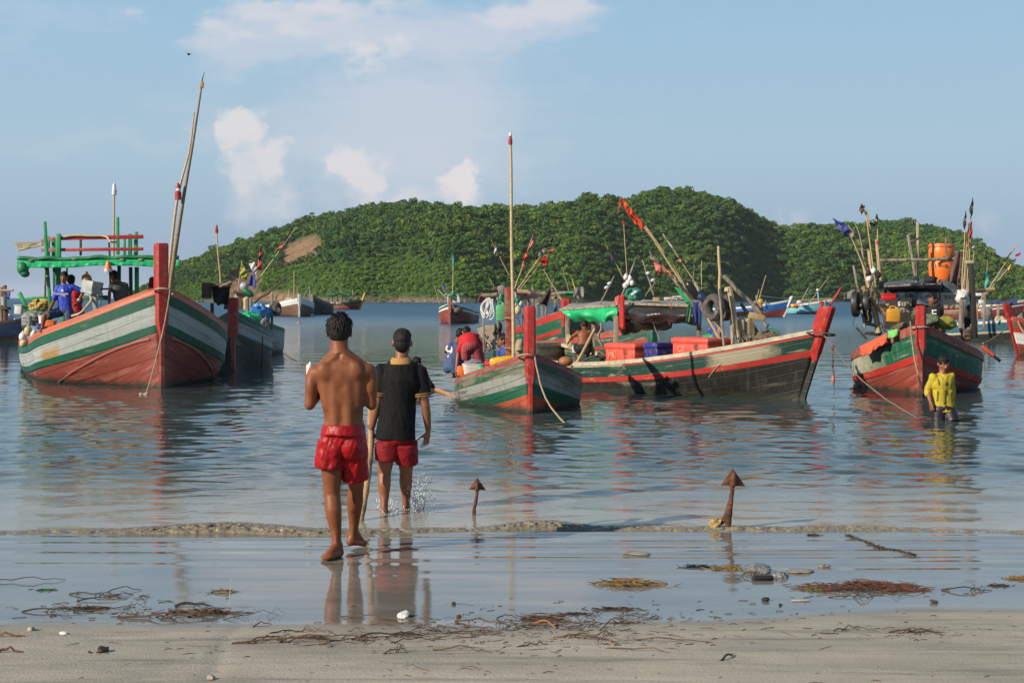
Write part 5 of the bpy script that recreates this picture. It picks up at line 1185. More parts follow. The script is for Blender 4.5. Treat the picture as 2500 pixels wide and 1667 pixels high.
# ================================================================ gear, poles, flags and cargo
def Q(px, py, Y): return P(px, py, Y)
def T2(a, b, Y, r=3., n=2, amp=.0, mb=None, seg=8, r2=None):
    """a straight or slightly crooked pole between two measured points; r in photo pixels"""
    Ya, Yb = Y if hasattr(Y, '__len__') else (Y, Y)
    p, q = Q(*a, Ya), Q(*b, Yb); k = (Ya+Yb)/2/F; m = mb or MB(); n = max(n, 2)
    pts = wobble(p, q, n, amp) if amp else [p.lerp(q, i/(n-1)) for i in range(n)]
    r2 = r if r2 is None else r2; m.tube(pts, [(r+(r2-r)*i/(n-1))*k for i in range(n)], seg); return m
def Bm(a, b, Y, w, t=.05, mb=None):
    """plank: w photo pixels across, t metres deep"""
    Ya, Yb = Y if hasattr(Y, '__len__') else (Y, Y); p, q = Q(*a, Ya), Q(*b, Yb); m = mb or MB()
    d = (q-p).normalized(); sd = d.cross(Vector((0, 1, 0))).normalized(); up = sd.cross(d); R = Matrix((sd, d, up)).transposed()
    m.box((p+q)/2, (w*(Ya+Yb)/2/F, (q-p).length, t), R, 0, min(.008, t*.2)); return m
def cloth_sheet(pts4, Y, mat, name, parent=None, amp=.03, nu=14, nv=14, seed=1, fold=7, sol=.008, depth=0.):
    """hanging cloth from four measured corners (tl, tr, br, bl)"""
    a, b, c, d = [Q(p[0], p[1], p[2] if len(p) > 2 else Y) for p in pts4]; rr = random.Random(seed); ph = rr.uniform(0, 6); wd = max((b-a).length, (c-d).length); amp = min(amp, wd*.11); fold = min(fold, 1.3+wd*3.2)
    m = MB()
    def fn(u, v):
        p = a.lerp(b, u).lerp(d.lerp(c, u), v)
        w = amp*(.3+v)*(math.sin(u*fold*2*PI/2+ph)+.5*math.sin(u*fold*4.1+v*3+ph*2))+amp*.5*mnoise.noise(Vector((u*4+seed, v*4, ph)))
        s_ = depth*math.sin(v*PI)
        return p+Vector((w*.25*v, w-s_, -.4*abs(w)*v+amp*.4*v*math.sin(u*9+ph)))
    m.sheet(fn, nu, nv); return obj(name, m, mat, parent, solid=sol, ang=80)
def heap(pts, Y, mat, name, parent=None, amp=.04, seed=1, deep=None, n=38, sc=5):
    """crumpled bundle filling a measured box (x0,y0,x1,y1)"""
    x0, y0, x1, y1 = pts; c = Q((x0+x1)/2, (y0+y1)/2, Y); rx = (x1-x0)/2*Y/F; rz = (y1-y0)/2*Y/F; ry = deep or rx*.8
    m = MB(); m.ell(c, (rx, ry, rz), None, n, n*2//3)
    for i, v in enumerate(m.v):
        d = v-c; q = mnoise.noise(v*sc+Vector((seed*7, 0, 0))); q2 = .7-2.2*abs(mnoise.noise(v*sc*2.1+Vector((seed*3, 5, 0))))
        sq = 1+.16*(1-abs(abs(d.x)/max(rx, .01)-abs(d.z)/max(rz, .01)))
        m.v[i] = c+d*sq+d.normalized()*(amp*q*1.6+amp*.8*q2)
    return obj(name, m, mat, parent, ang=35)
def G2(name, label, cat, o, group=None): return tag(o, label, cat, group)
def lamp(parent, p, h=.16, col=None):
    m = MB(); m.tube([p, p+V(0, 0, h*.45), p+V(0, 0, h*.5), p+V(0, 0, h*.8), p+V(0, 0, h)], [h*.2, h*.2, h*.14, h*.15, h*.05], 10); return obj('marker_lamp', m, col or red_p, parent)
def flag_pole(label, a, b, Y, r, flags, group='bamboo poles with flags', mat=None, amp=.007, mid=None, r2=None, lampc=None):
    r *= .72; r2 = r2*.72 if r2 else None
    Yb = Y if not hasattr(Y, '__len__') else Y[0]; base = Q(*a, Yb); root = thing('flag_pole', label, 'flag pole', base, group)
    if mid:
        pts = sm([Q(*a, Yb)]+[Q(*q, Yb) for q in mid]+[Q(*b, Yb)], 5); m = MB(); k = Yb/F; n = len(pts); m.tube(pts, [(r+((r2 if r2 else r*.5)-r)*i/(n-1))*k for i in range(n)], 7)
    else: m = T2(a, b, Y, r, 7, amp, r2=r2 or r*.5)
    obj('pole', m, mat or bamboo, root)
    for k, (pts, mt) in enumerate(flags):
        m = MB(); Yf = Yb-.02; c = [Q(p[0], p[1], Yf) for p in pts]
        if len(c) == 3: c.append(c[2].copy())
        def fn(u, v, c=c, k=k): 
            p = c[0].lerp(c[1], u).lerp(c[3].lerp(c[2], u), v); return p+Vector((0, -.05*math.sin(v*7+u*4+k)*(.2+v), .012*math.sin(u*9+v*5)))
        m.sheet(fn, 9, 9); obj('flag', m, mt, root, solid=.004, ang=80)
    if lampc: lamp(root, Q(*b, Yb)+V(0, 0, -.03), .2, lampc)
    return root
def floatball(pos, r, mat, label, group=None, cat='float', sq=1.25):
    m = MB(); m.ell(pos, (r, r, r*sq), Matrix.Rotation(random.uniform(-.6, .6), 3, 'Y'), 14, 10); m.tube([pos+V(0, 0, r*sq*.9), pos+V(0, 0, r*sq*1.25)], r*.25, 8)
    return tag(obj('fishing_float', m, mat), label, cat, group)
def roperun(pts, label, r=.012, mat=None, Y=None, parent=None, name='mooring_rope'):
    m = MB(); pp = sm(pts, 5); m.tube([jit(p, .004) for p in pp], r, 7); o = obj(name, m, mat or rope, parent)
    if parent is None: tag(o, label, 'rope')
    return o
def jerry(box, Y, mat, label, tilt=0., name='jerrycan', deep=.16):
    x0, y0, x1, y1 = box; c = Q((x0+x1)/2, (y0+y1)/2, Y); w = (x1-x0)*Y/F; h = (y1-y0)*Y/F
    R = Matrix.Rotation(tilt, 3, 'Y'); root = thing(name, label, 'jerrycan', (c.x, c.y, c.z-h/2))
    m = MB(); m.box(c-V(0, 0, h*.06), (w, deep, h*.80), R, 0, min(w, deep)*.18); m.box(c+R @ V(0, 0, h*.30), (w*.8, deep*.7, h*.14), R, 0, .02)
    for k in (-.12, .08): m.box(c+V(0, 0, h*k), (w*1.01, deep*1.02, h*.03), R, 0, .004)
    obj('can', m, mat, root)
    m = MB(); t = c+R @ V(0, 0, h*.36); m.tube(sm([t+R @ V(-w*.28, 0, 0), t+R @ V(-w*.24, 0, h*.13), t+R @ V(w*.14, 0, h*.13), t+R @ V(w*.16, 0, 0)]), .013, 7); obj('handle', m, mat, root)
    m = MB(); m.tube([t+R @ V(w*.3, 0, 0), t+R @ V(w*.3, 0, h*.10)], .025, 10); obj('cap', m, mat, root); return root
def tyre(c, r, ax, label, thick=.6, grp=None):
    root = thing('old_tyre', label, 'tyre', c-V(0, 0, r), grp); m = MB(); rr = r*.26; m.torus(c, r-rr, rr, ax, 40, 12, sq=1.35*thick/.6)
    axn = Vector(ax).normalized(); u = axn.orthogonal().normalized(); w = axn.cross(u)
    obj('tyre_body', m, rubber, root)
    m = MB()
    for i in range(36):
        a = 2*PI*i/36; d = u*math.cos(a)+w*math.sin(a)
        for q in (-.5, 0, .5): m.box(c+d*(r-.003)+axn*rr*q*.95*thick/.6+w*0, (.012, .028, .05), Matrix((d, axn, d.cross(axn))).transposed())
    obj('tread', m, rubber, root); return root
def crate(c, L_, W_, h, ang, mat, label, name='ice_box'):
    R = Matrix.Rotation(ang, 3, 'Z'); root = thing(name, label, 'ice box', c)
    m = MB(); m.box(c+V(0, 0, h*.37), (L_*.96, W_*.96, h*.74), R, 0, .03)
    for q in (-.4, -.13, .13, .4): m.box(c+R @ V(L_*q, 0, h*.36), (L_*.05, W_*1.0, h*.66), R, 0, .012)
    m.box(c+V(0, 0, h*.72), (L_, W_, h*.05), R, 0, .012)
    obj('box', m, mat, root); m = MB(); m.box(c+V(0, 0, h*.86), (L_*1.02, W_*1.02, h*.22), R, 0, .025); m.box(c+V(0, 0, h*.99), (L_*.94, W_*.9, h*.05), R, 0, .015)
    obj('lid', m, mat, root); return root, R

# ---------------------------------------------------------------- boat A: superstructure
A = bA.root; Y = 30.6
m = MB(); m.sheet(lambda u, v: Q(42+395*u, 630+2*math.sin(u*7)+1.5*math.sin(u*23), 29.9).lerp(Q(95+300*u, 635, 34.2), v)+V(0, 0, .012*math.sin(u*40)), 60, 8)
cn = obj('canopy', m, tarp_dg, A, solid=.085)
m = MB(); m.sheet(lambda u, v: Q(42+395*u, 636+2*math.sin(u*7), 29.87)+V(0, v*(.004*math.sin(u*150+v*2)+.007*math.sin(u*61+v*3))-.012, -v*(.13+.012*math.sin(u*9)+.005*math.sin(u*23)+.05*math.exp(-((u-.03)/.03)**2))), 260, 6); obj('valance', m, tarp_g, cn, solid=.006, ang=80)
m = MB(); m.ell(Q(56, 655, 29.9), (.12, .12, .15), None, 14, 10); m.ell(Q(61, 668, 29.9), (.10, .10, .08), None, 12, 8); obj('rolled_tarp_end', m, tarp_dg, cn)
for q in ((180, 632), (298, 634), (343, 634), (75, 636)):
    m = MB(); m.box(Q(*q, 29.84), (.09, .03, .045), None, 0, .008); obj('batten_block', m, wood, cn)
def post(a, b, Y, w, mat=green_p, t=.07, nm='post', par=None):
    w *= .86
    return obj(nm, Bm(a, b, Y, w, t), mat, par or A)
post((109, 541), (115, 632), 30.3, 8); post((115, 648), (124, 765), 30.3, 8); post((143, 571), (143, 630), 30.2, 13); post((142, 646), (142, 708), 32.2, 15); post((131, 579), (131, 630), 31.5, 9); post((133, 650), (134, 712), 33, 9, green_dk)
post((287, 530), (288, 622), 31.5, 8); post((291, 648), (291, 718), 32.5, 9, green_dk); post((304, 580), (304, 626), 31.5, 6); post((318, 571), (318, 626), 31.2, 9); post((319, 652), (320, 726), 31.8, 9, green_dk); post((332, 566), (332, 626), 30.4, 10); post((334, 652), (334, 720), 30.6, 11)
post((197, 580), (197, 624), 31, 5, wood_d); post((266, 592), (268, 625), 31, 4, wood_d); post((268, 648), (270, 706), 31, 4, dark_m); post((119, 578), (119, 630), 31, 5)
post((111, 652), (110, 726), 32, 4, wood); post((164, 650), (163, 672), 32, 3, wood)
for y in (581, 609):
    m = Bm((136, y+1), (350, y-3 if y < 600 else y-1), 30.25, 9.5 if y < 600 else 7.5, .04); obj('roof_rail', m, red_p, A)
    m = Bm((102, y+7 if y < 600 else y+2), (137, y+1), (31.8, 30.25), 8, .04); obj('roof_rail', m, red_dk, A)
m = MB(); m.tube(sm([Q(155, 579, 30.2), Q(180, 575, 30.2), Q(222, 576, 30.2), Q(258, 577, 30.2), Q(270, 590, 30.1), Q(285, 591, 30.2)]), .022, 7); obj('bent_bamboo', m, bamboo, A)
cloth_sheet(((33, 591), (107, 590), (106, 598), (48, 611)), 31, M('straw_mat', (.34, .30, .2), .9, .3, 20, bump=.6), 'straw_mat_awning', A, .02, 12, 8, 3, 3)
obj('awning_pole', T2((45, 611), (106, 597), 31, 2.5), bamboo, A)
post((47, 714), (70, 762), 33, 10); post((62, 729), (126, 727), 33, 9, nm='aft_rail'); m = Bm((203, 727), (268, 727), 33.2, 12, .03); obj('aft_panel', m, green_dk, A); m = Bm((72, 768), (128, 768), 32.5, 26, .03); obj('side_panel', m, green_p, A)
m = Bm((153, 775), (162, 800), 30.3, 14, .03); obj('thwart_board', m, green_p, A)
# grey winch box
g = thing('winch', 'grey painted winch box on a slanting post behind the left boat rail', 'winch', Q(230, 770, 30.0))
m = MB(); R = Matrix.Rotation(.16, 3, 'Y') @ Matrix.Rotation(-.55, 3, 'Z'); m.box(Q(225, 700, 30.0), (.33, .30, .24), R, 0, .01); obj('housing', m, grey_m, g)
m = MB(); m.box(Q(224, 714, 30.0), (.35, .32, .05), R, 0, .008); obj('tray', m, grey_m, g); obj('stand', Bm((229, 717), (235, 762), 30.0, 11, .09), grey_m, g)
obj('crank', T2((246, 706), (268, 705), 30.0, 2.2), dark_m, g); obj('brace', T2((241, 712), (246, 745), 30.0, 1.8), wood, g)
floatball(Q(212, 683, 30.2), .11, M('amber_float', (.42, .24, .08), .4), 'amber glass float resting on top of the grey winch box')
roperun([Q(176, 771, 29.8), Q(195, 765, 29.7), Q(212, 748, 29.8), Q(222, 734, 29.9), Q(221, 722, 30)], 'thick pale hose curling over the rail beside the grey winch', .028, M('pale_hose', (.5, .4, .26), .6), name='hose')
# aft cargo on A
g = heap((73, 733, 122, 760), 32.6, checks('plaid_cloth', (.45, .09, .03), (.35, .42, .1), 14, .35), 'cloth_pile', None, .06, 3); tag(g, 'heap of red and yellow checked cloth on the left boat stern', 'cloth pile')
m = MB(); m.box(Q(47, 757, 33), (.17, .2, .20), Matrix.Rotation(.1, 3, 'Y'), 0, .02); m.box(Q(47, 746, 33), (.19, .22, .03), None, 0, .01); tag(obj('foam_box', m, white_pl), 'white foam box hanging at the stern corner of the left boat', 'box')
g = heap((60, 762, 106, 792), 32.2, M('grey_tarp', (.22, .22, .21), .5, .25, 6, bump=.6), 'tarp_bundle', None, .05, 8); tag(g, 'crumpled grey tarpaulin bundle on the left boat stern', 'tarpaulin')
m = MB(); m.box(Q(66, 783, 31.6), (.18, .2, .22), None, 0, .01)
for k in range(3): m.box(Q(66, 775+k*8, 31.6)+V(0, -.01, 0), (.19, .2, .018))
tag(obj('wooden_box', m, grey_m), 'small slatted grey box below the grey tarpaulin bundle', 'box')
m = MB(); c = Q(104, 781, 31.4); m.tube([c-V(0, 0, .09), c+V(0, 0, .09)], [.075, .09], 16); m.tube([c+V(0, 0, .08), c+V(0, 0, .10)], .097, 16); tag(obj('bucket', m, white_pl), 'small white bucket on the left boat behind the bare knee', 'bucket')
m = MB(); m.box(Q(103, 797, 31.0), (.20, .2, .12), None, 0, .02); m.box(Q(103, 791, 31.0), (.22, .22, .03), None, 0, .01); tag(obj('plastic_tub', m, blue_pl), 'blue tub below the white bucket', 'tub')
m = MB(); m.box(Q(121, 790, 30.9), (.26, .2, .13), None, 0, .02); m.box(Q(121, 784, 30.9), (.28, .22, .03), None, 0, .01); tag(obj('plastic_tub', m, orange_pl), 'orange tub beside the raised bare leg', 'tub')
for k, (x, y, r, mt, lb) in enumerate(((56, 822, .085, white_pl, 'white float at the far left of the cluster on the stern corner'), (69, 808, .088, M('cream_float', (.6, .48, .25), .5), 'yellowish float topmost in the cluster on the stern corner'), (82, 815, .072, white_pl, 'small pale float nearest the green rail on the stern corner'), (58, 837, .08, M('cream_float', (.6, .48, .25), .5), 'cream float hanging lowest in the cluster on the stern corner'))):
    floatball(Q(x, y, 31.2), r, mt, lb, 'floats on the stern of the left boat')
m = MB(); c = Q(264, 645, 29.8); m.tube([c+V(0, 0, .06), c, c-V(0, 0, .10)], [.03, .05, .085], 14); g = thing('hanging_lamp', 'orange and white lamp shade hanging under the green canopy edge', 'lamp', c); obj('lamp_shade', m, orange_pl, g); m = MB(); m.tube([c-V(0, 0, .10), c-V(0, 0, .16)], [.09, .075], 14); obj('diffuser', m, white_pl, g)
# tall bamboo mast
g = thing('bamboo_mast', 'very tall bamboo mast leaning above the left boat stem', 'mast', Q(415, 735, 28.9))
m = MB(); m.tube(sm([Q(414, 730, 28.9), Q(424, 640, 28.9), Q(447, 490, 28.9), Q(471, 350, 28.9), Q(493, 205, 28.9)], 6), smr([.050, .047, .036, .026, .018], 6), 9); obj('pole', m, bamboo_d, g)
m = MB(); m.tube(sm([Q(408, 720, 29), Q(420, 590, 29), Q(436, 470, 29), Q(462, 370, 29), Q(474, 275, 29)], 5), smr([.034, .032, .028, .018, .014], 5), 8); obj('second_pole', m, bamboo, g)
m = MB(); m.tube([Q(493, 205, 28.9), Q(495, 190, 28.9), Q(500, 176, 28.9)], [.012, .010, .004], 6); obj('tip_wire', m, dark_m, g)
m = MB(); m.box(Q(493, 208, 28.85), (.07, .06, .12), Matrix.Rotation(.1, 3, 'Y'), 0, .01); obj('tip_lamp', m, M('amber_cloth', (.5, .28, .06), .7), g)
lm = lamp(g, Q(435, 488, 28.8), .34, red_p); m = MB(); m.tube([Q(435, 466, 28.79), Q(436, 456, 28.79)], [.05, .03], 10); obj('lamp_glass', m, white_pl, lm)
g = thing('bamboo_mast', 'bamboo mast with a white lamp rising from the canopy', 'mast', Q(279, 640, 31)); obj('pole', T2((277, 640), (279, 462), 31, 3, 4, r2=2.2), bamboo, g); lamp(g, Q(279, 476, 31), .26, white_pl)
m = MB(); m.torus(Q(402, 712, 27.86), .185, .018, (0.05, .35, 1), 24, 8); obj('rope_loop', m, rope, A)
roperun([Q(415, 706, 27.72), Q(410, 745, 27.6), Q(395, 820, 27.3), Q(372, 910, 26.6), Q(357, 962, 26.1)], 'mooring rope slanting from the left boat stem down into the sea', .013)
g = heap((339, 955, 360, 975), 26.0, rope, 'rope_knot', None, .05, 4, n=20); tag(g, 'frayed pale rope knot floating where the left mooring rope enters the sea', 'rope')
roperun([Q(349, 968, 26.0), Q(320, 985, 24.5), V(*[*Q(290, 1000, 22.9)])+V(0, 0, -.02)], 'thin wet line trailing from the floating rope knot', .006, rope_d)

# ---------------------------------------------------------------- boats B / B2 gear
B = bB.root
post((505, 690), (505, 728), 34, 22, wood_d, .3, 'engine_box', B); cloth_sheet(((515, 690), (562, 694), (560, 744), (520, 738)), 34.0, black, 'dark_awning', B, .05, 12, 10, 4)
obj('roof_beam', T2((500, 700), (566, 692), 33.9, 4), wood_d, B); obj('roof_beam', T2((535, 702), (563, 688), 33.8, 3, 4, .02), wood, B); post((552, 695), (552, 755), 34.2, 10, wood_d, .1, 'post', B); post((518, 740), (518, 770), 34.2, 8, wood_d, .1, 'post', B)
flag_pole('slim bamboo pole with a red tip left of the flag cluster', (539, 702), (529, 566), 34, 3, [], lampc=red_p, r2=2.2)
cloth_sheet(((573, 714), (611, 716), (608, 757), (576, 752)), 42, tan_cl, 'hanging_tarp', bB2.root, .08, 14, 12, 5); post((603, 730), (603, 768), 41.8, 7, wood, .1, 'post', bB2.root); post((611, 728), (611, 768), 41.8, 6, wood, .1, 'post', bB2.root); obj('roof_beam', T2((570, 713), (616, 717), 41.9, 4), wood_d, bB2.root)
m = MB(); m.ell(Q(606, 714, 41.6), (.20, .12, .09), Matrix.Rotation(.6, 3, 'Y'), 16, 10); tag(obj('oval_basket', m, tarp_dg), 'dark green oval basket lying on top of the tan hanging tarp', 'basket')
m = MB(); m.ell(Q(596, 699, 41.9), (.13, .12, .13), None, 16, 10); tag(obj('round_float', m, M('pale_grey_float', (.4, .42, .4), .4)), 'pale grey round float above the tan hanging tarp', 'float')
tag(heap((585, 766, 631, 800), 37, tarp_g, 'tarp_pile', None, .10, 5, deep=.5, sc=4), 'bright green tarpaulin pile on the dark boat behind the red stem', 'tarpaulin')
tag(heap((613, 748, 657, 786), 41, tarp_bl, 'tarp_pile', None, .09, 6, deep=.5, sc=4), 'crumpled blue tarpaulin beside the green tarpaulin pile', 'tarpaulin')
tag(heap((634, 780, 652, 806), 40.5, grey_cl, 'sack', None, .05, 7, sc=5), 'grey sack below the blue tarpaulin', 'sack')
post((664, 708), (664, 808), 41.5, 6.5, wood, .07, 'post', bB2.root); post((676, 718), (672, 745), 41.8, 4, wood, .06, 'post', bB2.root); post((655, 770), (657, 806), 41.7, 6, wood_d, .1, 'post', bB2.root)
tyre(Q(676, 754, 41.3), .20, (1, -.28, 0), 'old tyre hung on the post of the grey hulled boat', .6, 'old tyres hung on posts')
tyre(Q(668, 752, 41.7), .20, (1, -.28, 0), 'dark tyre just behind the tyre on the grey hulled boat', .6, 'old tyres hung on posts')
obj('boom', T2((617, 742), (708, 672), 41.2, 3.2, 6, .03, r2=1.6), wood_d, bB2.root)
flag_pole('pole with olive yellow flag left of the white bag', (580, 716), (590, 636), 42, 1.6, [(((590, 637), (598, 655), (603, 664), (585, 672)), olive_flag), (((586, 668), (604, 664), (603, 684), (590, 678)), olive_flag)])
flag_pole('long slanting pole with black over red flags near the landslip', (626, 690), (720, 559), 42, 2.2, [(((718, 561), (705, 572), (692, 590), (698, 584)), black), (((693, 588), (684, 600), (669, 618), (690, 604)), pink_flag), (((670, 618), (664, 626), (662, 632), (668, 628)), tarp_g)])
flag_pole('upright pole carrying black, white and red rags', (622, 705), (637, 598), 42, 2.0, [(((637, 599), (641, 620), (636, 634), (627, 632)), black), (((634, 612), (640, 618), (640, 628), (633, 625)), red_cl), (((632, 632), (639, 640), (638, 660), (629, 658)), red_cl), (((607, 645), (622, 640), (627, 655), (618, 664)), white_cl), (((616, 655), (628, 652), (627, 668), (619, 668)), white_cl)])
cloth_sheet(((612, 672), (622, 668), (627, 702), (607, 696)), 41.9, blue_flag, 'cloth_bundle', None, .06, 10, 10, 6).name = 'cloth_bundle'; tag(bpy.data.objects['cloth_bundle'], 'dark blue cloth hanging at the foot of the rag poles', 'cloth')
roperun([Q(655, 808, 40), Q(668, 838, 39.5), Q(700, 868, 38), Q(725, 882, 36)], 'thin line from the grey hulled boat dropping into the sea', .010); roperun([Q(640, 800, 36.5), Q(641, 850, 36), Q(637, 900, 35.9)], 'black rope hanging down the side of the dark boat', .014, black)

# ---------------------------------------------------------------- boat C gear
C = bC.root; Y = 23.6
post((1240, 702), (1243, 885), Y, 20, red_dk, .14, 'mast_post')
g = thing('bamboo_mast', 'tall upright bamboo mast lashed to the red post of the middle boat', 'mast', Q(1254, 872, 23.4)); m = MB(); m.tube([Q(1254+(1246-1254)*t+.8*math.sin(t*9), 872-544*t, 23.4) for t in np.linspace(0, 1, 18)], [.034-.014*t for t in np.linspace(0, 1, 18)], 10); obj('pole', m, bamboo, g)
for t in np.linspace(.05, .95, 12):
    pass
lm = lamp(g, Q(1246, 352, 23.38), .17, red_p); m = MB(); m.tube([Q(1246, 332, 23.38), Q(1246, 324, 23.38)], [.026, .016], 10); obj('lamp_glass', m, white_pl, lm)
for y in (777, 850):
    m = MB(); m.torus(Q(1247, y, 23.5), .10, .008, (0, .1, 1), 20, 6); obj('lashing', m, rope, C)
obj('crossbeam', T2((1178, 722), (1295, 716), 24.2, 5, 6, .02), wood, C); obj('crossbeam', T2((1200, 708), (1250, 705), 24.1, 5, 5, .02), wood_d, C); obj('crossbeam', T2((1262, 712), (1290, 713), 24, 5.5), wood_tan, C)
m = MB(); a = [Q(1167, 738, 24.3), Q(1172, 723, 24.3), Q(1208, 722, 24.6), Q(1206, 737, 24.6)]; m.add(a+[p+V(0, .35, .05) for p in a], [(3, 2, 1, 0), (4, 5, 6, 7), (0, 1, 5, 4), (1, 2, 6, 5), (2, 3, 7, 6), (3, 0, 4, 7)]); obj('roof_board', m, red_dk, C)
m = MB(); a = [Q(1268, 734, 24.0), Q(1270, 714, 24.0), Q(1308, 716, 24.6), Q(1313, 727, 24.6)]; m.add(a+[p+V(0, .35, .05) for p in a], [(3, 2, 1, 0), (4, 5, 6, 7), (0, 1, 5, 4), (1, 2, 6, 5), (2, 3, 7, 6), (3, 0, 4, 7)]); obj('roof_board', m, red_dk, C)
post((1180, 738), (1182, 860), 24.6, 6, wood, .05, 'post', C); post((1290, 720), (1288, 800), 24.5, 6, wood, .05, 'post', C); post((1214, 725), (1216, 850), 24.6, 5, wood, .05, 'post', C)
tag(heap((1214, 698, 1234, 722), 24.1, grey_cl, 'net_bundle', None, .03, 5, n=18), 'small grey net bundle beside the red mast post top', 'net')
jerry((1211, 737, 1234, 786), 24.0, M('pale_green_plastic', (.12, .42, .16), .4, .1), 'pale green jerrycan hanging left of the red mast post')
rr = random.Random(4)
for k in range(6):
    cx, cy = 1185+rr.uniform(-8, 14), 752+rr.uniform(-6, 12); w = rr.uniform(8, 20); hh = rr.uniform(16, 30)
    pts = [Q(1194+rr.uniform(-5, 5), 727, 24.1), Q(cx-w*.6, cy, 24.1), Q(cx, cy+hh, 24.05), Q(cx+w*.55, cy+4, 24.0), Q(1197+rr.uniform(-3, 8), 730, 24.0)]
    m = MB(); m.tube(sm(pts, 6), .010, 6); tag(obj('white_hose', m, white_pl), 'white hose loop hanging left of the pale green jerrycan', 'hose', 'white hose loops on the middle boat')
for k, (x, y, mt, lb) in enumerate(((1223, 727, M('green_glass', (.01, .22, .12), .15), 'dark green bottle lamp above the pale green jerrycan'), (1264, 732, M('green_glass', (.01, .22, .12), .15), 'dark green bottle lamp right of the bamboo mast'), (1257, 722, white_pl, 'small white bulb right of the bamboo mast'))):
    m = MB(); c = Q(x, y, 23.9); m.tube([c-V(0, 0, .06), c-V(0, 0, .02), c, c+V(0, 0, .03), c+V(0, 0, .07)], [.03, .045, .045, .025, .018], 12); tag(obj('bottle_lamp', m, mt), lb, 'bottle lamp')
rr = random.Random(8)
for k in range(14):
    x, y = rr.uniform(1256, 1300), rr.uniform(720, 775); m = MB(); p = Q(x, y, 24.1+rr.uniform(0, .4)); m.tube(wobble(p, p+V(rr.uniform(-.08, .08), 0, -rr.uniform(.15, .42)), 5, .02), rr.uniform(.004, .009), 5); tag(obj('loose_rope', m, rr.choice([rope, white_pl, rope_d])), 'short loose rope end dangling from the middle boat gallows', 'rope', 'rope ends dangling from the gallows')
floatball(Q(1264, 758, 23.9), .06, M('cream_float', (.6, .48, .25), .5), 'cream float hanging right of the bamboo mast')
floatball(Q(1271, 741, 24.1), .035, white_pl, 'tiny white float hanging beside the gallows of the middle boat')
# leaning ply sheets, timber, engine
m = MB(); a = [Q(1163, 803, 25.2), Q(1186, 794, 25.3), Q(1212, 794, 25.3), Q(1216, 842, 24.8), Q(1190, 850, 24.8)]; m.add(a+[p+V(0, .03, 0) for p in a], [(4, 3, 2, 1, 0), (5, 6, 7, 8, 9)]+[(i, (i+1) % 5, 5+(i+1) % 5, 5+i) for i in range(5)]); tag(obj('plywood_sheet', m, M('bleached_ply', (.34, .27, .19), .85, .25, 5, bump=.3)), 'bleached plywood sheet leaning behind the bending red figure', 'plywood')
for k, (a, b, lb) in enumerate((((1168, 806), (1197, 852), 'thin lath leaning nearest the red figure'), ((1180, 797), (1198, 838), 'broad lath leaning across the plywood sheet'), ((1171, 822), (1195, 856), 'dark lath low on the plywood sheet'))):
    tag(obj('timber_lath', Bm(a, b, (25.0, 24.5), 4.5, .03), wood if k < 2 else wood_d), lb, 'timber')
g = thing('engine', 'black boat engine behind the boy in blue', 'engine', Q(1216, 850, 24.8)); m = MB(); m.box(Q(1216, 812, 24.8), (.12, .18, .22), None, 0, .02); m.ell(Q(1219, 798, 24.75), (.055, .08, .09)); m.tube([Q(1210, 790, 24.7), Q(1208, 812, 24.7), Q(1212, 830, 24.7)], .018, 8); obj('engine_block', m, dark_m, g)
m = MB(); m.torus(Q(1211, 806, 24.6), .06, .014, (1, -.4, 0), 20, 8); obj('flywheel', m, dark_m, g); m = MB(); m.box(Q(1213, 840, 24.8), (.16, .2, .18), None, 0, .01); obj('engine_bed', m, grey_m, g)
# basket and bags
g = thing('fish_basket', 'white perforated plastic fish basket on the middle boat', 'basket', Q(1157, 917, 24.2))
def basket_wall(u, v, s=1.0):
    a = u*2*PI; k = (1.0 if v > .5 else .0)*0+(.155+.035*v); cx = math.copysign(abs(math.cos(a))**.5, math.cos(a)); cy = math.copysign(abs(math.sin(a))**.5, math.sin(a)); return Q(1157, 917, 24.2)+V(cx*k, cy*k*.75, v*.19)
bm_ = M('perforated_white', (.68, .66, .60), .5, .05); N, L = nt(bm_); b = N['Principled BSDF']; tcn = N.new('ShaderNodeTexCoord'); s_ = N.new('ShaderNodeSeparateXYZ'); L.new(tcn.outputs['Object'], s_.inputs[0]); o_ = []
for i in (0, 2):
    a = N.new('ShaderNodeMath'); a.operation = 'MULTIPLY'; a.inputs[1].default_value = 46; L.new(s_.outputs[i], a.inputs[0]); f = N.new('ShaderNodeMath'); f.operation = 'FRACT'; L.new(a.outputs[0], f.inputs[0]); h = N.new('ShaderNodeMath'); h.operation = 'LESS_THAN'; h.inputs[1].default_value = .42; L.new(f.outputs[0], h.inputs[0]); o_.append(h.outputs[0])
a = N.new('ShaderNodeMath'); a.operation = 'MULTIPLY'; L.new(o_[0], a.inputs[0]); L.new(o_[1], a.inputs[1]); x = N.new('ShaderNodeMix'); x.data_type = 'RGBA'; L.new(a.outputs[0], x.inputs[0]); x.inputs[6].default_value = (.68, .66, .6, 1); x.inputs[7].default_value = (.22, .2, .18, 1); L.new(x.outputs[2], b.inputs['Base Color'])
m = MB(); m.sheet(lambda u, v: basket_wall(u, v), 41, 6); obj('basket_wall', m, bm_, g, solid=.006)
m = MB(); m.sheet(lambda u, v: basket_wall(u, 1)+V(0, 0, .02*(v-.3)), 41, 3); obj('rim', m, white_pl, g, solid=.02)
tag(heap((1134, 880, 1178, 893), 24.3, M('silver_fish', (.25, .2, .25), .3, .5, 30, bump=.6), 'fish_catch', None, .025, 3, sc=16, n=20), 'catch of fish heaped in the white basket', 'fish')
m = MB(); m.box(Q(1128, 905, 24.6), (.16, .25, .17), None, 0, .02); tag(obj('orange_crate', m, orange_pl), 'orange crate just left of the white basket', 'crate')
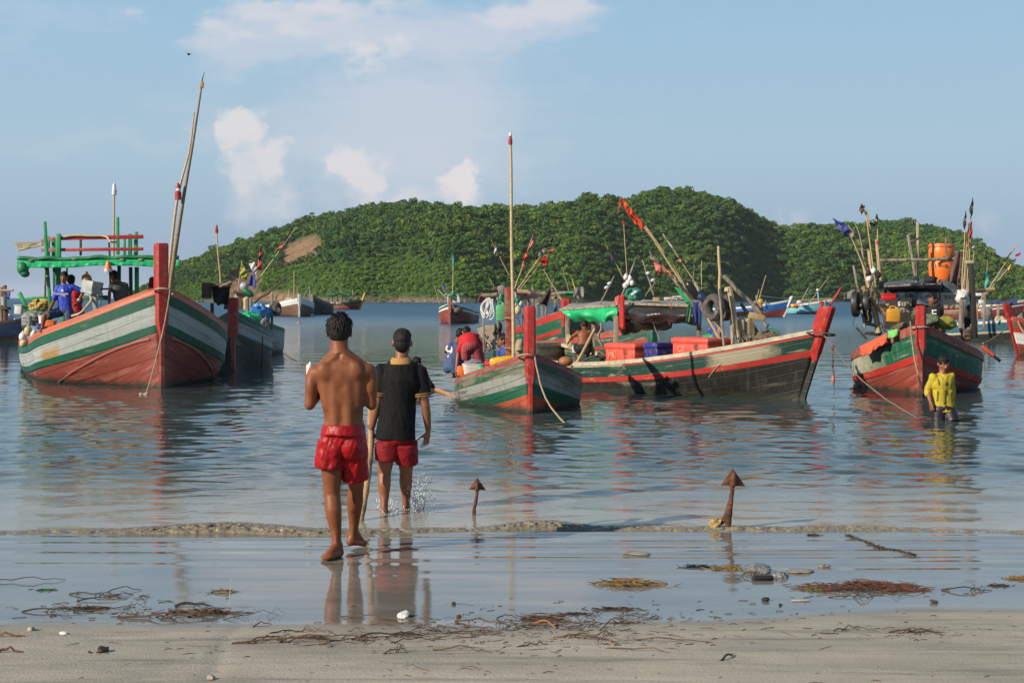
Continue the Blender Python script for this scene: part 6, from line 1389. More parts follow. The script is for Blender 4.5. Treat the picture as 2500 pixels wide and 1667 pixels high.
tag(heap((1166, 893, 1186, 911), 24.0, tarp_g, 'plastic_bag', None, .02, 3, n=16, sc=10), 'small green plastic bag at the right end of the white basket', 'bag')
tag(heap((1184, 881, 1204, 902), 23.9, M('red_plastic_bag', (.55, .02, .02), .35, bump=.6), 'plastic_bag', None, .03, 4, n=16, sc=9), 'red plastic bag between the white basket and yellow sack', 'bag')
m = MB(); R = Matrix.Rotation(.10, 3, 'Y') @ Matrix.Rotation(-.5, 3, 'Z'); m.box(Q(1225, 882, 23.5), (.40, .26, .16), Matrix.Rotation(-.17, 3, 'Y'), 0, .05)
for i, v in enumerate(m.v): m.v[i] = v+Vector((0, 0, .012*mnoise.noise(v*9)))
tag(obj('yellow_sack', m, M('yellow_plastic_sheet', (.80, .42, .02), .28, .1, 5, bump=.9, bscale=12)), 'shiny yellow sack on the middle boat near its stem', 'sack')
tag(heap((1236, 858, 1250, 872), 23.9, red_cl, 'red_bundle', None, .02, 7, n=14, sc=9), 'little red bundle behind the yellow sack', 'bundle')
tag(heap((1258, 832, 1276, 868), 22.9, rope, 'rope_coil', None, .03, 7, n=20, sc=14), 'coiled rope heaped against the middle boat stem', 'rope')
m = MB(); m.torus(Q(1287, 872, 21.98), .13, .014, (.05, .4, 1), 22, 8); obj('rope_loop', m, rope, C)
roperun([Q(1306, 871, 21.9), Q(1311, 900, 21.8), Q(1322, 945, 21.5), Q(1342, 990, 21.0), Q(1381, 1035, 20.2)], 'pale rope curving from the middle boat bow into the sea', .013)
roperun([Q(1395, 892, 23.4), Q(1390, 930, 23.3), Q(1391, 985, 23.2)], 'grey rope hanging at the shaded side of the middle boat', .012, rope_d); roperun([Q(1398, 892, 23.4), Q(1401, 935, 23.3), Q(1398, 975, 23.2)], 'second grey rope hanging at the shaded side of the middle boat', .012, rope_d)
m = MB(); m.ell(Q(1381, 882, 23.9), (.13, .12, .085), None, 18, 12); tag(obj('clay_pot', m, M('clay_brown', (.34, .14, .05), .5, .2)), 'rounded orange brown pot at the shaded rail of the middle boat', 'pot')
m = MB(); m.tube(wobble(Q(1065, 951, 27.0), Q(1188, 992, 23.6)-V(0, 0, .06), 8, .012), .040, 10); tag(obj('bamboo_pole', m, M('orange_bamboo', (.42, .22, .09), .5, .25, 7)), 'bamboo pole floating from the swimmer toward the middle boat', 'pole')
# flags behind C
flag_pole('thin pole with drooping black and white flag left of the bamboo mast', (1243, 672), (1199, 584), 30, 1.5, [(((1199, 585), (1206, 594), (1216, 612), (1206, 598)), black), (((1209, 600), (1213, 602), (1213, 618), (1206, 620)), white_cl), (((1217, 613), (1222, 620), (1229, 630), (1220, 624)), black)])
flag_pole('pole with two narrow red pennants right of the bamboo mast', (1256, 706), (1302, 572), 30, 1.8, [(((1301, 573), (1303, 580), (1299, 606), (1292, 605)), pink_flag), (((1289, 612), (1287, 628), (1279, 641), (1275, 632)), red_cl), (((1279, 646), (1281, 652), (1276, 658), (1273, 652)), pink_flag)])
flag_pole('pole with black, grey and red pennants between the two bamboo spars', (1262, 708), (1352, 580), 30.3, 2.0, [(((1352, 580), (1348, 592), (1334, 606), (1328, 601)), black), (((1330, 607), (1331, 620), (1312, 627), (1318, 614)), grey_cl), (((1355, 605), (1352, 614), (1340, 622), (1336, 617)), pink_flag), (((1334, 622), (1337, 640), (1333, 650), (1316, 638)), red_cl)])
flag_pole('second slim pole beside the black and grey pennants', (1268, 708), (1345, 612), 30.4, 1.5, [(((1312, 636), (1310, 646), (1300, 652), (1304, 642)), pink_flag)])
flag_pole('thin bare stick left of the jerrycan above the hoses', (1209, 706), (1193, 676), 25, 1.1, [])
# ---------------------------------------------------------------- gallows on boat F
Fb = bF.root; Y = 37.5
for a, b, w in (((1310, 735), (1308, 800), 9), ((1322, 738), (1326, 795), 7), ((1334, 745), (1332, 776), 7), ((1357, 722), (1356, 762), 9), ((1300, 700), (1302, 790), 5)): post(a, b, Y, w, wood, .1, 'gallows_post', Fb)
obj('gallows_beam', T2((1290, 718), (1402, 716), Y, 5, 5, .02), wood, Fb); obj('gallows_beam', Bm((1345, 727), (1372, 727), Y, 7, .1), wood, Fb); obj('gallows_beam', T2((1312, 745), (1350, 708), Y-.3, 3), wood, Fb)
m = Bm((1378, 714), (1404, 716), Y, 4, .5); obj('roof_edge', m, tarp_g, Fb)
cloth_sheet(((1344, 699), (1348, 701), (1338, 748), (1314, 738)), 37, brown_cl if False else M('dark_brown_cloth', (.045, .03, .027), .9, .2, 6, bump=.5), 'hanging_cloth', None, .06, 12, 12, 9); tag(bpy.data.objects['hanging_cloth'], 'dark brown cloth hung from the wooden gallows', 'cloth')
o = cloth_sheet(((1404, 702), (1424, 700), (1427, 724), (1400, 722)), 37, grey_cl, 'draped_cloth', None, .06, 12, 12, 10); tag(o, 'olive grey jacket draped over a post right of the gallows', 'cloth')
flag_pole('leaning bamboo spar crossing above the red stem post', (1372, 734), (1326, 657), 36.5, 2.6, [], mat=bamboo); flag_pole('short grey stick with a reddish tip right of the leaning spar', (1390, 714), (1373, 652), 37, 2.2, [], mat=wood, lampc=None); flag_pole('yellow taped stick above the olive grey jacket', (1404, 706), (1397, 680), 37, 2.6, [], mat=M('yellow_tape', (.5, .42, .04), .6)); flag_pole('short stick crossing the leaning bamboo spar', (1345, 708), (1352, 680), 36.8, 2.2, [], mat=wood)
obj('post', Bm((1410, 722), (1418, 758), 37, 7, .1), wood, Fb)

# ---------------------------------------------------------------- boat D: awning and gear
D = bD.root
m = MB(); ra, rb, rc, rd = Q(1367, 757, 30.2), Q(1694, 749, 27.6), Q(1708, 738, 28.9), Q(1395, 743, 31.6)
m.sheet(lambda u, v: ra.lerp(rb, u).lerp(rd.lerp(rc, u), v)+V(0, 0, .05*math.sin(u*PI)*1.0+.01*math.sin(u*31)), 30, 6); aw = obj('awning_roof', m, M('awning_boards', (.30, .28, .24), .8, .25, 5, bump=.4), D, solid=.045)
obj('awning_edge', Bm((1367, 756), (1505, 746), (30.15, 29.0), 5, .05), wood, D); obj('awning_edge', Bm((1520, 741), (1694, 747), (28.9, 27.5), 6, .05), wood, D)
cloth_sheet(((1369, 759, 30.1), (1508, 749, 28.95), (1504, 782, 28.95), (1404, 786, 30)), 29, tarp_g, 'green_awning', D, .045, 26, 16, 2, 5, depth=.12)
cloth_sheet(((1518, 747, 28.9), (1698, 752, 27.5), (1700, 790, 27.5), (1512, 778, 28.9)), 28, tarp_k, 'black_awning', D, .06, 30, 14, 3, 4, depth=.25)
cloth_sheet(((1480, 762, 29.6), (1640, 762, 28.6), (1640, 800, 28.7), (1520, 812, 29.4)), 29, tarp_k, 'inner_awning', D, .05, 24, 12, 5, 4, depth=.2)
for a, b, yy, w in (((1386, 769), (1385, 838), 30.3, 13), ((1504, 771), (1503, 866), 28.6, 14), ((1449, 775), (1448, 868), 29.7, 10), ((1707, 752), (1706, 838), 27.8, 12), ((1754, 780), (1756, 862), 26.7, 6)): post(a, b, yy, w, wood, .09, 'awning_post', D)
for k, (box, mt, lb, s1) in enumerate(((((1512, 722), (1524, 718), (1527, 803), (1511, 800)), red_cl, 'long red cloth knotted on the awning post', 3), (((1502, 726), (1512, 720), (1510, 745), (1499, 744)), pink_flag, 'faded pink rag beside the long red cloth', 4), (((1690, 738), (1709, 737), (1708, 793), (1698, 786)), blue_cl, 'dark blue trousers hung at the right end of the awning', 5), (((1680, 742), (1689, 741), (1683, 788), (1675, 786)), tarp_dg, 'dark green rag left of the hanging blue trousers', 6))):
    o = cloth_sheet(box, 27.3 if k > 1 else 28.5, mt, 'hanging_cloth', None, .045, 10, 14, s1, 5); tag(o, lb, 'cloth')
angD = math.radians(90+36)
def onD(px, d, dz=0): return bD.at(d, 0, bD.sh(d)+dz)
for (d, lat, L_, h, mt, lb) in ((4.35, -.12, .92, .40, coral_pl, 'large coral ice box nearest the awning post'), (3.35, -.2, .38, .36, blue_pl, 'small dark blue ice box between the two coral ones'), (2.35, -.12, .98, .37, coral_pl, 'large coral ice box nearest the tyres')):
    c = bD.at(d, lat*1., bD.sh(d)-.02); root, R = crate(c, L_, .62, h, angD, mt, lb)
    if mt is coral_pl:
        f = -bD.n; xd = -bD.u; txt = 'OMI' if d > 3 else 'C'
        text3('lettering', 'JML' if d > 3 else 'C2', .15, (xd, V(0, 0, 1), f), c+f*.315+V(0, 0, h*.42)+xd*(-.22), M('faded_white_print', (.62, .32, .26), .7), root)
    m = MB(); p = c-bD.n*.33+V(0, 0, h*.8)-bD.u*L_*.2; m.torus(p-V(0, 0, .08), .045, .006, -bD.n, 16, 5); m.tube(wobble(p, p-V(0, 0, .22), 6, .02), .006, 5); obj('rope_tie', m, rope_d, root)
jerry((1492, 858, 1528, 880), 28.3, M('amber_plastic', (.75, .24, .02), .35), 'amber jerrycan lying at the foot of the awning post', 0)
jerry((1383, 817, 1395, 852), 30.0, M('cream_plastic', (.62, .52, .28), .4), 'narrow cream jerrycan held by the shirtless squatting man', -.05, deep=.08)
jerry((1397, 846, 1408, 862), 29.8, white_pl, 'small white can at the feet of the shirtless squatting man', 0, deep=.07)
tag(heap((1465, 858, 1492, 876), 28.9, M('olive_bundle', (.08, .08, .05), .8), 'net_bundle', None, .03, 6), 'olive bundle lying left of the amber jerrycan', 'bundle')
m = MB(); m.tube(wobble(Q(1403, 896, 28.0), Q(1452, 804, 28.8), 6, .01), .030, 9); tag(obj('bamboo_pole', m, bamboo), 'short bamboo pole propped on the rail of the long boat', 'pole')
tag(obj('forked_branch', T2((1468, 788), (1462, 830), 29.2, 3, 4, .02, T2((1462, 828), (1488, 868), 29.1, 3, 4, .02, T2((1462, 828), (1452, 820), 29.1, 2.4))), wood), 'forked grey branch standing near the squatting man', 'branch')
m = MB(); m.tube(sm([Q(1417, 890, 28.8), Q(1430, 878, 28.7), Q(1450, 870, 28.6), Q(1480, 868, 28.5)]), .02, 7); tag(obj('curved_branch', m, wood_d), 'dark bent stick lying along the rail of the long boat', 'stick')
tyre(Q(1743, 751, 26.3), .25, (-.95, -.55, .04), 'largest worn tyre hung on the forked post of the long boat', .62, 'old tyres hung on posts'); tyre(Q(1771, 750, 26.5), .25, (-.97, -.22, 0), 'dark tyre just right of the largest worn tyre', .5, 'old tyres hung on posts')
obj('crooked_post', T2((1754, 601), (1758, 725), 26.4, 3.4, 8, .014, r2=3.8), bamboo, D); obj('post', T2((1756, 705), (1768, 850), 26.0, 3.2), wood, D); obj('forked_post', T2((1780, 700), (1808, 858), 26.2, 7.5, 6, .01, T2((1776, 712), (1777, 702), 26.2, 8), r2=6), M('pale_timber', (.42, .34, .22), .75, .25, 6, bump=.3), D)
obj('post', T2((1786, 770), (1790, 856), 26.3, 4.5), M('pale_timber', (.42, .34, .22), .75), D); obj('raking_spar', T2((1766, 674), (1858, 764), 26.2, 5.5, 7, .012, T2((1856, 762), (1876, 808), 26.1, 3.5)), wood, D)
obj('raking_spar', T2((1808, 740), (1850, 812), 26.4, 4.5, 5, .012), wood, D); obj('raking_spar', T2((1728, 776), (1776, 856), 26.3, 3.6, 5, .01), bamboo, D); obj('raking_spar', T2((1745, 782), (1790, 850), 26.6, 3, 5, .01), bamboo, D); obj('raking_spar', T2((1815, 812), (1832, 846), 26.2, 4), wood_tan, D)
obj('frame_board', Bm((1795, 768), (1838, 764), 26.5, 12, .06), wood_tan, D); obj('frame_board', Bm((1828, 768), (1868, 778), 26.1, 15, .06), wood_tan, D); obj('frame_board', Bm((1836, 770), (1836, 840), 26.3, 10, .06), wood_tan, D); obj('frame_board', Bm((1790, 812), (1856, 816), 26.4, 7, .06), wood_tan, D); obj('frame_board', Bm((1800, 815), (1840, 855), 26.35, 7, .05), wood_tan, D)
jerry((1802, 772, 1816, 822), 26.3, tan_cl if False else M('dirty_cream_plastic', (.42, .36, .22), .6, .2), 'left of two dirty cream cans in the timber frame', 0, deep=.12); jerry((1818, 770, 1832, 818), 26.35, M('dirty_cream_plastic', (.42, .36, .22), .6, .2), 'right of two dirty cream cans in the timber frame', 0, deep=.12)
tag(heap((1840, 742, 1862, 772), 26.3, M('brown_sack', (.24, .15, .08), .9, .3, 8, bump=.5), 'sack', None, .04, 3, n=18), 'brown sack on top of the timber frame', 'sack')
tag(heap((1846, 812, 1904, 842), 26.0, net_b, 'net_pile', None, .06, 3, deep=.35, n=28, sc=9), 'tangled brown net and rope pile near the long boat bow', 'net')
for k, (pts, mt, lb) in enumerate((([(1857, 820), (1870, 806), (1885, 802), (1900, 812), (1906, 822)], green_p, 'green hose arching over the brown net pile'), ([(1852, 830), (1862, 812), (1878, 808), (1888, 818)], black, 'black hose arching over the brown net pile'), ([(1866, 822), (1874, 812), (1872, 800), (1878, 790)], dark_m, 'dark cable rising from the brown net pile'))): roperun([Q(*q, 25.9) for q in pts], lb, .014, mt, name='hose')
rr = random.Random(3)
for k in range(16):
    a = (rr.uniform(1775, 1850), rr.uniform(790, 850)); m = MB(); m.tube(wobble(Q(*a, 26.2), Q(a[0]+rr.uniform(-20, 20), a[1]+rr.uniform(8, 26), 26.1), 5, .03), rr.uniform(.005, .010), 5); tag(obj('loose_rope', m, rr.choice([rope, rope_d, rope])), 'loose rope end tangled in the timber frame of the long boat', 'rope', 'rope ends in the timber frame')
m = MB(); m.cap(Q(1682, 696, 27.2), Q(1700, 722, 27.2), .075, .075, 16); tag(obj('black_buoy', m, M('black_plastic', (.02, .02, .022), .3)), 'long black buoy slung under the leaning spars', 'buoy')
m = MB(); m.cap(Q(1712, 725, 27.1), Q(1722, 732, 27.1), .08, .075, 16); tag(obj('navy_roll', m, tarp_nv), 'navy roll tucked beside the long black buoy', 'tarpaulin')
m = MB(); m.cap(Q(1712, 745, 27.0), Q(1727, 775, 26.9), .055, .05, 14); tag(obj('netting_roll', m, M('grey_netting', (.12, .11, .10), .9, .5, 20, bump=.8)), 'grey netting roll between the blue trousers and the tyre', 'net')
cloth_sheet(((1647, 701), (1662, 706), (1690, 738), (1676, 742)), 27.6, tarp_g, 'green_pennant', D, .03, 10, 8, 4, 2)
cloth_sheet(((1695, 690), (1703, 696), (1716, 712), (1690, 706)), 27.2, tan_cl, 'tan_rag', D, .03, 8, 8, 4, 2)
tri = lambda a, b, c, d: (a, b, c, d)
flag_pole('longest leaning bamboo with a string of orange red pennants', (1664, 690), (1515, 484), 27.4, 3.4, [(tri((1515, 484), (1520, 487), (1512, 505), (1508, 521)), red_flag), (tri((1517, 484), (1528, 493), (1539, 533), (1524, 505)), red_flag), (tri((1528, 497), (1543, 512), (1554, 550), (1539, 528)), red_flag), (tri((1543, 514), (1571, 545), (1569, 564), (1552, 538)), red_flag)], mid=[(1570, 545), (1622, 618)], r2=1.2)
flag_pole('thin upright cane with a tiny red tip left of the pennants', (1531, 672), (1522, 535), 29.2, 1.5, [(tri((1521, 535), (1524, 535), (1524, 546), (1520, 546)), red_cl)], mid=[(1526, 600)], r2=1.2)
flag_pole('cane with a twisted dark purple flag', (1525, 684), (1481, 601), 29.2, 1.5, [(tri((1482, 602), (1486, 606), (1502, 648), (1494, 636)), M('purple_flag', (.08, .03, .09), .8))], r2=1.)
flag_pole('silvery wrapped spar leaning left of the crooked post', (1708, 704), (1618, 572), 27.3, 1.6, [(tri((1618, 571), (1622, 574), (1648, 610), (1640, 606)), M('silver_wrap', (.35, .34, .34), .5)), (tri((1655, 628), (1662, 632), (1668, 646), (1660, 640)), pink_flag)], r2=1.8)
flag_pole('thick leaning spar wrapped with faded red and white rags', (1694, 742), (1585, 615), 27.5, 4.0, [(tri((1586, 614), (1600, 630), (1618, 650), (1588, 632)), grey_cl), (tri((1593, 632), (1615, 650), (1612, 676), (1602, 662)), pink_flag), (tri((1615, 646), (1640, 668), (1650, 686), (1622, 664)), pink_flag), (tri((1630, 660), (1650, 680), (1654, 690), (1636, 672)), white_cl)], mat=wood, r2=2.)
flag_pole('weathered spar with white floats lashed to its middle', (1516, 726), (1551, 637), 28.8, 3.2, [], mat=wood, r2=2.6)
flag_pole('weathered spar with two glass bulbs right of the white floats', (1597, 722), (1568, 634), 28.6, 3.0, [], mat=wood, r2=2.4); flag_pole('leaning stick with glass bulbs left of the white floats', (1465, 742), (1500, 674), 29.6, 2.4, [], mat=bamboo_d, r2=2.)
flag_pole('plain thin grey stick just left of the crooked post', (1691, 690), (1699, 617), 27.6, 1.2, [], mat=wood, r2=.9); flag_pole('plain thin pale stick beside the crooked post', (1713, 706), (1713, 636), 27.4, 1.5, [], r2=1.3)
flag_pole('second bamboo lashed alongside the pennant pole', (1680, 720), (1645, 646), 27.6, 3.6, [], r2=3.); flag_pole('third bamboo lashed alongside the pennant pole', (1672, 700), (1632, 620), 27.5, 2.6, [], r2=2.)
for k, (x, y, lb) in enumerate(((1528, 676, 'left upper white float in the lashed cluster'), (1538, 680, 'right upper white float in the lashed cluster'), (1533, 690, 'middle white float in the lashed cluster'), (1543, 691, 'right lower white float in the lashed cluster'), (1526, 698, 'lowest white float in the lashed cluster'))): floatball(Q(x, y, 28.6), .048, white_pl, lb, 'white floats lashed to the weathered spar')
gb = M('glass_bulb', (.55, .6, .65), .08, .1, spec=.9)
for k, (x, y) in enumerate(((1582, 667), (1594, 684), (1488, 692), (1481, 702), (1552, 713), (1546, 718))):
    m = MB(); m.ell(Q(x, y, 28.4), (.035, .035, .05), Matrix.Rotation(1.2, 3, 'Y')); tag(obj('light_bulb', m, gb), 'clear glass bulb tied to a spar over the awning', 'light bulb', 'glass bulbs tied to spars')
tag(heap((1530, 706, 1560, 730), 28.9, M('green_net', (.03, .2, .12), .9, .4, 20, bump=.8), 'net_bundle', None, .05, 9, n=20, sc=8), 'green net bundle on the awning roof', 'net'); m = MB(); m.box(Q(1556, 724, 29.0), (.20, .2, .09), None, 0, .01); tag(obj('green_box', m, green_dk), 'small dark green box on the awning roof', 'box')
m = MB(); m.box(Q(1602, 733, 28.6), (.12, .2, .12), None, 0, .01); tag(obj('wooden_box', m, wood_tan), 'small wooden box standing on the awning roof', 'box'); tag(obj('roof_plank', Bm((1566, 733), (1640, 738), 28.5, 2.2, .06), M('grey_pipe', (.35, .35, .36), .5)), 'pale pipe lying along the awning roof', 'pipe')
roperun([Q(1592, 668, 28.5), Q(1598, 690, 28.5), Q(1582, 712, 28.5), Q(1572, 730, 28.5)], 'pale cord slung from a spar to the awning roof', .008, name='cord'); roperun([Q(1594, 786, 28.3), Q(1602, 808, 28.4), Q(1611, 830, 28.5)], 'white cord crossing below the black awning', .008, white_pl, name='cord')
roperun([Q(1637, 740, 27.9), Q(1639, 755, 27.9), Q(1635, 770, 27.9), Q(1634, 792, 27.9)], 'red cord dangling in front of the black awning', .010, red_cl, name='cord')
m = MB(); m.torus(bD.cl(1.16)-V(0, 0, 0), .24, .014, (.1, .1, 1), 24, 8); obj('rope_loop', m, rope_d, D)
roperun([Q(2004, 809, 24.3), Q(2035, 848, 24.0), Q(2085, 910, 23.4), Q(2160, 972, 22.4), Q(2225, 1012, 21.5), Q(2285, 1043, 19.6)-V(0, 0, .03)], 'long mooring rope from the long boat stem toward the wading man', .012, M('grey_rope', (.16, .14, .11), .9))
m = MB(); m.ell(Q(2033, 848, 24.0), (.035, .03, .05)); 
for k in range(4): m.tube(wobble(Q(2033, 850, 24), Q(2031+k*2, 900+k*22, 24), 8, .012), .006, 5)
tag(obj('rope_tassel', m, rope_d), 'frayed dark rope ends dangling from the long mooring rope', 'rope'); m = MB(); m.ell(Q(2034, 926, 24), (.03, .03, .07)); tag(obj('red_rag', m, pink_flag), 'faded red tuft tied on the dangling rope ends', 'rag')
roperun([Q(1787, 853, 25.4), Q(1762, 880, 25.3), Q(1735, 905, 25.4), Q(1700, 938, 25.9), Q(1665, 953, 26.6), Q(1632, 954, 27.2)], 'slack rope looping down the long boat side to the water', .012); roperun([Q(1788, 852, 25.4), Q(1768, 878, 25.2), Q(1740, 908, 25.3), Q(1712, 945, 25.6)], 'second slack rope on the long boat side', .008); roperun([Q(1727, 868, 26.0), Q(1726, 905, 25.9), Q(1722, 935, 26.0)], 'thin cord hanging straight down the long boat side', .006)

# ---------------------------------------------------------------- boat E: cabin and gear
E = bE.root; Y = 29.2
m = MB(); a, b, c, d = Q(2150, 706, 28.6), Q(2300, 700, 28.6), Q(2296, 690, 31.4), Q(2165, 694, 31.4); m.sheet(lambda u, v: a.lerp(b, u).lerp(d.lerp(c, u), v)+V(0, 0, .04*math.sin(u*PI)), 14, 6); obj('cabin_roof', m, M('dark_roof', (.05, .06, .08), .6, .4, 6, wear=(.3, .27, .22), wamt=.3, bump=.4), E, solid=.09)
obj('roof_edge', Bm((2152, 700), (2298, 693), 28.55, 3.5, .05), wood, E); post((2160, 705), (2160, 800), 29, 8, wood_d, .1, 'cabin_post', E); post((2292, 702), (2292, 800), 29, 7, wood_d, .1, 'cabin_post', E)
m = MB(); m.box(Q(2228, 752, 30.4), (1.15, .1, .9), None, 0, .01); obj('cabin_back', m, M('cabin_dark', (.04, .038, .035), .8), E)
cloth_sheet(((2186, 712), (2290, 712), (2294, 744), (2192, 742)), 28.9, M('silver_sheet', (.30, .31, .33), .2, .6, 5, metal=.5, bump=1., bscale=14), 'silver_curtain', E, .06, 24, 14, 5, 6)
m = MB(); m.box(Q(2320, 694, 29.4), (.40, .4, .20), None, 0, .01); m.box(Q(2320, 730, 29.4), (.42, .4, .42), None, 0, .01); obj('locker', m, M('locker_dark', (.09, .10, .11), .6, .3, bump=.3), E)
m = MB(); [m.box(Q(2318, 718+k*7.3, 28.95), (.38, .03, .056), None, 0, .006) for k in range(5)]; g = obj('name_board', m, M('bleached_board', (.48, .46, .40), .8, .2, 6, stretch=(1, 1, 4), bump=.3), E)
text3('lettering', 'BALI.', .12, (V(1, 0, 0), V(0, 0, 1), V(0, -1, 0)), Q(2322, 726, 28.93)+V(0, 0, 0), M('faded_black_print', (.10, .09, .08), .8), g)
text3('lettering', 'CO_FIN' if False else '- - --', .08, (V(1, 0, 0), V(0, 0, 1), V(0, -1, 0)), Q(2320, 738, 28.93), MATS['faded_black_print'], g)
obj('bench_plank', Bm((2300, 762), (2350, 763), 28.4, 9, .2), wood, E); obj('bench_plank', Bm((2302, 750), (2350, 751), 28.8, 6, .2), wood_tan, E)
# drum
g = thing('orange_drum', 'big orange plastic drum standing on the right boat cabin roof', 'drum', Q(2299, 690, 29.9)); c = Q(2299, 690, 29.9); k = 29.9/F
m = MB(); prof_ = [(0, 27), (4, 29), (30, 31), (46, 31.5), (50, 28.5), (53, 28.5), (57, 31.5), (80, 31), (86, 29), (88, 31), (92, 31), (93, 28)]
m.tube([c+V(0, 0, h*k) for h, r in prof_], [r*k for h, r in prof_], 32); obj('drum_body', m, orange_pl, g, ang=50)
m = MB(); m.tube([c+V(0, 0, 88*k), c+V(0, 0, 94*k)], [31.8*k, 30*k], 32); obj('lid', m, orange_pl, g)
m = MB()
for (a_, b_) in (((-22, 44), (2, 44)), ((-22, 36), (2, 36)), ((-22, 44), (-22, 36)), ((2, 44), (2, 36))): p, q = [c+V(x*k, -math.sqrt(max(0, 31.4**2-x*x))*k-.004, z*k) for x, z in (a_, b_)]; m.tube([p, q], .007, 5)
obj('label_frame', m, wood_d, g); text3('lettering', 'TEPCO', .07, (V(.95, -.3, 0).normalized(), V(0, 0, 1), V(-.3, -.95, 0).normalized()), c+V(-10*k, -30.5*k, 40*k), wood_d, g)
obj('lashing_bar', T2((2149, 636), (2336, 632), 29.0, 4.0, 6, .015), wood, E); post((2240, 541), (2240, 690), 29.5, 6.5, M('pale_timber', (.42, .34, .22), .75), .06, 'roof_post', E); post((2216, 573), (2237, 690), 29.4, 6, wood, .06, 'roof_post', E); obj('roof_crosspiece', Bm((2222, 592), (2247, 580), 29.2, 5, .05), wood_d, E); post((2309, 580), (2310, 632), 28.9, 5, wood, .04, 'roof_post', E)
tag(heap((2258, 674, 2290, 692), 29.2, black, 'dark_bundle', None, .03, 5, n=18), 'black bundle lying left of the orange drum foot', 'bundle')
o = cloth_sheet(((2336, 612), (2348, 614), (2342, 698), (2313, 684)), 28.9, brown_cl, 'hanging_cloth', None, .09, 14, 16, 12, 5); tag(o, 'brown purple cloth hanging right of the orange drum', 'cloth')
for k, (a, b, r, lb, fl) in enumerate((((2352, 735), (2375, 482), 2.4, 'tallest dark tipped pole in the right boat bundle', [(tri((2374, 483), (2377, 500), (2371, 535), (2366, 520)), black)]), ((( 2346), 740), (2358, 514), 2.6, 'pale pole with black rag in the right boat bundle', [(tri((2357, 514), (2360, 530), (2356, 560), (2351, 556)), black)]) if False else ((2346, 740), (2358, 514), 2.6, 'pale pole with black rag in the right boat bundle', [(tri((2357, 514), (2360, 530), (2356, 560), (2351, 556)), black)]), ((2358, 730), (2372, 540), 2.4, 'pole with bright red flag in the right boat bundle', [(tri((2364, 546), (2374, 541), (2372, 582), (2362, 580)), red_cl), (tri((2361, 590), (2367, 588), (2365, 604), (2359, 602)), pink_flag)]), ((2350, 720), (2360, 590), 2.6, 'shorter brownish pole inside the right boat bundle', []), ((2364, 720), (2367, 600), 2.2, 'slender pole at the right of the bundle', []), ((2374, 640), (2387, 575), 1.6, 'thin white tipped stick above the dark post', [(tri((2379, 598), (2384, 592), (2380, 612), (2373, 606)), white_cl)]))):
    flag_pole(lb, a, b, 28.2+.05*k, r, fl, 'pole bundle on the right boat', mat=bamboo if k else bamboo_d)
post((2370, 640), (2380, 825), 28.0, 13, M('tarred_post', (.03, .028, .026), .6), .12, 'tarred_post', E); m = MB(); m.box(Q(2367, 640, 28.0), (.15, .15, .07), None, 0, .02); obj('post_cap', m, tan_cl, E); post((2350, 731), (2345, 806), 27.6, 12, wood, .1, 'side_post', E)
tag(heap((2334, 706, 2362, 736), 28.0, white_cl, 'white_bag', None, .04, 5, n=22), 'bulging white bag tied beside the dark post', 'bag'); tag(heap((2352, 745, 2372, 800), 28.3, black, 'black_bundle', None, .04, 6, n=20), 'black sacking bundled against the dark post', 'bundle')
tag(heap((2345, 800, 2372, 832), 28.0, net_b, 'net_heap', None, .05, 6, n=20), 'brown netting heaped at the foot of the dark post', 'net')
# left cluster of E
for k, (a, b, r, mt) in enumerate((((2084, 648), (2112, 800), 3.0, wood), ((2108, 640), (2146, 812), 5.0, bamboo), ((2121, 612), (2141, 812), 4.5, bamboo), ((2140, 585), (2151, 700), 3.5, bamboo), ((2106, 700), (2160, 768), 6.0, wood_tan), ((2104, 600), (2117, 700), 3.0, wood), ((2128, 700), (2150, 816), 4.5, wood_tan), ((2108, 752), (2170, 745), 4.5, wood_tan), ((2090, 800), (2116, 828), 3.0, wood_d), ((2112, 790), (2150, 796), 4., wood), ((2112, 812), (2150, 816), 4., wood_d))): obj('rack_pole', T2(a, b, 27.6+.06*(k % 4), r, 5, .008), mt, E)
for k, (x, lb) in enumerate(((2089, 'black plastic wheel at the left edge of the right boat'), (2117, 'second black wheel nearer the bamboo rack'))):
    g = thing('net_reel', lb, 'wheel', Q(x, 775, 27.5), 'black reels on the right boat'); m = MB(); m.torus(Q(x, 742, 27.5+.1*k), .20, .055, (1, -.42, 0), 30, 10, sq=1.1); obj('rim', m, M('wheel_black', (.03, .03, .032), .45, .2), g)
    m = MB(); m.torus(Q(x, 742, 27.5+.1*k), .12, .02, (1, -.42, 0), 24, 8); m.cap(Q(x, 742, 27.5+.1*k)-V(.06, 0, 0), Q(x, 742, 27.5+.1*k)+V(.06, 0, 0), .03, .03); obj('hub', m, MATS['wheel_black'], g)
o = cloth_sheet(((2062, 716), (2088, 706), (2090, 728), (2060, 730)), 27.5, grey_cl, 'canvas_cap', None, .04, 10, 8, 2); tag(o, 'grey canvas cap above the black wheels', 'canvas')
jerry((2165, 748, 2196, 788), 27.3, M('mustard_plastic', (.62, .30, .03), .4, .12), 'mustard yellow jerrycan beside the bamboo rack', .05)
m = MB(); m.box(Q(2169, 725, 28.4), (.26, .2, .13), None, 0, .02); m.box(Q(2169, 718, 28.4), (.28, .22, .03), None, 0, .01); tag(obj('red_box', m, M('red_plastic', (.55, .02, .02), .35)), 'red plastic box under the right boat cabin roof', 'box')
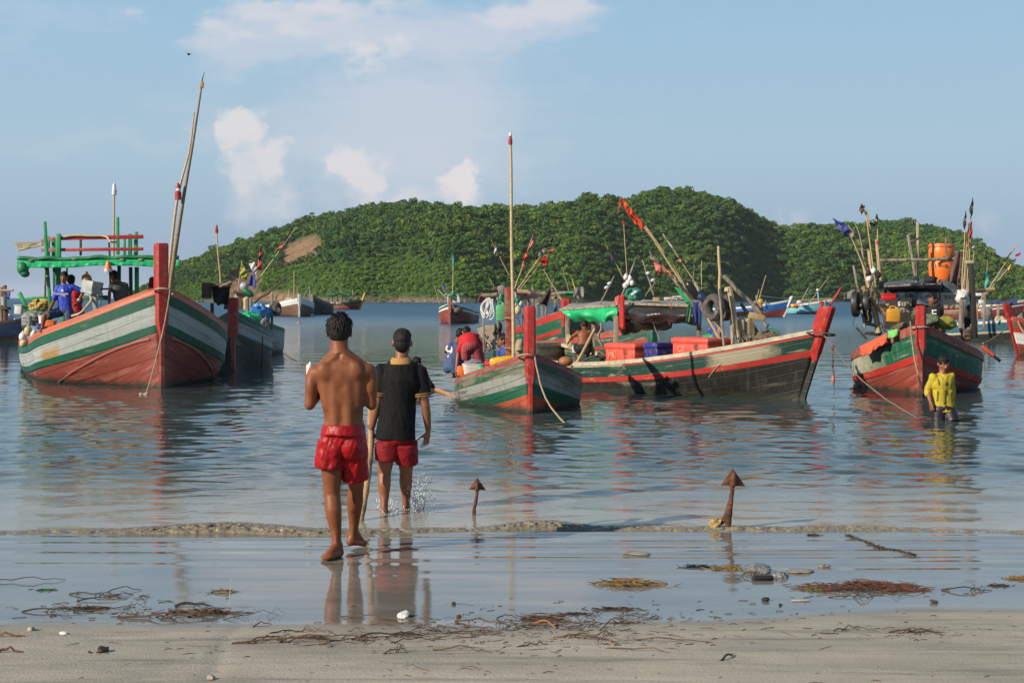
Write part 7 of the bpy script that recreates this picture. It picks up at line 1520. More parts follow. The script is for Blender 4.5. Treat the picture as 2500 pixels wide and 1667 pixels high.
g = thing('engine', 'small tan engine on the planks left of the black tee man', 'engine', Q(2215, 770, 28)); m = MB(); m.box(Q(2213, 738, 28), (.16, .2, .17), None, 0, .015); m.tube([Q(2206, 742, 27.88), Q(2206, 742, 27.8)], .05, 14); obj('engine_block', m, M('tan_metal', (.28, .24, .15), .6, .3, bump=.4), g); m = MB(); m.box(Q(2213, 757, 28), (.34, .2, .10), None, 0, .01); obj('bed', m, wood, g)
m = MB(); m.ell(Q(2231, 740, 28), (.06, .06, .08)); m.tube([Q(2228, 752, 28), Q(2236, 735, 28)], .03, 10); tag(obj('rusty_winch', m, rust), 'small rusty winch right of the tan engine', 'winch')
for k, (x, y, mt, lb) in enumerate(((2120, 668, black, 'black float tied high on the bamboo rack'), (2122, 680, white_pl, 'white float below the black float on the rack'), (2132, 662, white_pl, 'small white float right of the black float'), (2144, 672, black, 'black float at the right of the bamboo rack'))): floatball(Q(x, y, 27.4), .055, mt, lb, 'floats tied on the bamboo rack')
rr = random.Random(12)
for k in range(26):
    x, y = rr.uniform(2085, 2160), rr.uniform(640, 800); m = MB(); m.tube(wobble(Q(x, y, 27.4), Q(x+rr.uniform(-22, 22), y+rr.uniform(4, 46), 27.4), 6, .03), rr.uniform(.004, .010), 5); tag(obj('loose_rope', m, rr.choice([rope, rope_d, wood, black])), 'loose rope end or lashing on the bamboo rack', 'rope', 'lashings on the bamboo rack')
for k, (x0, y0, x1, y1, mt) in enumerate(((2103, 700, 2120, 728, net), (2135, 680, 2156, 704, net), (2108, 760, 2128, 790, net_b), (2180, 792, 2215, 815, net_b), (2225, 752, 2262, 778, net))): tag(heap((x0, y0, x1, y1), 27.7, mt, 'net_bundle', None, .04, 3+k, n=18, sc=9), ('small net bundle lashed between the black wheels', 'net bundle high on the right of the bamboo rack', 'brown net bundle low on the bamboo rack', 'brown netting heaped just inside the left rail', 'dark green netting left of the black tee man')[k], 'net')
cloth_sheet(((2098, 846, 27.2), (2166, 812, 26.6), (2167, 832, 26.5), (2104, 872, 27.05)), 27, M('orange_cloth', (.62, .10, .04), .7, .15, bump=.5), 'rail_cloth', None, .04, 20, 8, 3, 4); tag(bpy.data.objects['rail_cloth'], 'orange cloth draped over the left rail of the right boat', 'cloth')
o = cloth_sheet(((2168, 808, 26.5), (2192, 802, 26.4), (2193, 818, 26.35), (2168, 826, 26.45)), 26.5, M('lime_cloth', (.16, .5, .12), .7, .15, bump=.5), 'rail_cloth', None, .02, 10, 6, 4); tag(o, 'lime green rag on the rail next to the orange cloth', 'cloth')
tag(heap((2254, 768, 2292, 792), 26.9, net, 'net_heap', None, .05, 9, deep=.2, n=22), 'green net heap just right of the right boat stem', 'net'); tag(heap((2288, 778, 2330, 802), 27.2, M('olive_bag', (.30, .28, .04), .5, .2, bump=.6), 'olive_bag', None, .05, 8, deep=.15, n=22), 'olive yellow plastic bag on the right boat foredeck', 'bag')
m = MB(); m.torus(bE.cl(1.22), .15, .014, (0, .2, 1), 22, 8); obj('rope_loop', m, rope, E)
roperun([Q(2222, 784, 25.9), Q(2226, 830, 25.9), Q(2234, 885, 25.8), Q(2248, 935, 25.7), Q(2254, 960, 25.6)], 'mooring rope falling beside the right boat stem', .012)
g = thing('oar', 'orange oar with a black end sticking out right of the bow-on boat', 'oar', Q(2405, 850, 27.2)); obj('shaft', T2((2398, 846), (2425, 868), 27.2, 5, r2=4.5), M('orange_paint', (.65, .10, .03), .5), g); obj('blade', Bm((2423, 866), (2442, 882), 27.2, 7, .03), black, g)
flag_pole('bent cane with a drooping blue striped flag at the left of the right boat', (2112, 660), (2031, 533), 27.6, 2.4, [(tri((2031, 533), (2062, 546), (2070, 578), (2048, 560)), blue_flag), (tri((2045, 540), (2070, 552), (2080, 570), (2060, 566)), blue_flag), (tri((2070, 555), (2086, 572), (2090, 592), (2080, 584)), grey_cl)], mid=[(2068, 550), (2098, 596)], r2=1.4)
flag_pole('cane with small brown flag high above the bamboo rack', (2138, 700), (2106, 502), 27.6, 2.4, [(tri((2102, 498), (2112, 504), (2105, 524), (2097, 516)), brown_cl)], mid=[(2114, 515), (2126, 560)], r2=1.5)
flag_pole('cane with knotted black rag at the right of the bamboo rack', (2146, 640), (2140, 523), 27.6, 2.2, [(tri((2139, 524), (2143, 524), (2143, 536), (2138, 534)), black), (tri((2122, 545), (2142, 542), (2140, 550), (2124, 555)), black)], r2=1.6); flag_pole('short bent cane between the blue and brown flags', (2104, 600), (2084, 540), 27.6, 1.8, [], mid=[(2096, 566)], r2=1.)
flag_pole('reddish topped stick on the bamboo rack', (2144, 680), (2141, 584), 27.5, 2.6, [(tri((2139, 590), (2148, 590), (2147, 594), (2140, 596)), red_cl)], r2=2.)
roperun(sag(Q(2153, 668, 27.8), Q(2268, 674, 29.4), .03), 'thin line stretched from the bamboo rack to the orange drum', .005, name='thin_line')

# ---------------------------------------------------------------- distant boats' poles, awnings
def pl(parent, a, b, Y, r=1.2, mt=None): return obj('mast', T2(a, b, Y, r, r2=r*.7), mt or bamboo, parent)
pl(bW.root, (718, 733), (718, 662), 133); pl(bW.root, (727, 736), (725, 700), 133, 1.); pl(bW.root, (705, 738), (705, 706), 136, 1.); pl(bW.root, (690, 740), (687, 718), 136, .9)
m = MB(); m.box(Q(715, 734, 137), (1.3, 1.2, .45), None, 0, .08); m.box(Q(706, 733, 136.5), (.6, .5, .5), None, 0, .05); obj('deck_house', m, white_cl, bW.root)
pl(bW2.root, (757, 731), (756, 698), 147, 1.8, wood); pl(bW2.root, (739, 732), (763, 681), 146, 1., wood); obj('crossbar', T2((750, 721), (764, 720), 147, 1.6), wood, bW2.root)
m = MB(); m.sheet(lambda u, v: Q(797+60*u, 719+2*math.sin(u*9)+(1-abs(2*u-1))*-1.5, 212).lerp(Q(800+55*u, 718, 216), v), 20, 4); obj('awning', m, tarp_dg, bY.root, solid=.15)
for x in (802, 812, 824, 836, 846): obj('awning_post', T2((x, 721), (x, 741), 213, .9), wood_d, bY.root)
pl(bY.root, (847, 738), (816, 681), 213, .9, wood_tan); pl(bY.root, (861, 722), (861, 706), 213, .8)
for k in range(5): m = MB(); m.ell(Q(803+k*7, 741, 213), (.35, .4, .25)); obj('deck_load', m, [net, white_cl, net_b, tan_cl, grey_cl][k], bY.root)
m = MB(); m.box(Q(1109, 719, 100), (1.35, 1.4, .10), None, 0, .03); obj('wheelhouse_roof', m, M('sea_green_paint', (.12, .38, .30), .5), bT.root); m = MB(); m.box(Q(1094, 729, 99.4), (.14, .2, .5)); m.box(Q(1119, 729, 99.4), (.18, .2, .5)); m.box(Q(1107, 734, 100.2), (.9, .5, .28)); obj('wheelhouse', m, white_p, bT.root)
pl(bT.root, (1105, 716), (1107, 628), 99, 1.2); pl(bT.root, (1112, 757), (1081, 700), 97.5, 1.1, wood); pl(bT.root, (1089, 727), (1068, 706), 98, 1., white_p); pl(bT.root, (1073, 740), (1060, 697), 99, .8); pl(bT.root, (1096, 735), (1088, 692), 98, .8, wood)
m = MB(); m.ell(Q(1116, 758, 98.5), (.4, .6, .3)); m.ell(Q(1127, 762, 100), (.3, .4, .25)); obj('net_heap', m, net_b, bT.root)
m = MB(); m.sheet(lambda u, v: Q(1104+5*u*(1-v*.3), 625+24*v, 98.9)+V(0, .1*math.sin(v*5), 0), 5, 8); obj('flag', m, cyan_flag, bT.root, solid=.02)
m = MB(); m.sheet(lambda u, v: Q(1080+7*u, 695+12*v, 98.9)+V(0, .1*math.sin(v*5), 0), 5, 6); obj('flag', m, blue_flag, bT.root, solid=.02)
pl(bU.root, (1853, 729), (1870, 672), 131, 1.); pl(bU.root, (1848, 729), (1853, 706), 131, .9); pl(bU.root, (1847, 735), (1846, 720), 131, 1.6, grey_m); tag(heap((1838, 738, 1856, 752), 128, tan_cl, 'cloth_heap', None, .2, 3, sc=2), 'pale heap at the near end of the far blue boat', 'heap')
pl(bU2.root, (1972, 745), (2023, 677), 153, 1.1, wood_tan); pl(bU2.root, (1999, 741), (1996, 706), 153, 1.8, MATS['hull_light_blue'] if False else M('aqua_paint', (.2, .55, .6), .5)); pl(bU2.root, (1950, 747), (1974, 702), 153, 1., tan_cl); obj('roof_pole', T2((1955, 733), (2030, 729), 153, 1.6), wood_tan, bU2.root); pl(bU2.root, (1960, 747), (1955, 733), 153, 1.2, wood); pl(bU2.root, (1981, 744), (1980, 736), 153, 1.5, M('aqua_paint', (.2, .55, .6), .5)); pl(bU2.root, (2015, 740), (2014, 730), 153, 1.2, wood)
m = MB(); m.ell(Q(1996, 708, 152.6), (.14, .14, .16)); obj('mast_lamp', m, white_pl, bU2.root); roperun(sag(Q(1858, 722, 131), Q(1996, 712, 152), .4), 'long thin line strung between the two far blue boats', .035, white_cl, name='thin_line')
for k, (x, y, mt) in enumerate(((1925, 748, tan_cl), (1936, 747, yellow_pl), (1944, 748, red_cl), (1951, 738, white_cl))): m = MB(); m.ell(Q(x, y, 154), (.28, .3, .22)); obj('deck_load', m, mt, bU2.root)
m = MB(); a = [Q(1826, 726, 130), Q(1834, 737, 130), Q(1843, 741, 130), Q(1832, 743, 130)]; m.add(a+[p+V(0, .15, 0) for p in a], [(3, 2, 1, 0), (4, 5, 6, 7), (0, 1, 5, 4), (1, 2, 6, 5), (2, 3, 7, 6), (3, 0, 4, 7)]); obj('tail_fin', m, M('sea_green_paint', (.12, .38, .30), .5), bU.root)
# right edge group
m = MB(); m.sheet(lambda u, v: Q(2400+82*u, 733+4*math.sin(u*4)+3*math.sin(u*11), 84).lerp(Q(2404+78*u, 741, 82), v)+V(0, .1*math.sin(u*30), 0), 40, 5); obj('navy_awning', m, tarp_nv, bR1.root, solid=.1)
for x, y0, y1 in ((2400, 744, 775), (2420, 742, 766), (2437, 742, 778), (2467, 742, 760)): post((x, y0), (x-1, y1), 75 if x < 2440 else 83, 4.5, wood, .2, 'awning_post', bR2.root if x < 2440 else bR1.root)
for k, (b, mt, lb) in enumerate((((2424, 774, 2452, 803), tan_cl, 'tan net sack on the low teal boat'), ((2438, 778, 2462, 796), net_b, 'brown net roll on the low teal boat'), ((2398, 752, 2418, 780), grey_cl, 'grey canvas heap behind the dark post'), ((2380, 795, 2396, 806), orange_pl, 'orange box at the left end of the low teal boat'))): tag(heap(b, 60, mt, 'deck_bundle', None, .10, 3+k, sc=3, n=20), lb, 'bundle')
o = MB(); o.box(Q(2402, 787, 62), (.62, .5, .30), Matrix.Rotation(-.15, 3, 'Y'), 0, .05); tag(obj('blue_tub', o, M('blue_white_tub', (.05, .22, .55), .5)), 'blue dinghy-like tub behind the low teal boat', 'tub')
for k, (x, y, lb) in enumerate(((2389, 719, 'white box hanging right of the dark post'), (2395, 737, 'white bucket below the hanging white box'))): m = MB(); m.box(Q(x, y, 56), (.26 if k == 0 else .17, .15, .12 if k == 0 else .16), None, 0, .02); tag(obj('white_box', m, white_pl), lb, 'box')
obj('gallows_beam', T2((2382, 710), (2405, 708), 56, 5), wood_d, bR2.root); obj('gallows_beam', T2((2405, 708), (2428, 706), 56, 5), wood_tan, bR2.root); post((2404, 712), (2402, 800), 57, 6, wood, .1, 'gallows_post', bR2.root); post((2384, 740), (2386, 800), 57, 4, wood_tan, .1, 'gallows_post', bR2.root); obj('brace', T2((2386, 752), (2400, 722), 56.5, 2.4), wood_tan, bR2.root)
flag_pole('long slanting pole with black rag at the right edge', (2408, 716), (2489, 588), 56, 1.9, [(tri((2471, 612), (2466, 622), (2452, 645), (2458, 628)), black), (tri((2478, 600), (2474, 606), (2470, 611), (2473, 605)), pink_flag)], r2=1.)
flag_pole('yellow tipped pole with small red flags at the right edge', (2408, 718), (2466, 650), 56.5, 1.9, [(tri((2478, 622), (2492, 616), (2490, 624), (2480, 627)), red_cl), (tri((2470, 637), (2480, 631), (2480, 637), (2472, 640)), blue_flag), (tri((2458, 656), (2468, 646), (2468, 652), (2462, 660)), yellow_pl)], r2=1.2)
flag_pole('blue grey pole just above the yellow tipped one', (2418, 692), (2456, 656), 56.5, 1.9, [], mat=M('blue_grey_pole', (.12, .22, .3), .6)); flag_pole('short pole with a furled teal flag near the right edge', (2406, 712), (2411, 634), 56.2, 1.5, [(tri((2408, 662), (2413, 668), (2413, 700), (2403, 704)), cyan_flag)])
roperun([Q(2400, 838, 40), Q(2425, 826, 46), Q(2458, 800, 52)], 'pale rope slanting up to the low teal boat', .022)
roperun([Q(2485, 782, 43.8), Q(2492, 800, 43.4), Q(2500, 812, 43.2)], 'rope slack across the cut-off boat at right', .02)
# left edge boat
LB = bL.root
post((12, 696), (12, 792), 58, 8, M('reddish_post', (.20, .09, .06), .8, .3), .15, 'post', LB); post((3, 700), (4, 790), 58, 6, wood, .12, 'post', LB); post((18, 755), (17, 792), 58, 5, wood_d, .1, 'post', LB); obj('crossbar', Bm((0, 751), (25, 753), 57.8, 6, .2), wood_d, LB); obj('crossbar', T2((0, 710), (33, 708), 57.8, 3.), tan_cl, LB); m = MB(); m.tube([Q(10, 725, 57.6), Q(10, 745, 57.6)], .12, 16); obj('drum', m, grey_m, LB)
cloth_sheet(((14, 712), (26, 712), (24, 730), (15, 730)), 57.7, blue_flag, 'rag', LB, .08, 8, 8, 2); tag(heap((12, 776, 42, 794), 59, M('white_net', (.45, .5, .55), .8, .4, 12, bump=.8), 'white_net', None, .15, 4, sc=3), 'pale net heaped on the dark blue boat at the left edge', 'net')
# small marker buoy, bird, beach huts
m = MB(); m.ell(Q(730, 789, 100), (.16, .16, .12)); tag(obj('marker_buoy', m, pink_flag), 'tiny red buoy floating below the far white-topped boat', 'buoy')
m = MB(); c = Q(461, 133, 60); m.ell(c, (.05, .13, .045), Matrix.Rotation(.5, 3, 'Z')); m.add([c+V(-.02, .04, .02), c+V(-.02, -.05, .02), c+V(-.16, -.02, .06)], [(0, 1, 2)]); m.add([c+V(.02, .04, .02), c+V(.02, -.05, .02), c+V(.13, -.02, -.05)], [(2, 1, 0)]); tag(obj('bird', m, black, solid=.006), 'small dark bird gliding above the tall leaning mast', 'bird')
for k, (x0, x1, y0, y1, mt, lb) in enumerate(((1622, 1640, 727, 738, M('pink_wall', (.5, .35, .3), .8), 'pale pink hut on the far beach'), (1641, 1652, 724, 738, M('hut_white', (.62, .62, .6), .8), 'white hut with a dark window on the far beach'), (1653, 1672, 723, 738, M('hut_white', (.62, .62, .6), .8), 'longer white hut right of the windowed one'), (1600, 1620, 729, 738, M('hut_red', (.4, .08, .06), .8), 'low red hut at the left of the far beach huts'))):
    Yh = 566+k*3; s_ = Yh/F; c = Q((x0+x1)/2, y1, Yh); w = (x1-x0)*s_; h = (y1-y0)*s_; g = thing('beach_hut', lb, 'hut', c, 'huts on the far beach'); m = MB(); m.box(c+V(0, 0, h*.4), (w, 3, h*.8)); obj('wall', m, mt, g)
    m = MB(); a = c+V(0, 0, h*.8); m.add([a+V(-w*.55, -1.8, 0), a+V(w*.55, -1.8, 0), a+V(w*.5, 0, h*.3), a+V(-w*.5, 0, h*.3), a+V(-w*.55, 1.8, 0), a+V(w*.55, 1.8, 0)], [(0, 1, 2, 3), (3, 2, 5, 4), (0, 3, 4), (1, 5, 2)]); obj('roof', m, [white_p, grey_m, tan_cl, red_dk][k], g, solid=.1)
    m = MB(); m.box(c+V(w*.1, -1.52, h*.4), (w*.3, .06, h*.3)); obj('window', m, M('window_dark', (.03, .03, .035), .3), g)
# ================================================================ anchors, splash, litter
def anchor(px, pyt, pyb, Y, k, label, tuft=False):
    c = Q(px, pyb, Y); root = thing('anchor', label, 'anchor', (c.x, Y, 0), 'rusty anchors stuck in the shallows'); s = Y/F
    h = (pyb-pyt)*s; b = Vector((c.x, Y, c.z-.05)); rnd = random.Random(int(px))
    pts = [b, b+V(.004*k, 0, h*.2), b+V(.006*k, 0, h*.42), b+V(.022*k, 0, h*.65), b+V(.032*k, .0, h*.90)]; r = [.014*k, .017*k, .024*k if tuft else .015*k, .014*k, .013*k]
    m = MB(); m.tube(sm(pts, 5), smr(r, 5), 12); m.ell(pts[-1]+V(0, 0, .02), (.022*k, .02*k, .04*k))
    for i, v in enumerate(m.v): m.v[i] = v+(v-Vector((pts[2].x, Y, v.z))).normalized()*.003*mnoise.noise(v*40)
    obj('shank', m, rust, root)
    t = pts[-1]+V(0, -.01, .06); w = .070*k; hh = .088*k
    m = MB(); f = [t+V(-w*1.02, 0, -hh*.62), t+V(w*1.08, 0, -hh*.68), t+V(.0, 0, hh*.55)]; f2 = [p+V(0, .014, 0) for p in f]; f0 = [t+V(0, -.018, -hh*.15)]
    m.add(f+f2+f0, [(0, 1, 6), (1, 2, 6), (2, 0, 6), (5, 4, 3), (0, 3, 4, 1), (1, 4, 5, 2), (2, 5, 3, 0)]); obj('fluke', m, rust, root, smooth=False)
    m = MB(); m.cap(t+V(0, -.02, -hh*.5), t+V(0, -.03, hh*.1), .020*k, .013*k); obj('boss', m, rust, root)
    if tuft:
        m = MB(); a = pts[2]; m.tube([a, a+V(-.05, .01, -.07), a+V(-.11, .02, -.10)], [.022, .02, .016], 10); obj('lower_arm', m, rust, root)
        m = MB(); a = a+V(-.10, .0, -.075); m.ell(a, (.055, .04, .035), Matrix.Rotation(-.5, 3, 'Y')); 
        for i, v in enumerate(m.v): m.v[i] = v+(v-a)*.5*mnoise.noise(v*38)
        obj('rope_wrap', m, M('ochre_rope', (.42, .28, .11), .8, .3, 30, bump=.8), root)
    else:
        m = MB(); m.torus(b+V(.03, -.01, h*.17), .016, .007, (1, .3, 0), 14, 6); obj('shackle', m, M('shackle', (.4, .34, .26), .5), root)
anchor(1156, 1172, 1270, 11.6, .95, 'smaller rusty anchor standing upright in the shallows near the pair of walkers')
anchor(1776, 1150, 1300, 10.95, 1.28, 'larger rusty anchor with ochre rope wrap standing at the surf line at right', True)
# splash at the heels of the second walker
spm = bpy.data.materials.new('splash_water'); spm.use_nodes = True; b = spm.node_tree.nodes['Principled BSDF']; b.inputs['Base Color'].default_value = (.85, .87, .88, 1); b.inputs['Roughness'].default_value = .1; b.inputs['IOR'].default_value = 1.33; b.inputs['Transmission Weight'].default_value = .25
m = MB(); rr = random.Random(5)
for k in range(900):
    t = rr.random(); w = rr.random()
    if k < 700: x = 1010+rr.gauss(0, 14)+34*t*rr.uniform(.2, 1.2); y = 1250-100*t**.8*rr.uniform(.3, 1.1)
    else: x = 945+rr.gauss(0, 14); y = 1252-34*rr.random()
    s = rr.uniform(.0012, .0055)*(1.3-t*.6); p = Q(x, y, 11.95+rr.uniform(-.15, .25)); 
    if p.z < .005: continue
    m.ell(p, (s, s, s*rr.uniform(1, 2.2)), None, 6, 4)
for k in range(5):
    x0 = 995+rr.uniform(-6, 40); p0 = Q(x0, 1254, 12.0+rr.uniform(-.05, .12)); p0.z = 0; ln = rr.uniform(.08, .26); dx = rr.uniform(-.02, .07)
    m.tube([p0, p0+V(dx*.4, .0, ln*.55), p0+V(dx, .02, ln*.9), p0+V(dx*1.3, .03, ln)], [.005, .003, .002, .001], 6)
for k in range(9):
    a = rr.uniform(0, 6.28); c = Q(952, 1256, 11.7); c.z = 0; d = V(math.cos(a), math.sin(a), 0); m.tube([c+d*.035, c+d*.06+V(0, 0, .03), c+d*.085+V(0, 0, rr.uniform(.03, .07))], [.004, .003, .001], 6)
tag(obj('splash', m, spm, smooth=True), 'spray of water drops kicked up behind the boy in the black polo', kind='stuff')
# litter along the tide line
tw_d = M('wet_twig', (.06, .04, .028), .6, .4, 20, bump=.4); tw_b = M('brown_twig', (.11, .06, .032), .7, .4, 20, bump=.4); straw = M('wet_straw', (.24, .15, .05), .8, .4, 25, bump=.5); straw_r = M('reddish_stalks', (.13, .05, .03), .75, .4, 25, bump=.5)
def gz(x, y): return float(beach_z(np.array(x), np.array(y)))
def gp(px, py):
    p = G(px, py); 
    for _ in range(3): p = G(px, py, gz(p.x, p.y))
    return p
def twig(px, py, L_, ang, r, mat, label, bend=.08, arch=.030, cat='twig', group=None, forks=0, nm='twig'):
    p = gp(px, py); m = MB(); d = V(math.cos(ang), math.sin(ang), 0); n = V(-d.y, d.x, 0); rd = random.Random(int(px*7+py))
    def br(p, d, L_, r):
        n = V(-d.y, d.x, 0); bb = rd.uniform(-bend, bend)*3; pts = []
        for i in range(8):
            t = i/7-.5; q = p+d*L_*t+n*(bb*L_*(.25-t*t)+rd.uniform(-.01, .01)*L_*1.5); q.z = gz(q.x, q.y)+r*.7+arch*max(0, (.25-t*t))*4*rd.uniform(.2, 1); pts.append(q)
        m.tube(pts, [r*(1-.08*i) for i in range(8)], 6)
    br(p, d, L_, r)
    for k in range(forks):
        a2 = ang+rd.choice((-1, 1))*rd.uniform(.3, .9); d2 = V(math.cos(a2), math.sin(a2), 0); l2 = L_*rd.uniform(.25, .5); br(p+d*L_*rd.uniform(-.35, .35)+d2*l2*.4, d2, l2, r*.6)
    return tag(obj(nm, m, mat), label, cat, group)
def clump(px, py, w, dep, h, mat, label, n=90, seed=1, nm='weed_clump', cat='weed clump', extra=None):
    p = gp(px, py); rd = random.Random(seed); m = MB(); k = p.y/F; w *= k
    m.ell(p+V(0, 0, h*.2), (w*.42, dep*.4, h*.28), None, 18, 8)
    for i, v in enumerate(m.v): m.v[i] = v+V(0, 0, .3*h*mnoise.noise(v*50))+(v-p)*.25*mnoise.noise(v*30)
    for i in range(n):
        a = rd.gauss(0, .5) if rd.random() < .8 else rd.uniform(0, 3.1); x = p.x+rd.gauss(0, w*.27); y = p.y+rd.gauss(0, dep*.28); z = p.z+rd.uniform(0, h)*max(.15, 1-((x-p.x)/(w*.6))**2); l = rd.uniform(.3, 1)*w*.34
        d = V(math.cos(a), math.sin(a), rd.uniform(-.32, .32)); q = V(x, y, max(p.z+.002, z)); m.tube([q-d*l*.5, q+V(0, 0, h*.1*rd.random()), q+d*l*.5-V(0, 0, .002)], [.0016, .0024, .001], 4)
    ms = [mat] if extra is None else [mat, extra]
    return tag(obj(nm, m, mat, ang=70), label, cat)
clump(1535, 1426, 150, .12, .030, straw, 'golden brown weed clump floating alone below the larger anchor', 150, 3)
clump(1775, 1390, 84, .09, .022, straw, 'straw coloured weed clump left of the crumpled clear bag', 90, 4)
clump(2010, 1436, 120, .14, .022, straw_r, 'left part of the long reddish stalk raft', 120, 5); clump(2130, 1432, 190, .16, .026, straw_r, 'long raft of reddish stalks at right', 260, 27); clump(2200, 1440, 150, .10, .014, straw_r, 'thin tapering right end of the reddish stalk raft', 90, 7); clump(1990, 1440, 60, .06, .016, M('green_weed', (.14, .15, .04), .8, .4), 'greenish weed tuft at the left of the stalk raft', 50, 8)
clump(2440, 1430, 50, .05, .012, tw_d, 'dark twig tuft near the right edge', 40, 9); clump(2490, 1412, 60, .08, .02, straw, 'brown weed clump cut by the right edge', 60, 10)
clump(1705, 1383, 78, .05, .012, M('navy_weed', (.02, .025, .045), .5), 'narrow blue black weed strip left of the straw coloured clump', 60, 11); clump(1500, 1487, 110, .05, .013, tw_d, 'dark stalks with a scrap of green near the waterline', 60, 12); clump(215, 1485, 110, .05, .012, tw_d, 'dark twiggy clump at the left waterline', 60, 13); clump(495, 1496, 180, .05, .016, tw_b, 'long brown branch tangle at left centre waterline', 90, 14); clump(545, 1445, 78, .07, .018, M('grey_green_weed', (.17, .15, .09), .7, .3), 'low grey green hump of weed with a dry stem', 30, 15)
clump(1320, 1512, 120, .10, .022, tw_b, 'tangled twigs at the centre waterline', 70, 16); clump(1520, 1521, 74, .04, .010, tw_b, 'small brown twig tangle right of the centre tangle', 40, 17); clump(1985, 1307, 32, .05, .018, tw_d, 'tiny dark clump in the wash at right', 26, 18); clump(1400, 1498, 90, .04, .008, tw_d, 'thin dark stalks right of the centre tangle', 30, 19); clump(110, 1440, 60, .04, .01, M('green_scrap', (.04, .16, .07), .6), 'green scrap of net in the left shallows', 30, 20)
# a trailing line of weed
m = MB(); rd = random.Random(2); pts = [gp(x, y)+V(0, 0, .004) for x, y in ((2068, 1308), (2110, 1322), (2150, 1338), (2190, 1346), (2232, 1356))]; pts = sm(pts, 6)
for q in pts:
    for k in range(8): a = rd.uniform(0, 6.3); l = rd.uniform(.01, .035); m.tube([jit(q, .012), q+V(math.cos(a)*l, math.sin(a)*l, rd.uniform(0, .015))], [.003, .001], 4)
m.tube(pts, .006, 6); tag(obj('weed_strand', m, tw_d), 'long dark weed strand drifting at the upper right wash', 'weed strand')
# plastic bags, bottle caps, shells
def bag(px, py, w, h, mat, label, seed, nm='plastic_bag'):
    p = gp(px, py); k = p.y/F; w *= k; h *= k; m = MB(); m.ell(p+V(0, 0, h*.22), (w*.5, w*.35, h*.42), None, 30, 18)
    for i, v in enumerate(m.v): c = p+V(0, 0, h*.4); m.v[i] = v+(v-c)*(.9*mnoise.noise(v*(1.7/w)+V(seed, 0, 0))+.55*(.4-abs(mnoise.noise(v*(4.5/w)))))
    return tag(obj(nm, m, mat, ang=25), label, 'plastic bag')
clr = M('clear_plastic', (.42, .41, .40), .2, .3, 9, bump=1., bscale=40, trans=.55)
bag(1848, 1394, 62, 26, clr, 'largest crumpled clear plastic bag among the weed at right', 1); bag(1906, 1408, 42, 22, clr, 'smaller crumpled clear bag beside a dark shoe sole', 2); bag(987, 1505, 26, 22, M('white_bag', (.62, .62, .62), .4, .2, bump=.8), 'small white plastic bag at the waterline below the walkers', 3); bag(1948, 1395, 60, 12, M('grey_foam', (.24, .22, .17), .3, .3), 'patch of grey scum right of the clear bags', 4); bag(2012, 1382, 26, 9, M('grey_foam', (.24, .22, .17), .3, .3), 'small patch of pale scum in the wash', 5); bag(1555, 1350, 50, 9, M('grey_foam', (.24, .22, .17), .3, .3), 'thin scum patch left of the larger anchor', 6)
m = MB(); p = gp(1863, 1416); m.cap(p+V(-.05, 0, .012), p+V(.05, 0, .014), .022, .018, 10); m.box(p+V(.0, 0, .02), (.12, .05, .012), None, 0, .004); tag(obj('shoe_sole', m, black), 'black shoe sole lying left of the smaller clear bag', 'shoe sole')
def lump(px, py, w, mat, label, nm, cat, seed=1):
    p = gp(px, py); k = p.y/F; m = MB(); m.ell(p+V(0, 0, w*k*.18), (w*k*.5, w*k*.36, w*k*.24), Matrix.Rotation(seed*1.3, 3, 'Z'), 14, 8)
    for i, v in enumerate(m.v): m.v[i] = v+(v-p)*.5*mnoise.noise(v*50+V(seed, 0, 0))
    return tag(obj(nm, m, mat), label, cat)
shell = M('pale_shell', (.34, .29, .23), .6, .3, 20, bump=.5)
lump(76, 1540, 26, shell, 'broken pale shell on the sand at far left', 'shell', 'shell', 1); lump(156, 1549, 20, white_pl, 'white shell fragment right of the broken pale shell', 'shell', 'shell', 2); lump(1121, 1506, 16, M('red_brown_lump', (.2, .07, .03), .7), 'reddish brown seed husk at the waterline', 'seed_husk', 'husk', 3); lump(1108, 1476, 16, tw_d, 'tiny dark crab-like twig knot in the wet film', 'twig_knot', 'twig', 4)
lump(1869, 1466, 20, black, 'smooth black pod lying in the wet film', 'seed_pod', 'pod', 5); lump(1905, 1478, 12, black, 'small black pebble right of the black pod', 'pebble', 'pebble', 6); lump(2281, 1471, 18, tw_d, 'dark lump near the far right waterline', 'pebble', 'pebble', 7); lump(250, 1592, 34, tw_d, 'dark charred wood chip on the left sand', 'wood_chip', 'wood chip', 8); lump(219, 1594, 14, tw_d, 'smaller charred chip left of the dark wood chip', 'wood_chip', 'wood chip', 9); lump(515, 1658, 24, shell, 'pale leaf-like shell at the bottom edge', 'shell', 'shell', 10)
m = MB(); p = gp(1955, 1467); m.box(p+V(0, 0, .006), (.11, .018, .008), Matrix.Rotation(.1, 3, 'Z'), 0, .003); tag(obj('lolly_stick', m, M('pale_stick', (.5, .46, .38), .6)), 'flat pale stick right of the black pod', 'stick')
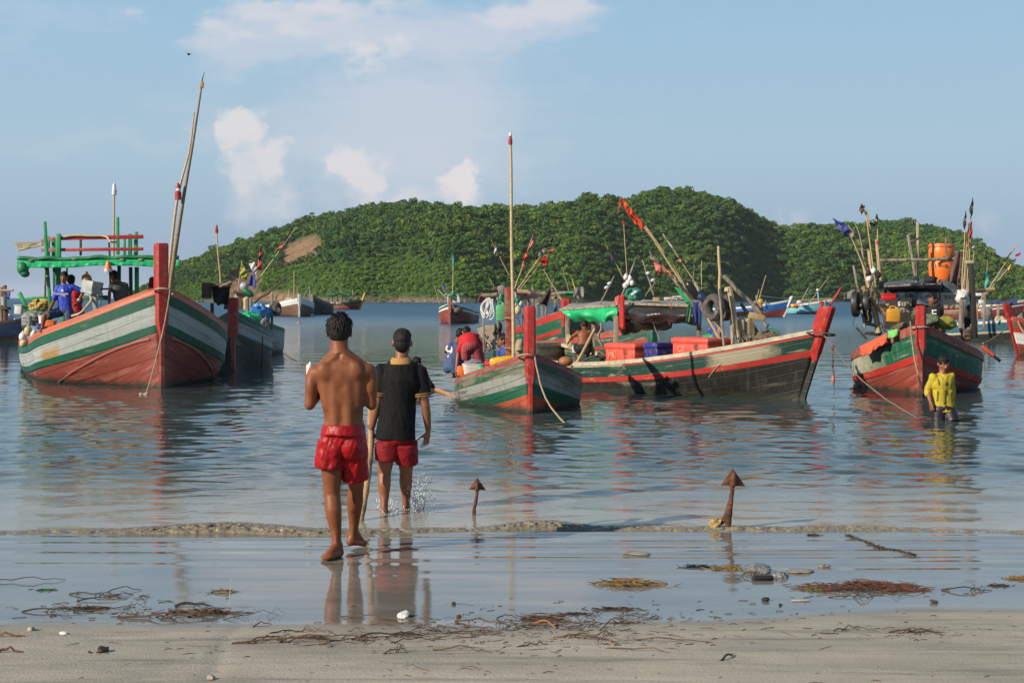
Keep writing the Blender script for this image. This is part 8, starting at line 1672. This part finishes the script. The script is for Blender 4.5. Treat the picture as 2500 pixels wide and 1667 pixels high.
# larger single twigs, each placed
TW = [(700, 1568, .55, .12, .0048, tw_b, 'long curved brown twig below the shirtless man', 2), (820, 1560, .42, -.25, .004, tw_b, 'thin brown twig crossing the long curved one', 1), (945, 1556, .38, .35, .004, tw_d, 'dark arched twig right of the long curved twig', 1), (1700, 1540, .0, 0, .004, tw_b, '', 0), (1775, 1608, .16, 1.05, .0055, tw_d, 'short dark stick standing out alone on bare sand', 0), (1300, 1577, .18, .4, .003, tw_d, 'thin forked twig left of centre on the sand', 1), (540, 1440, .0, 0, .002, straw, '', 0), (1180, 1522, .34, -.4, .0042, tw_b, 'brown stick slanting at the centre waterline', 1), (1370, 1530, .42, -.12, .0045, tw_b, 'long brown stick under the centre twig tangle', 2), (1330, 1530, .16, -.7, .007, M('bark_strip_orange', (.25, .12, .05), .8, .3), 'orange brown bark strip below the centre tangle', 0), (1640, 1565, .40, -.10, .003, tw_b, 'long thin stalk on the sand right of centre', 0), (1560, 1590, .35, -.35, .003, tw_b, 'thin drooping stalk below the long thin one', 0), (140, 1494, .40, .0, .0042, tw_d, 'straight dark twig at the left waterline', 1), (420, 1505, .60, .08, .0055, tw_b, 'long dark branch at left centre waterline', 3), (70, 1418, .45, .12, .003, tw_d, 'thin dark stalk in the left shallows', 0), (230, 1455, .35, -.3, .0042, tw_d, 'forked twig in the left wet film', 3), (350, 1460, .12, -1.0, .004, tw_d, 'short slanting stick in the left wet film', 0), (470, 1482, .20, .1, .008, tw_d, 'stout dark end piece of the left centre branch', 0), (20, 1556, .18, .1, .007, M('bark_strip_orange', (.25, .12, .05), .8, .3), 'orange bark strip cut by the left edge', 0), (20, 1595, .14, .05, .007, tw_b, 'brown bark piece lower at the left edge', 0), (640, 1527, .12, .8, .003, tw_d, 'short dark twig by the drag mark', 0), (1130, 1590, .3, -.2, .003, tw_b, 'fine curved stalk on the sand right of the middle', 0), (1420, 1560, .3, -.25, .0035, tw_b, 'brown stalk crossing below the waterline right of centre', 1), (2080, 1540, .2, .05, .003, tw_d, 'fine dark stalk on the right sand', 0), (2240, 1545, .3, -.05, .0035, tw_d, 'dark stalk line on the far right sand', 2), (2360, 1441, .3, -.05, .004, tw_d, 'dark stick in the wet film near the right edge', 1), (1390, 1506, .3, .15, .0035, tw_d, 'dark fine stick above the centre tangle', 1), (930, 1513, .5, -.35, .003, tw_b, 'long thin straw running from the white bag to the centre', 0), (1010, 1530, .5, -.22, .003, tw_b, 'fine brown straw continuing toward the centre tangle', 0), (1160, 1545, .3, .1, .003, tw_b, 'fine brown straw low in the centre', 1)]
for px, py, L_, an, r, mt, lb, fk in TW:
    if lb: twig(px, py, L_, an, r*1.25, mt, lb, forks=fk+2 if fk else 0)
m = MB(); p = gp(560, 1480); m.tube([p, p+V(.004, 0, .09), p+V(.010, .01, .16)], [.0022, .002, .001], 5); tag(obj('dry_stem', m, M('pale_straw', (.55, .45, .22), .7)), 'single pale straw standing upright in the wet film', 'stem')
rd = random.Random(77)
for k in range(46):
    cx, cy, sx_, sy_ = rd.choice(((320, 1490, 210, 26), (1330, 1520, 170, 22), (880, 1560, 190, 14), (1480, 1530, 150, 20), (2110, 1438, 110, 12)))
    x, y = rd.gauss(cx, sx_*.6), rd.gauss(cy, sy_)
    if 1400 < y < 1640: twig(x, y, rd.uniform(.08, .32), rd.gauss(0, .5), rd.uniform(.0018, .0042), rd.choice((tw_d, tw_b, tw_d)), 'thin dark twig washed up in the tangle along the waterline', group='twigs along the waterline', arch=rd.uniform(.01, .05), forks=rd.randint(0, 3), bend=.12)
# fine scatter nobody could count
m = MB(); m2 = MB(); rd = random.Random(21); bands = [(1100, 1560, 500, 30, 170), (300, 1490, 260, 30, 90), (1500, 1560, 260, 50, 110), (2250, 1545, 200, 14, 90), (1650, 1500, 700, 30, 90), (300, 1600, 300, 40, 40), (2100, 1440, 180, 18, 70), (1250, 1640, 1000, 40, 60), (1100, 1540, 120, 20, 80)]
for (cx, cy, sx_, sy_, n) in bands:
    for i in range(n):
        x, y = rd.gauss(cx, sx_*.6), rd.gauss(cy, sy_*.6)
        if not (1395 < y < 1700 and -50 < x < 2550): continue
        p = gp(x, y)+V(0, 0, .0015); a = rd.gauss(0, .6); l = rd.uniform(.006, .05) if rd.random() < .8 else rd.uniform(.05, .13); d = V(math.cos(a), math.sin(a), 0); q = m if rd.random() < .6 else m2
        q.tube([p-d*l*.5, p+V(0, 0, rd.uniform(0, .006))+V(-d.y, d.x, 0)*l*rd.uniform(-.15, .15), p+d*l*.5], [rd.uniform(.0008, .0022)]*3, 4)
tag(obj('tideline_litter', m, tw_d), 'fine dark twig fragments scattered along the tide line', kind='stuff'); tag(obj('tideline_straw', m2, tw_b), 'fine brown straw fragments scattered along the tide line', kind='stuff')
